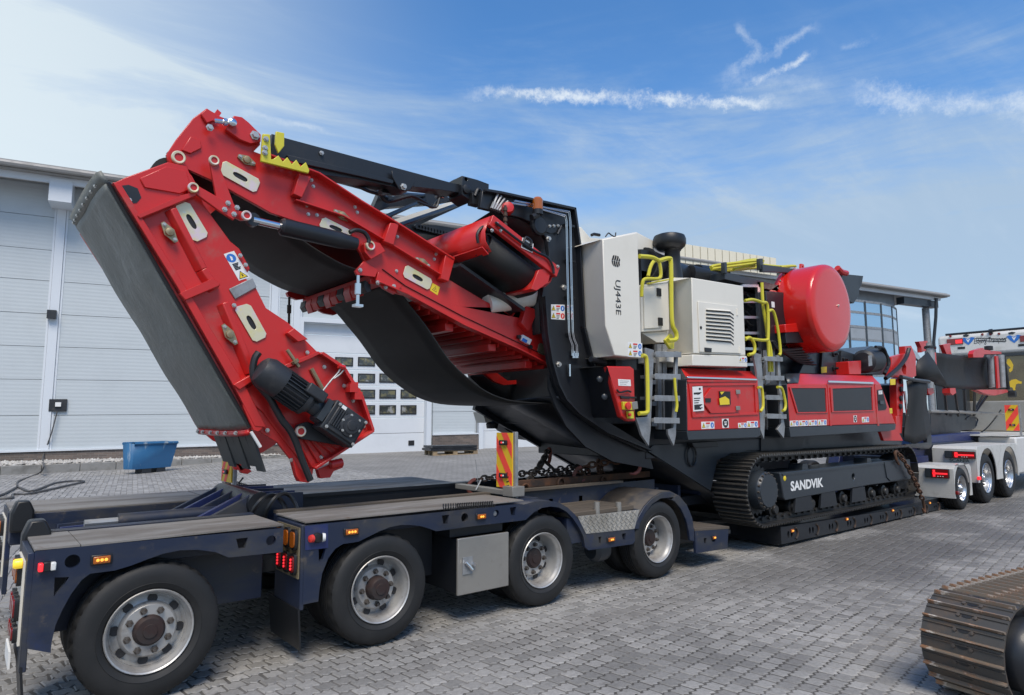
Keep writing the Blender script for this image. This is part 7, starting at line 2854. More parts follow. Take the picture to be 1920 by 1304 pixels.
b.prism(Q('G', [(880, 880), (905, 875), (908, 945), (884, 950)], y=4.40), (0, -.003, 0))
obj('type_plate', b, GALV, mt)
b = MB()
b.tube(spline(Q('G', [(960, 830), (1000, 870), (1020, 930), (990, 1000)], y=4.5), 4), .03, 8)
b.tube(spline(Q('G', [(930, 820), (985, 830), (1010, 900), (1015, 950)], y=4.45), 4), .022, 8)
obj('hydraulic_hose', b, PLASTIC, cr)
b = MB()
b.prism(Q('G', [(750, 918), (835, 912), (835, 1005), (755, 1005)], y=4.55), (0, .2, 0))
obj('valve_box', b, RED, cr, bevel=.008)

# ---- crawler tracks
YTk, TW = 4.36, 0.48
zt_, zb_ = 1.155, 0.315
xr_ = at('H', 262, 800, y=YTk)[0]
xf_ = at('H', 1288, 650, y=YTk)[0]
rr_ = (zt_ - zb_) / 2
zc_ = (zt_ + zb_) / 2
xa_, xb_ = xr_ + rr_, xf_ - rr_


def loop_pt(s, r):
    """point and tangent on the track loop at arc length s (radius r)"""
    L1 = xb_ - xa_
    Lc = math.pi * rr_
    tot = 2 * L1 + 2 * Lc
    s = s % tot
    if s < L1:
        return np.array([xa_ + s, 0, zc_ - r]), np.array([1.0, 0, 0])
    s -= L1
    if s < Lc:
        a = -math.pi / 2 + s / rr_
        return np.array([xb_ + r * math.cos(a), 0, zc_ + r * math.sin(a)]), np.array([-math.sin(a), 0, math.cos(a)])
    s -= Lc
    if s < L1:
        return np.array([xb_ - s, 0, zc_ + r]), np.array([-1.0, 0, 0])
    s -= L1
    a = math.pi / 2 + s / rr_
    return np.array([xa_ + r * math.cos(a), 0, zc_ + r * math.sin(a)]), np.array([-math.sin(a), 0, math.cos(a)])


TOT = 2 * (xb_ - xa_) + 2 * math.pi * rr_
NS = int(TOT / 0.172)
SPc = TOT / NS


def shoe_mesh(name, width, sp, m, m2=None, three=True):
    b = MB()
    b.box(-sp * .47, sp * .47, 0, width, -.012, 0.0)
    for u in ((-.36, .0, .36) if three else (-.40,)):
        h = .022 if three else .03
        b.hexa([(u * sp - .012, 0, 0), (u * sp + .012, 0, 0), (u * sp + .012, width, 0), (u * sp - .012, width, 0), (u * sp - .007, 0.004, h), (u * sp + .007, 0.004, h), (u * sp + .007, width - .004, h), (u * sp - .007, width - .004, h)], m=1)
    me = bpy.data.meshes.new(name)
    me.from_pydata(b.v, [], b.f)
    me.materials.append(m)
    me.materials.append(m2 or m)
    me.polygons.foreach_set('material_index', b.m)
    me.update()
    return me


def link_mesh(name, sp):
    b = MB()
    for y in (0.13, 0.30):
        b.prism([(-sp * .55, y, -.012), (sp * .45, y, -.012), (sp * .5, y, -.05), (sp * .3, y, -.085), (sp * .05, y, -.075), (-.2 * sp, y, -.095), (-.5 * sp, y, -.09), (-.6 * sp, y, -.05)], (0, .04, 0))
    b.cyl((-sp * .4, .10, -.06), (-sp * .4, .37, -.06), .02, 8)
    me = bpy.data.meshes.new(name)
    me.from_pydata(b.v, [], b.f)
    me.materials.append(TRACK)
    me.update()
    return me


SHOE = shoe_mesh('track_shoe', TW, SPc, TRACK, TRACKEDGE)
LINK = link_mesh('track_link', SPc)


def frame_mat(p, t, flip=False):
    n = np.array([t[2], 0, -t[0]])
    M = Matrix(((-t[0], 0, n[0], 0), (0, 1, 0, 0), (-t[2], 0, n[2], 0), (0, 0, 0, 1)))
    return M


def build_track(yo, inner):
    b = MB()
    lb = Q('H', [(455, 662), (1082, 592), (1236, 580), (1246, 690), (1236, 703), (1000, 735), (490, 828), (478, 812)], y=4.40)
    sh = yo - YTk
    b.prism([p + np.array([0, sh, 0]) for p in lb], (0, .40, 0), [[p + np.array([0, sh, 0]) for p in ring(at('H', 897, 686, y=4.40), .05, 16)]])
    tf = obj('track_frame', b, SLATE, cr, bevel=.018)
    for i in range(NS):
        s = i * SPc
        p, t = loop_pt(s, rr_)
        for me, nm in ((SHOE, 'track_shoe'), (LINK, 'track_link')):
            o = bpy.data.objects.new(nm, me)
            COL.objects.link(o)
            o.parent = tf
            M = frame_mat(p, t)
            o.rotation_euler = M.to_euler()
            o.location = Vector(p + np.array([0, yo, 0]) - wl(tf))
    return tf, sh


tk, _ = build_track(YTk, False)
tk2, _ = build_track(YF - TW, True)


def track_gear(tf, yo, outward):
    c = np.array([xa_, yo + .06, zc_])
    b = MB()
    b.lathe(c, (0, -1, 0), [(.235, -.35), (.235, .02), (.225, .06), (.20, .085), (.195, .10), (.0005, .10)], 30)
    fd = obj('final_drive', b, SLATE, tf, smooth=30)
    for i in range(18):
        a = 2 * math.pi * i / 18
        bolt(fd, c + np.array([.212 * math.cos(a), -.072, .212 * math.sin(a)]), .8, me=NUTM)
    b = MB()
    pts = []
    for i in range(42):
        a = 2 * math.pi * i / 42
        r = .315 if i % 2 else .275
        pts.append(c + np.array([r * math.cos(a), .06, r * math.sin(a)]))
    b.prism(pts, (0, .16, 0))
    obj('sprocket', b, TRACK, tf)
    b = MB()
    b.lathe((xb_, yo + .08, zc_), (0, 1, 0), [(.0005, 0), (.2, 0), (.28, .02), (.30, .08), (.30, .24), (.28, .3)], 28)
    obj('idler', b, TRACK, tf)
    for i in range(9):
        x = xa_ + .35 + i * (xb_ - xa_ - .6) / 8
        b = MB()
        b.lathe((x, yo + .07, zb_ + .155), (0, 1, 0), [(.0005, 0), (.05, 0), (.06, .02), (.06, .04), (.095, .05), (.095, .10), (.075, .11), (.075, .25), (.095, .26), (.095, .3)], 16)
        obj('track_roller', b, TRACK, tf)
    for x in (xa_ + 1.15, xb_ - 1.3):
        b = MB()
        b.prism([(x - .09, yo + .08, .92), (x + .09, yo + .08, .92), (x + .06, yo + .08, 1.01), (x - .06, yo + .08, 1.01)], (0, .2, 0))
        obj('carrier_pad', b, SLATE, tf)
    for x in (xa_ + .9, xa_ + 1.6, xb_ - 1.9):
        b = MB()
        b.prism([(x - .15, yo + .045, .40), (x + .35, yo + .045, .40), (x + .30, yo + .045, .60), (x - .10, yo + .045, .60)], (0, .03, 0))
        obj('track_guide', b, BLACK, tf)
    return fd


track_gear(tk, YTk, True)
track_gear(tk2, YF - TW, False)
plate('tensioner_cover', 'H', [(1084, 598), (1228, 584), (1236, 690), (1226, 696), (1120, 712), (1100, 690)], 4.385, .016, SLATE, tk)
b = MB()
b.prism(Q('H', [(470, 668), (1080, 600), (1082, 610), (474, 680)], y=4.392), (0, .009, 0))
obj('frame_edge', b, SLATE, tk)
b = MB()
b.lathe(at('H', 485, 695, y=4.398), (0, -1, 0), [(.035, 0), (.03, .003), (.0005, .004)], 14)
obj('lashing_mark', b, SIGNYEL, tk)
a, c = at('H', 521, 772, y=4.398), at('H', 716, 748, y=4.398)
t0_, t1_ = at('H', 600, 704, y=4.398), at('H', 600, 763, y=4.398)
hgt = t0_[2] - t1_[2]
base_z = (a[2] + c[2]) / 2
o_, ln = text_mesh('lettering', 'SANDVIK', np.array([a[0], 4.398, base_z]), np.array([1.0, 0, 0]), np.array([0, 0, 1.0]), hgt, WHITE, tk, bold=.036, depth=0)
bpy.data.objects.remove(o_)
o_, ln = text_mesh('lettering', 'SANDVIK', np.array([a[0], 4.397, base_z]), np.array([1.0, 0, 0]), np.array([0, 0, 1.0]), hgt, WHITE, tk, bold=.036, xs=(c[0] - a[0]) / ln, depth=0)

# ---- folded side conveyor at the front
YC = 4.92
fb = plate('conveyor_bracket', 'M', [(310, 652), (460, 610), (455, 530), (525, 525), (575, 640), (580, 860), (530, 885), (400, 880), (300, 870)], YC - .25, .10, RED, holes=[Q('M', [(420, 800), (425, 730), (450, 715), (470, 760), (470, 850), (440, 840)], y=YC - .25)])
plate('bracket_arm', 'M', [(530, 545), (600, 610), (650, 690), (615, 695), (545, 630)], YC - .1, .05, ALU, fb)
b = MB()
b.tube(spline(Q('M', [(500, 560), (470, 650), (390, 760), (240, 890)], y=YC - .3), 4), .035, 8)
obj('hydraulic_hose', b, PLASTIC, fb)
b = MB()
b.prism(Q('M', [(380, 880), (435, 880), (440, 960), (430, 1304), (370, 1304), (360, 900)], y=YC - .15), (0, .12, 0))
b.prism(Q('M', [(430, 1304), (360, 1304), (350, 1500), (420, 1500)], y=YC - .15), (0, .12, 0))
obj('bracket_leg', b, RED, fb, bevel=.006)
b = MB()
for X, Y in ((400, 920), (402, 1010), (400, 1110), (396, 1200)):
    c = at('M', X, Y, y=YC - .15)
    b.lathe(c, (0, -1, 0), [(.05, 0), (.05, .03), (.03, .04), (.0005, .04)], 12)
obj('pivot_boss', b, BLACK, fb)
b = MB()
b.prism(Q('M', [(325, 960), (372, 940), (372, 1290), (335, 1304)], y=YC - .05), (0, .3, 0))
obj('linkage', b, BLACK, fb)
plate('tag', 'M', [(290, 895), (350, 895), (350, 960), (295, 962)], YC - .40, .004, SIGNYEL, fb)
b = MB()
b.cyl(at('M', 450, 1030, y=YC - .2), at('M', 480, 1304, y=YC - .2), .022, 10)
obj('hydraulic_ram', b, CHROME, fb)
plate('tail_bracket', 'H', [(1060, 415), (1150, 380), (1195, 470), (1080, 470)], YS + .1, .05, RED, fb)
b = MB()
b.tube(Q('M', [(410, 870), (560, 905), (720, 925)], y=YC - .3), .035, 8)
obj('stay_rod', b, SLATE, fb)
# black rubber chute: pointed skirt and hanging curtain
ch = Q('M', [(705, 595), (590, 700), (560, 890), (700, 905), (780, 930), (930, 995), (880, 900), (800, 770)], y=YC - .1)
b = MB()
cen = sum(ch) / len(ch)
inner_ = [cen + (p - cen) * .5 + np.array([0, -.10, 0]) for p in ch]
b.add(ch + inner_ + [cen + np.array([0, -.15, 0])], [(i, (i + 1) % 8, (i + 1) % 8 + 8, i + 8) for i in range(8)] + [(i + 8, (i + 1) % 8 + 8, 16) for i in range(8)])
obj('rubber_chute', b, RUBBER, fb, smooth=80, solid=.015)
cu = Q('H', [(1215, 108), (1260, 112), (1300, 122), (1340, 130)], y=YC - .2)
lowc = Q('H', [(1210, 470), (1245, 488), (1300, 460), (1352, 420)], y=YC - .2)
rows = []
for i in range(9):
    u = i / 8
    rows.append([(p * (1 - u) + q * u) + np.array([0, -.07 * math.sin(math.pi * k / 3) - .03 * math.sin(u * 5 + k), 0]) for k, (p, q) in enumerate(zip(cu, lowc))])
b = MB()
b.sheet(rows)
obj('rubber_curtain', b, RUBBER, fb, smooth=80, solid=.015)
plate('support_post', 'H', [(1335, 300), (1355, 300), (1368, 500), (1350, 520), (1210, 510), (1210, 490), (1340, 480)], YC - .05, .05, BLACK, fb)
# grey roller, belt panel and far rollers
b = MB()
b.cyl(at('M', 735, 552, y=YC), at('M', 745, 760, y=YC), .075, 20)
obj('belt_roller', b, GALV, fb)
b = MB()
b.cyl(at('M', 735, 555, y=YC), at('M', 735, 538, y=YC), .11, 18)
obj('roller_cap', b, PLASTIC, fb)
bp = Q('M', [(800, 600), (940, 618), (1080, 640), (1240, 656), (1380, 650), (1560, 640)], y=YC + .1)
bq = Q('M', [(800, 960), (940, 1000), (1080, 1008), (1240, 1012), (1380, 1008), (1565, 1006)], y=YC + .1)
rows = []
for i in range(8):
    u = i / 7
    rows.append([(p * (1 - u) + q * u) + np.array([0, .06 * math.sin(math.pi * u) + .02 * math.sin(k * 2.0 + u), 0]) for k, (p, q) in enumerate(zip(bp, bq))])
b = MB()
b.sheet(rows)
sc_b = obj('conveyor_belt', b, RUBBER, fb, smooth=80, solid=.02)
b = MB()
for X, r, mm in ((1425, .10, 0), (1530, .07, 0)):
    b.cyl(at('M', X - 8, 630, y=YC), at('M', X + 12, 990, y=YC), r, 18)
obj('belt_roller', b, GALV, fb)
b = MB()
b.cyl(at('M', 1545, 640, y=YC - .02), at('M', 1600, 1010, y=YC - .02), .05, 10)
obj('edge_roller', b, PLASTIC, fb)
plate('belt_frame', 'M', [(1470, 640), (1492, 640), (1515, 995), (1490, 1000)], YC - .12, .04, RED, fb)
plate('belt_frame', 'M', [(1250, 1016), (1590, 1012), (1604, 1040), (1560, 1055), (1450, 1080), (1350, 1060)], YC - .1, .12, RED, fb)
plate('belt_frame', 'M', [(1210, 615), (1225, 580), (1325, 548), (1340, 570), (1525, 592), (1530, 618), (1340, 620), (1325, 655), (1215, 655)], YC - .1, .10, RED, fb)
plate('belt_frame', 'M', [(775, 600), (800, 600), (815, 800), (785, 760)], YC + .02, .05, RED, fb)
plate('clamp', 'M', [(608, 478), (705, 470), (708, 490), (690, 500), (690, 580), (640, 600), (635, 540)], YC + .15, .08, RED, fb)
plate('clamp', 'M', [(878, 515), (965, 498), (970, 512), (955, 520), (975, 620), (918, 620), (890, 545)], YC + .15, .08, RED, fb)
b = MB()
c = at('M', 1385, 560, y=YC - .05)
b.lathe(c, (0, 0, 1), [(.09, -.03), (.09, .06), (.06, .07), (.0005, .07)], 14)
c = at('M', 1660, 1060, y=YC - .1)
b.lathe(c, (0, -1, 0), [(.09, -.1), (.09, .05), (.05, .06), (.0005, .06)], 14)
obj('hydraulic_motor', b, PLASTIC, fb)
b = MB()
for X, Y, X2, Y2 in ((890, 1000, 920, 1290), (1010, 1050, 1050, 1304), (1110, 1010, 1130, 1290), (1230, 1010, 1225, 1300), (1330, 1070, 1210, 1280), (1370, 1080, 1240, 1260)):
    b.tube([at('M', X, Y, y=YC + .15), at('M', X2, Y2, y=YC + .3)], .03, 6)
obj('hydraulic_hose', b, PLASTIC, fb)
b = MB()
for X in (740, 985):
    b.prism(Q('M', [(X - 30, 1000), (X + 30, 995), (X + 40, 1050), (X, 1075), (X - 25, 1050)], y=YC + .0), (0, .15, 0))
obj('clamp', b, RED, fb)
# ------------------------------------------------------------------ warning boards standing on the trailer
def marker_board(label, k, quad, y, post, arm, lights, swap=False):
    q = Q(k, quad, y=y)
    bd_ = thing('warning_board', label, 'warning board', tuple((q[2] + q[3]) / 2), 'striped red and yellow warning boards')
    w_ = q[1][0] - q[0][0]
    x0_, x1_ = (q[0][0] + q[3][0]) / 2, (q[1][0] + q[2][0]) / 2
    z1_, z0_ = (q[0][2] + q[1][2]) / 2, (q[2][2] + q[3][2]) / 2
    # the board faces the rear (-X): it is a thin plate across the trailer
    return bd_, q


def board_x(label, x, y0, y1, z0, z1, n=1.9, flip=False, postz=0.95):
    t = thing('warning_board', label, 'warning board', (x, (y0 + y1) / 2, z0), 'striped red and yellow warning boards')
    b = MB()
    b.box(x, x + .012, y0, y1, z0, z1)
    bp_ = obj('board', b, REFYEL, t)
    b = MB()
    H, W = z1 - z0, y1 - y0
    per = H / n
    sl = W * 1.5
    i = -1
    while z0 + i * per * 1.0 < z1 + sl:
        za = z0 + i * per
        pts = []
        f = lambda u: (za + (sl * u if not flip else sl * (1 - u)))
        poly = [(0, f(0)), (1, f(1)), (1, f(1) + per * .5), (0, f(0) + per * .5)]
        # clip to the board
        def clip(P, lim, up):
            out = []
            for a, c in zip(P, P[1:] + P[:1]):
                ia, ic = (a[1] <= lim) == up or a[1] == lim, (c[1] <= lim) == up or c[1] == lim
                if ia:
                    out.append(a)
                if ia != ic:
                    tt = (lim - a[1]) / (c[1] - a[1])
                    out.append((a[0] + (c[0] - a[0]) * tt, lim))
            return out
        poly = clip(clip(poly, z1, True), z0, False) if True else poly
        if len(poly) >= 3:
            P = [np.array([x - .002, y0 + W * u, z]) for u, z in poly]
            b.prism(P, (.001, 0, 0))
        i += 1
    obj('stripes', b, REFRED, bp_)
    b = MB()
    ye = y0 if not flip else y1
    b.box(x + .013, x + .045, y0 - .035, y0 + .01, z0 - .18, z1 + .01)
    fr = obj('post', b, GALV, t, bevel=.004)
    b = MB()
    b.box(x + .013, x + .03, y0, y1, z0, z1)
    obj('backing', b, PLASTIC, t)
    for zz in (z0 + H * .22, z0 + H * .82):
        b = MB()
        b.box(x - .022, x - .003, (y0 + y1) / 2 - .055, (y0 + y1) / 2 + .055, zz - .022, zz + .022)
        lm = obj('lamp', b, PLASTIC, t, bevel=.006)
        led(lm, (x - .022, (y0 + y1) / 2 + .012, zz), (-1, 0, 0), 1, .02, REDLIT)
        led(lm, (x - .022, (y0 + y1) / 2 - .012, zz), (-1, 0, 0), 1, .02, CLEAR)
    return t


# near board by the third axle
xb1 = at('O', 948, 915, y=4.72)[0]
zb1 = at('O', 948, 915, y=4.72)[2]
zb2 = at('O', 945, 812, y=4.72)[2]
yR, yL = at('O', 960, 860, x=xb1)[1], at('O', 931, 860, x=xb1)[1]
nb1 = board_x('tall striped board with two lamps on the near deck edge by the chains', xb1, yR, yL, zb1, zb2)
b = MB()
a = np.array([xb1 - .55, yL + .02, DZ + .05])
c = np.array([xb1 + .05, yR, DZ + .05])
b.box(xb1 - .03, xb1 + .05, yR - .05, yL + .62, DZ + .014, DZ + .06)
b.box(xb1 - .06, xb1 + .08, yR - .08, yR + .06, DZ + .013, DZ + .10)
obj('slide_arm', b, STEEL, nb1, bevel=.004)
b = MB()
p0 = np.array([xb1 - .02, yL + .25, DZ + .05])
b.tube([p0 + [-.03, 0, -.02], p0 + [.03, 0, .07]], .007, 6)
b.tube([p0, p0 + [-.02, .02, .26]], .0025, 5)
obj('locking_pin', b, GALV, nb1)
b = MB()
b.tube([np.array([xb1 + .02 + .025 * math.cos(t), yR + .06 + .025 * math.sin(t), DZ + .08 + .012 * t / 2]) for t in np.linspace(0, 22, 70)], .005, 5)
obj('lamp_cable', b, PLASTIC, nb1)
# far board under the folded conveyor
xf1 = at('O', 425, 900, y=6.78)[0]
zf1, zf2 = at('O', 425, 904, y=6.78)[2], at('O', 425, 838, y=6.78)[2] + .1
yR, yL = at('O', 434, 880, x=xf1)[1], at('O', 416, 880, x=xf1)[1]
fb1 = board_x('striped board half hidden behind the hanging conveyor head on the far deck', xf1, yR, yL, zf1, zf2, flip=True)
b = MB()
b.box(xf1 + .0, xf1 + .05, yR - .75, yL, DZ + .014, DZ + .06)
b.box(xf1 + .0, xf1 + .06, yL - .12, yL - .02, DZ + .014, zf1)
obj('slide_arm', b, STEEL, fb1, bevel=.004)
b = MB()
p0 = np.array([xf1, yR - .2, DZ + .05])
b.tube([p0 + [-.05, 0, -.02], p0 + [.05, 0, .10]], .008, 6)
obj('locking_pin', b, PLASTIC, fb1)


# coiled lamp cables lying on the decks
def coil(name, label, path, r, turns, wire):
    P = [np.array(p, float) for p in path]
    pts = []
    n = turns * 9
    cum = [0]
    for a, c in zip(P[:-1], P[1:]):
        cum.append(cum[-1] + np.linalg.norm(c - a))
    for i in range(n + 1):
        s = cum[-1] * i / n
        j = max(k for k in range(len(P) - 1) if cum[k] <= s + 1e-9)
        u = (s - cum[j]) / (cum[j + 1] - cum[j])
        p = P[j] * (1 - u) + P[j + 1] * u
        t = (P[j + 1] - P[j]) / np.linalg.norm(P[j + 1] - P[j])
        s1 = np.cross(t, [0, 0, 1.0])
        s1 /= np.linalg.norm(s1)
        s2 = np.cross(s1, t)
        ph = 2 * math.pi * i / 9
        pts.append(p + r * (math.cos(ph) * s1 + math.sin(ph) * s2))
    b = MB()
    b.tube(pts, wire, 5)
    o = obj(name, b, PLASTIC, loc=tuple(P[0]))
    o['label'] = label
    o['category'] = 'cable'
    return o


coil('coiled_cable', 'black coiled lamp cable slumped along the near deck edge beside the tall striped board', Q('J', [(1200, 312), (1290, 308), (1400, 300), (1530, 292)], z=DZ + .035), .022, 22, .005)
coil('coiled_cable', 'black coiled lamp cable sagging along the far deck under the conveyor head', [at('O', 437, 905, y=6.8), at('O', 470, 915, y=6.85), at('O', 520, 919, y=6.85), at('O', 600, 915, y=6.85), at('O', 648, 911, y=6.85)], .020, 60, .005)


# ------------------------------------------------------------------ lashing chains
def chain_thing(name, label, path, link_l, wire, m, hook_m=None, hooks=(True, True)):
    P = spline(path, 8)
    cum = [0.0]
    for a, c in zip(P[:-1], P[1:]):
        cum.append(cum[-1] + np.linalg.norm(c - a))
    t_ = thing(name, label, 'chain', tuple(P[0]), 'rusty lashing chains')
    b = MB()
    hw = link_l * .33
    pts = []
    for i in range(14):
        a = 2 * math.pi * i / 14
        pts.append((link_l * .36 * math.copysign(abs(math.cos(a)) ** .7, math.cos(a)) + 0, hw * math.sin(a), 0))
    b.tube([np.array(p) * [1.35, 1, 1] for p in pts], wire, 6, closed=True)
    me = bpy.data.meshes.new('link')
    me.from_pydata(b.v, [], b.f)
    me.polygons.foreach_set('use_smooth', [True] * len(me.polygons))
    me.materials.append(m)
    me.update()
    n = int(cum[-1] / (link_l * .74))
    for i in range(n):
        s = cum[-1] * (i + .5) / n
        j = max(k for k in range(len(P) - 1) if cum[k] <= s)
        u = (s - cum[j]) / max(1e-9, cum[j + 1] - cum[j])
        p = P[j] * (1 - u) + P[j + 1] * u
        t = P[j + 1] - P[j]
        q = Vector(t).to_track_quat('X', 'Z')
        o = bpy.data.objects.new('link', me)
        COL.objects.link(o)
        o.parent = t_
        o.location = Vector(p - wl(t_))
        eu = (q.to_matrix() @ Matrix.Rotation(R(90 if i % 2 else 0) + R(RNG.uniform(-15, 15)), 3, 'X')).to_euler()
        o.rotation_euler = eu
    for e, on in ((0, hooks[0]), (-1, hooks[1])):
        if on:
            p = P[e]
            dr = (P[0] - P[1]) if e == 0 else (P[-1] - P[-2])
            dr = dr / np.linalg.norm(dr)
            s2 = np.array([0, 0, -1.0])
            b = MB()
            b.tube([p + dr * (link_l * (.2 + 1.0 * math.sin(a))) + s2 * (link_l * .9 * (1 - math.cos(a))) for a in np.linspace(0, 3.6, 10)], [wire * 1.7] * 8 + [wire * 1.2, wire * .7], 8)
            obj('hook', b, hook_m or m, t_)
    return t_


HOOKRED = mat('red_hook_paint', (0.26, 0.07, 0.05), 0.6, mix=[((0.12, 0.06, 0.04), 9, 0.45, 0.7)])
ZP = lambda k, X, Y, y: at(k, X, Y, y=y)
chain_thing('lashing_chain', 'long dark chain stretched level behind the tall striped board towards the red hook', [ZP('K', 115, 272, 5.62), ZP('K', 250, 256, 5.6), ZP('K', 400, 235, 5.6), ZP('K', 560, 217, 5.55), ZP('K', 700, 200, 5.5), ZP('K', 800, 192, 5.5)], .085, .0115, CHAIN, HOOKRED)
chain_thing('lashing_chain', 'short rusty chain leading from the belly of the crusher to the red hook', [ZP('K', 800, 190, 5.2), ZP('K', 900, 170, 5.1), ZP('K', 1000, 158, 5.0), ZP('K', 1110, 148, 4.9)], .085, .012, RUST, HOOKRED)
chain_thing('lashing_chain', 'dark chain dropping steeply from the hull tip to the channel beam hook', [ZP('K', 575, 85, 5.7), ZP('K', 545, 140, 5.6), ZP('K', 500, 210, 5.5), ZP('K', 450, 280, 5.35), ZP('K', 430, 310, 5.3)], .085, .013, CHAIN, HOOKRED)
chain_thing('lashing_chain', 'slack dark chain lying in a heap along the far channel beam', [ZP('K', 540, 245, 5.45), ZP('K', 620, 240, 5.45), ZP('K', 700, 228, 5.45), ZP('K', 790, 222, 5.45), ZP('K', 840, 215, 5.45)], .08, .011, CHAIN, hooks=(False, False))
chain_thing('lashing_chain', 'rusty chain end hanging from the heap down to the board-topped box', [ZP('K', 760, 205, 5.4), ZP('K', 800, 245, 5.3), ZP('K', 830, 300, 5.2), ZP('K', 845, 350, 5.15)], .095, .012, RUST, hooks=(False, False))
chain_thing('lashing_chain', 'brown chain looped under the belly over the channel beam', [ZP('K', 905, 165, 5.5), ZP('K', 920, 220, 5.4), ZP('K', 940, 270, 5.35), ZP('K', 955, 300, 5.3)], .10, .013, RUST)
chain_thing('lashing_chain', 'rusty chain hanging over the front end of the crawler track', [ZP('H', 1165, 545, 4.34), ZP('H', 1205, 600, 4.32), ZP('H', 1240, 660, 4.31), ZP('H', 1275, 730, 4.31), ZP('H', 1310, 820, 4.33)], .10, .014, RUST)
ld = thing('load_binder', 'dark lever load binder leaning in the chains below the hull tip', 'load binder', tuple(ZP('K', 560, 160, 5.75)))
b = MB()
b.tube([ZP('K', 548, 150, 5.75), ZP('K', 660, 250, 5.5)], [.022, .014], 8)
obj('lever', b, CHAIN, ld)
b = MB()
b.tube([ZP('K', 560, 120, 5.8), ZP('K', 520, 190, 5.7)], .035, 8)
obj('barrel', b, RUST, ld)
b = MB()
b.box(ZP('K', 340, 340, 5.2)[0], ZP('K', 1230, 270, 5.2)[0], 5.2, 5.27, DZ + .0, DZ + .07)
obj('lashing_rail', b, RUST, tr)
for X, Y in ((660, 300), (935, 290), (430, 340)):
    c = ZP('K', X, Y, 5.18)
    b = MB()
    b.tube([c + np.array([.05 * math.cos(t), 0, .06 * math.sin(t)]) for t in np.linspace(0, 6.2, 14)], .012, 6)
    obj('lashing_ring', b, RUST, tr)

# ------------------------------------------------------------------ tractor unit
tk_ = thing('tractor_unit', 'white and bronze heavy lorry tractor with chequered wing covers coupled in front of the trailer', 'lorry', (17.5, 5.6, 0))
YTR = 4.15
for (cx_, r, nm) in ((13.92, .372, 'tag'), (15.36, .475, 'a'), (16.80, .48, 'b')):
    make_wheel(tk_, cx_, r, YTR, r, .30, disc=.10 if nm != 'tag' else .06, dual=False, rim_m=ALU, hubm=ALU, hub_out=.05)
    t = MB()
    t.lathe((cx_, 6.8, r), (0, 1, 0), tyre_prof(r, .3), 36)
    obj('tyre', t, TYRE, tk_)


def wing(name, x0, x1, y0, y1, ztop, zlow, cuts, m=TRUCKCHEQ):
    """squared wing cover: side plate with wheel cut-outs, top and rear sheets"""
    pts = [(x0, y0, zlow), (x0, y0, ztop - .06), (x0 + .08, y0, ztop), (x1 - .08, y0, ztop), (x1, y0, ztop - .06), (x1, y0, zlow)]
    for cx, r in sorted(cuts, key=lambda c: -c[0]):
        zc = r - .02
        a0 = math.asin(max(-1, min(1, (zlow - zc) / r)))
        for i in range(15):
            a = a0 + (math.pi - 2 * a0) * i / 14
            pts.append((cx + r * math.cos(a), y0, zc + r * math.sin(a)))
    b = MB()
    b.prism([np.array(p) for p in pts], (0, .02, 0))
    w_ = obj(name, b, m, tk_, bevel=.004)
    b = MB()
    b.box(x0, x0 + .015, y0 + .021, y1, zlow, ztop - .06)
    b.hexa([(x0, y0 + .021, ztop - .06), (x0 + .09, y0 + .021, ztop), (x0 + .09, y1, ztop), (x0, y1, ztop - .06), (x0, y0 + .021, ztop - .07), (x0 + .09, y0 + .021, ztop - .015), (x0 + .09, y1, ztop - .015), (x0, y1, ztop - .07)])
    b.box(x0 + .08, x1 - .08, y0 + .021, y1, ztop - .015, ztop)
    obj('wing_sheet', b, m, w_, bevel=.003)
    return w_


wg1 = wing('tag_wing', 13.50, 14.42, YTR, YTR + .66, .79, .22, [(13.93, .42)])
wg2 = wing('drive_wing', 14.72, 17.4, YTR - .02, YTR + .72, 1.10, .42, [(15.36, .535), (16.80, .535)])
b = MB()
for i in range(34):
    for j in range(8):
        yy, zz = YTR + .03 + i * .0185, .25 + j * .032
        a = .7 if (i + j) % 2 else -.7
        b.hexa([(13.497, yy - .007, zz - .006 * a), (13.497, yy + .007, zz + .006 * a), (13.497, yy + .007, zz + .006 * a + .004), (13.497, yy - .007, zz - .006 * a + .004), (13.499, yy - .007, zz - .006 * a), (13.499, yy + .007, zz + .006 * a), (13.499, yy + .007, zz + .006 * a + .004), (13.499, yy - .007, zz - .006 * a + .004)])
obj('chequer_ribs', b, TRUCKCHEQ, wg1, kind='stuff')


def tail_lamp(parent, x, y0, y1, z0, z1):
    b = MB()
    b.box(x - .05, x - .001, y0, y1, z0, z1)
    t = obj('tail_lamp', b, PLASTIC, parent, bevel=.008)
    w_ = y1 - y0
    b = MB()
    b.box(x - .056, x - .05, y0 + .01, y0 + w_ * .72, z0 + .01, z1 - .01)
    obj('red_lens', b, REDLENS, t)
    b = MB()
    b.box(x - .0585, x - .056, y0 + .02, y0 + w_ * .66, (z0 + z1) / 2 - .018, (z0 + z1) / 2 + .012)
    b.box(x - .0585, x - .056, y0 + w_ * .56, y0 + w_ * .66, z0 + .02, z1 - .02)
    obj('light_bar', b, REDLIT, t)
    led(t, (x - .0585, y0 + w_ * .35, z0 + .03), (-1, 0, 0), 3, .04, CLEAR, False)
    b = MB()
    b.box(x - .055, x - .05, y0 + w_ * .76, y1 - .01, z0 + .012, z1 - .012)
    obj('clear_lens', b, SLATE, t)
    return t


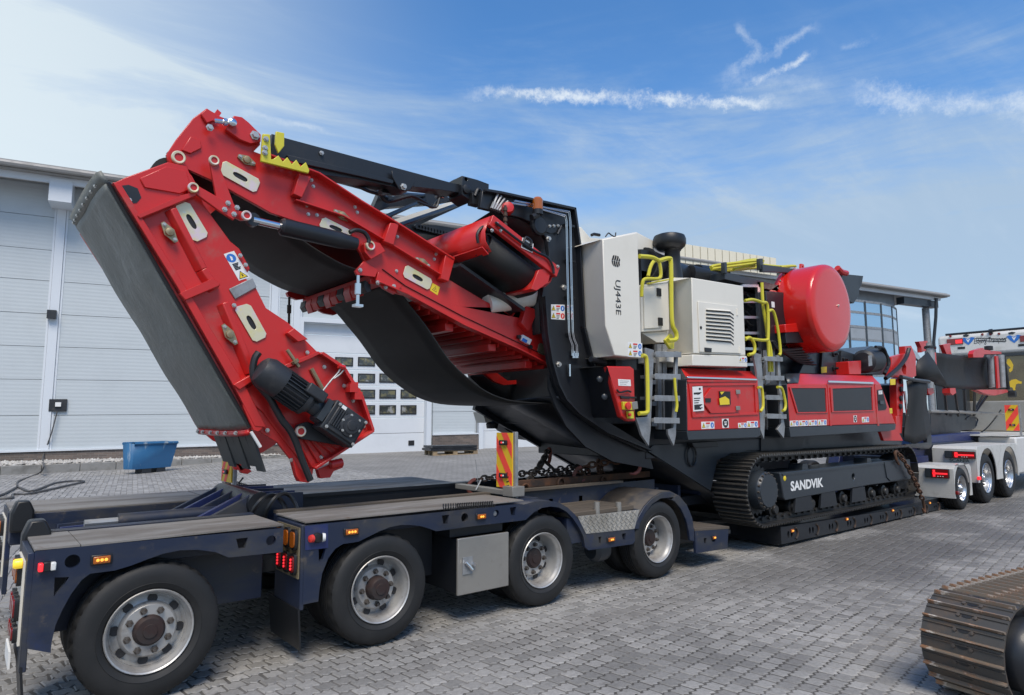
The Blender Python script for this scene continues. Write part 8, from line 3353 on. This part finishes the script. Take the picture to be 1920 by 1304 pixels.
q0, q1 = at('H', 1472, 640, x=13.49), at('H', 1332, 688, x=13.49)
tail_lamp(wg1, 13.5, q0[1], q1[1], q1[2], q0[2])
q0, q1 = at('H', 1630, 535, x=14.71), at('H', 1448, 572, x=14.71)
tail_lamp(wg2, 14.72, q0[1], q1[1], q1[2], q0[2])
a, c = at('H', 1472, 586, x=14.70), at('H', 1592, 592, x=14.70)
t0_, t1_ = at('H', 1530, 580, x=14.70), at('H', 1530, 598, x=14.70)
GREENP = mat('dark_green_print', (0.03, 0.09, 0.07), .5)
o_, ln = text_mesh('lettering', 'SCANIA', np.array([14.715, a[1], t1_[2]]), np.array([0, -1.0, 0]), np.array([0, 0, 1.0]), t0_[2] - t1_[2], GREENP, wg2, depth=.003)
bpy.data.objects.remove(o_)
o_, ln = text_mesh('lettering', 'SCANIA', np.array([14.715, a[1], t1_[2]]), np.array([0, -1.0, 0]), np.array([0, 0, 1.0]), t0_[2] - t1_[2], GREENP, wg2, depth=.003, xs=(a[1] - c[1]) / ln)
for X, Y, yy in ((1640, 695, YTR - .02), (1510, 782, YTR)):
    c = at('H', X, Y, y=yy)
    b = MB()
    b.box(c[0] - .03, c[0] + .05, yy - .05, yy, c[2] - .03, c[2] + .03)
    obj('marker_lamp', b, REDLIT if X > 1600 else REDLENS, tk_, bevel=.008)
# chassis, side tank cover, checker platform
b = MB()
for y0 in (5.05, 6.0):
    b.box(14.2, 22.0, y0, y0 + .1, .72, 1.0)
b.box(14.0, 14.6, 4.9, 6.3, .55, .9)
ch_ = obj('chassis', b, BLUE2, tk_, bevel=.008)
b = MB()
b.box(17.45, 22.0, YTR, YTR + .7, .45, 1.22)
obj('side_cover', b, TRUCKWHITE, tk_, bevel=.03)
b = MB()
b.box(17.3, 22.0, YTR + .1, 6.9, 1.24, 1.27)
obj('chequer_deck', b, TRUCKCHEQ, tk_)
c0_, c1_ = at('H', 1360, 310, y=5.3), at('H', 1625, 360, y=5.3)
b = MB()
b.prism(Q('H', [(1358, 300), (1500, 310), (1630, 330), (1640, 380), (1620, 400), (1540, 410), (1545, 450), (1480, 470), (1365, 470)], y=5.3), (0, .7, 0))
obj('fifth_wheel', b, BLACK, tk_, bevel=.01)
b = MB()
b.tube(Q('M', [(730, 1255), (1100, 1262), (1590, 1290)], y=5.2), .035, 8)
obj('support_bar', b, STEEL, tk_)
b = MB()
b.tube(spline(Q('H', [(1560, 445), (1620, 440), (1690, 400), (1750, 330), (1790, 270)], y=5.5), 5), .018, 6)
b.tube(spline(Q('H', [(1570, 340), (1600, 320), (1640, 340), (1630, 380)], y=5.3), 5), .018, 6)
obj('air_line', b, PLASTIC, tk_)
# cab back wall: white upper shield with lamps and script, bronze wall below
XC = 21.9
yl_ = at('O', 1758, 655, x=XC)[1]
zt0 = at('O', 1765, 630, x=XC)[2]
zmid = at('O', 1790, 668, x=XC)[2]
b = MB()
b.box(XC, XC + .9, 4.15, yl_, zmid - .02, zt0)
sh_ = obj('roof_shield', b, TRUCKWHITE, tk_, bevel=.10)
b = MB()
b.box(XC + .02, XC + 2.1, 4.2, yl_ - .03, 1.25, zmid - .03)
cab = obj('cab', b, BRONZE, tk_, bevel=.06)
b = MB()
b.box(XC - .01, XC + .5, 4.25, yl_ - .1, 1.28, at('O', 1850, 752, x=XC)[2])
obj('lower_panel', b, STEEL, cab, bevel=.04)
b = MB()
b.box(XC - .03, XC + .04, 4.15, yl_, zmid - .10, zmid - .02)
obj('wind_deflector', b, SLATE, tk_, bevel=.01)
b = MB()
b.tube([(XC + .1, 4.15, zt0 + .03), (XC + .1, yl_ - .2, zt0 + .03)], .03, 8)
b.tube([at('M', 1390, 370, x=XC), at('M', 1430, 365, x=XC)], .07, 8)
obj('lamp_bar', b, BLACK, sh_)
for (xa_m, xb_m) in ((920, 1105), (1732, 1920)):
    p0, p1 = at('M', xa_m, 455, x=XC - .003), at('M', xb_m, 508, x=XC - .003)
    if xa_m > 1500:
        p0, p1 = at('M', xa_m, 415, x=XC - .003), at('M', xb_m, 470, x=XC - .003)
    b = MB()
    b.box(XC - .03, XC - .001, p1[1], p0[1], p1[2], p0[2])
    t = obj('tail_lamp', b, REDLENS, sh_, bevel=.01)
    b = MB()
    b.box(XC - .034, XC - .03, p1[1] + .02, p1[1] + (p0[1] - p1[1]) * .45, p1[2] + .03, p0[2] - .04)
    obj('light_bar', b, REDLIT, t)
for (xm, ym) in ((960, 420), (1315, 400), (1500, 392), (1405, 398)):
    c = at('M', xm, ym, x=XC)
    b = MB()
    b.lathe(c, (-1, 0, 0), [(.035, 0), (.03, .02), (.0005, .025)], 12)
    obj('position_lamp', b, REDLENS, sh_)
p0, p1 = at('M', 1250, 440, x=XC), at('M', 1570, 452, x=XC)
b = MB()
b.tube([p0, p1, p1 - [0, 0, .07], p0 - [0, 0, .07]], .012, 6, closed=True)
obj('grab_rail', b, PLASTIC, sh_)
for (xm, ym) in ((1155, 455), (1665, 430)):
    c = at('M', xm, ym, x=XC - .004)
    b = MB()
    s = .17
    f = lambda u, v: c + np.array([0, -u * s, v * s])
    b.prism([f(-1, .2), f(-.5, .35), f(0, .05), f(.5, .35), f(1, .2), f(.5, -.5), f(0, -.95), f(-.5, -.5)], (-.002, 0, 0), m=0)
    b.prism([f(-.3, .1), f(0, -.1), f(.35, .12), (f(0, -.55))], (-.004, 0, 0), m=1)
    b.prism([f(-.6, .5), f(-.1, .45), f(.3, .75), f(-.2, .9), f(-.7, .8)], (-.002, 0, 0), m=2)
    obj('emblem', b, [SIGNBLUE, WHITE, SLATE], sh_)
a, c = at('M', 1222, 515, x=XC - .004), at('M', 1590, 470, x=XC - .004)
o_, ln = text_mesh('lettering', 'Esbjerg Transport', np.array([XC, a[1], a[2] - .02]), np.array([0, -1.0, 0]), np.array([0, 0, 1.0]), .20, INK, sh_, shear=.35, depth=.004)
bpy.data.objects.remove(o_)
o_, ln = text_mesh('lettering', 'Esbjerg Transport', np.array([XC, a[1], a[2] - .02]), np.array([0, -1.0, 0]), np.array([0, 0, 1.0]), .20, INK, sh_, shear=.35, depth=.004, xs=(a[1] - c[1]) / ln)
for (xm, ym) in ((1082, 550), (1760, 518)):
    c = at('M', xm, ym, x=XC - .002)
    b = MB()
    b.box(XC - .01, XC - .001, c[1] - .09, c[1] + .09, c[2] - .03, c[2] + .03)
    obj('vent', b, INK, sh_)
# gold rearing beasts on the bronze wall
for pts in ([(1590, 680), (1615, 665), (1640, 700), (1660, 740), (1650, 800), (1620, 825), (1610, 790), (1630, 770), (1600, 740), (1585, 720)],
            [(1610, 930), (1640, 905), (1690, 895), (1720, 915), (1755, 925), (1750, 950), (1715, 945), (1690, 955), (1680, 1000), (1690, 1040), (1665, 1030), (1650, 990), (1625, 985)]):
    b = MB()
    P = [at('M', x_, y_, x=XC + .018) for x_, y_ in pts]
    b.prism(P, (-.004, 0, 0))
    obj('gold_figure', b, GOLD, cab)
b = MB()
b.box(XC - .3, XC + .02, 6.2, yl_, 1.3, 2.9)
obj('air_duct', b, SLATE, tk_, bevel=.03)
# striped board on the tractor
xk = 18.2
p0, p1 = at('O', 1883, 760, x=xk), at('O', 1912, 808, x=xk)
board_x('square striped board standing on the lorry deck at the right edge', xk, p1[1], p0[1], p1[2], p0[2], n=1.5, flip=True)

# ------------------------------------------------------------------ crawler end of another machine at the lower right
cw = thing('crawler_unit', 'rusty crawler track end of another machine at the lower right corner', 'crawler track', (4.3, 2.2, 0))
dC = at('O', 1726, 1188, z=.34)
ang = R(-9)
ux = np.array([math.cos(ang), math.sin(ang), 0])
uy = np.array([-math.sin(ang), math.cos(ang), 0])
r2_ = .272
W2 = .43
cc0 = np.array([dC[0], dC[1], 0]) + ux * r2_ - uy * W2 + np.array([0, 0, r2_ + .02])
L2_ = 1.9


def loop2(s, r):
    Lc = math.pi * r2_
    tot = 2 * L2_ + 2 * Lc
    s = s % tot
    if s < L2_:
        return s, -r, 1.0, 0.0
    s -= L2_
    if s < Lc:
        a = -math.pi / 2 + s / r2_
        return L2_ + r * math.cos(a), r * math.sin(a), -math.sin(a), math.cos(a)
    s -= Lc
    if s < L2_:
        return L2_ - s, r, -1.0, 0.0
    s -= L2_
    a = math.pi / 2 + s / r2_
    return r * math.cos(a), r * math.sin(a), -math.sin(a), math.cos(a)


tot2 = 2 * L2_ + 2 * math.pi * r2_
n2_ = int(tot2 / .088)
sp2 = tot2 / n2_
b = MB()
b.box(-sp2 * .48, sp2 * .48, 0, W2, -.012, 0)
b.hexa([(-sp2 * .5, 0, 0), (-sp2 * .5 + .016, 0, 0), (-sp2 * .5 + .016, W2, 0), (-sp2 * .5, W2, 0), (-sp2 * .5 + .003, 0.003, .021), (-sp2 * .5 + .010, 0.003, .021), (-sp2 * .5 + .010, W2 - .003, .021), (-sp2 * .5 + .003, W2 - .003, .021)], m=1)
b.hexa([(sp2 * .2, 0, 0), (sp2 * .2 + .012, 0, 0), (sp2 * .2 + .012, W2, 0), (sp2 * .2, W2, 0), (sp2 * .2 + .004, 0.003, .007), (sp2 * .2 + .008, 0.003, .007), (sp2 * .2 + .008, W2 - .003, .007), (sp2 * .2 + .004, W2 - .003, .007)], m=0)
for y in (.16, .25):
    b.lathe((0.012, y, 0), (0, 0, 1), [(.013, 0), (.011, .008), (.0005, .009)], 6, m=0)
b.prism([(0.012 + .010 * math.cos(t), .205 + .028 * math.sin(t), .0015) for t in [2 * math.pi * i / 10 for i in range(10)]], (0, 0, .001), m=2)
me = bpy.data.meshes.new('track_shoe')
me.from_pydata(b.v, [], b.f)
for m_ in (TRACKRUST, GROUSER, INK):
    me.materials.append(m_)
me.polygons.foreach_set('material_index', b.m)
me.update()
Mb = Matrix(((ux[0], uy[0], 0), (ux[1], uy[1], 0), (0, 0, 1)))
cwf = MB()
cwf.box(.05, L2_ - .05, -.02, W2 + .0, -.13, .13)
vv = [cc0 + ux * p[0] + uy * p[1] + np.array([0, 0, p[2]]) for p in cwf.v]
cwf.v = [tuple(p) for p in vv]
cf = obj('track_frame', cwf, BLACK, cw, bevel=.03)
for i in range(n2_):
    u, h, tx, tz = loop2(i * sp2, r2_)
    o = bpy.data.objects.new('track_shoe', me)
    COL.objects.link(o)
    o.parent = cf
    p = cc0 + ux * u + np.array([0, 0, h])
    n_ = np.array([tz, 0, -tx])
    Ml = Matrix(((-tx, 0, n_[0]), (0, 1, 0), (-tz, 0, n_[2])))
    o.rotation_euler = (Mb @ Ml).to_euler()
    o.location = Vector(p - wl(cf))
b = MB()
fc2 = cc0 + uy * .02
b.lathe(fc2, -uy, [(.20, -.2), (.20, .03), (.185, .075), (.15, .10), (.08, .115), (.0005, .118)], 40)
b_ = obj('final_drive', b, BLACK, cf, smooth=40)
b = MB()
b.lathe(fc2 + uy * .06, uy, [(.0005, 0), (.25, 0), (.255, .12), (.0005, .12)], 30)
obj('sprocket', b, TRACK, cf)
b = MB()
for p in ([(.25, .0), (L2_, .0), (L2_, .26), (.34, .26), (.22, .14)],):
    b.prism([cc0 + ux * u + uy * (-.10) + np.array([0, 0, v]) for u, v in p], uy * .16)
obj('side_guard', b, BLACK, cf, bevel=.02)
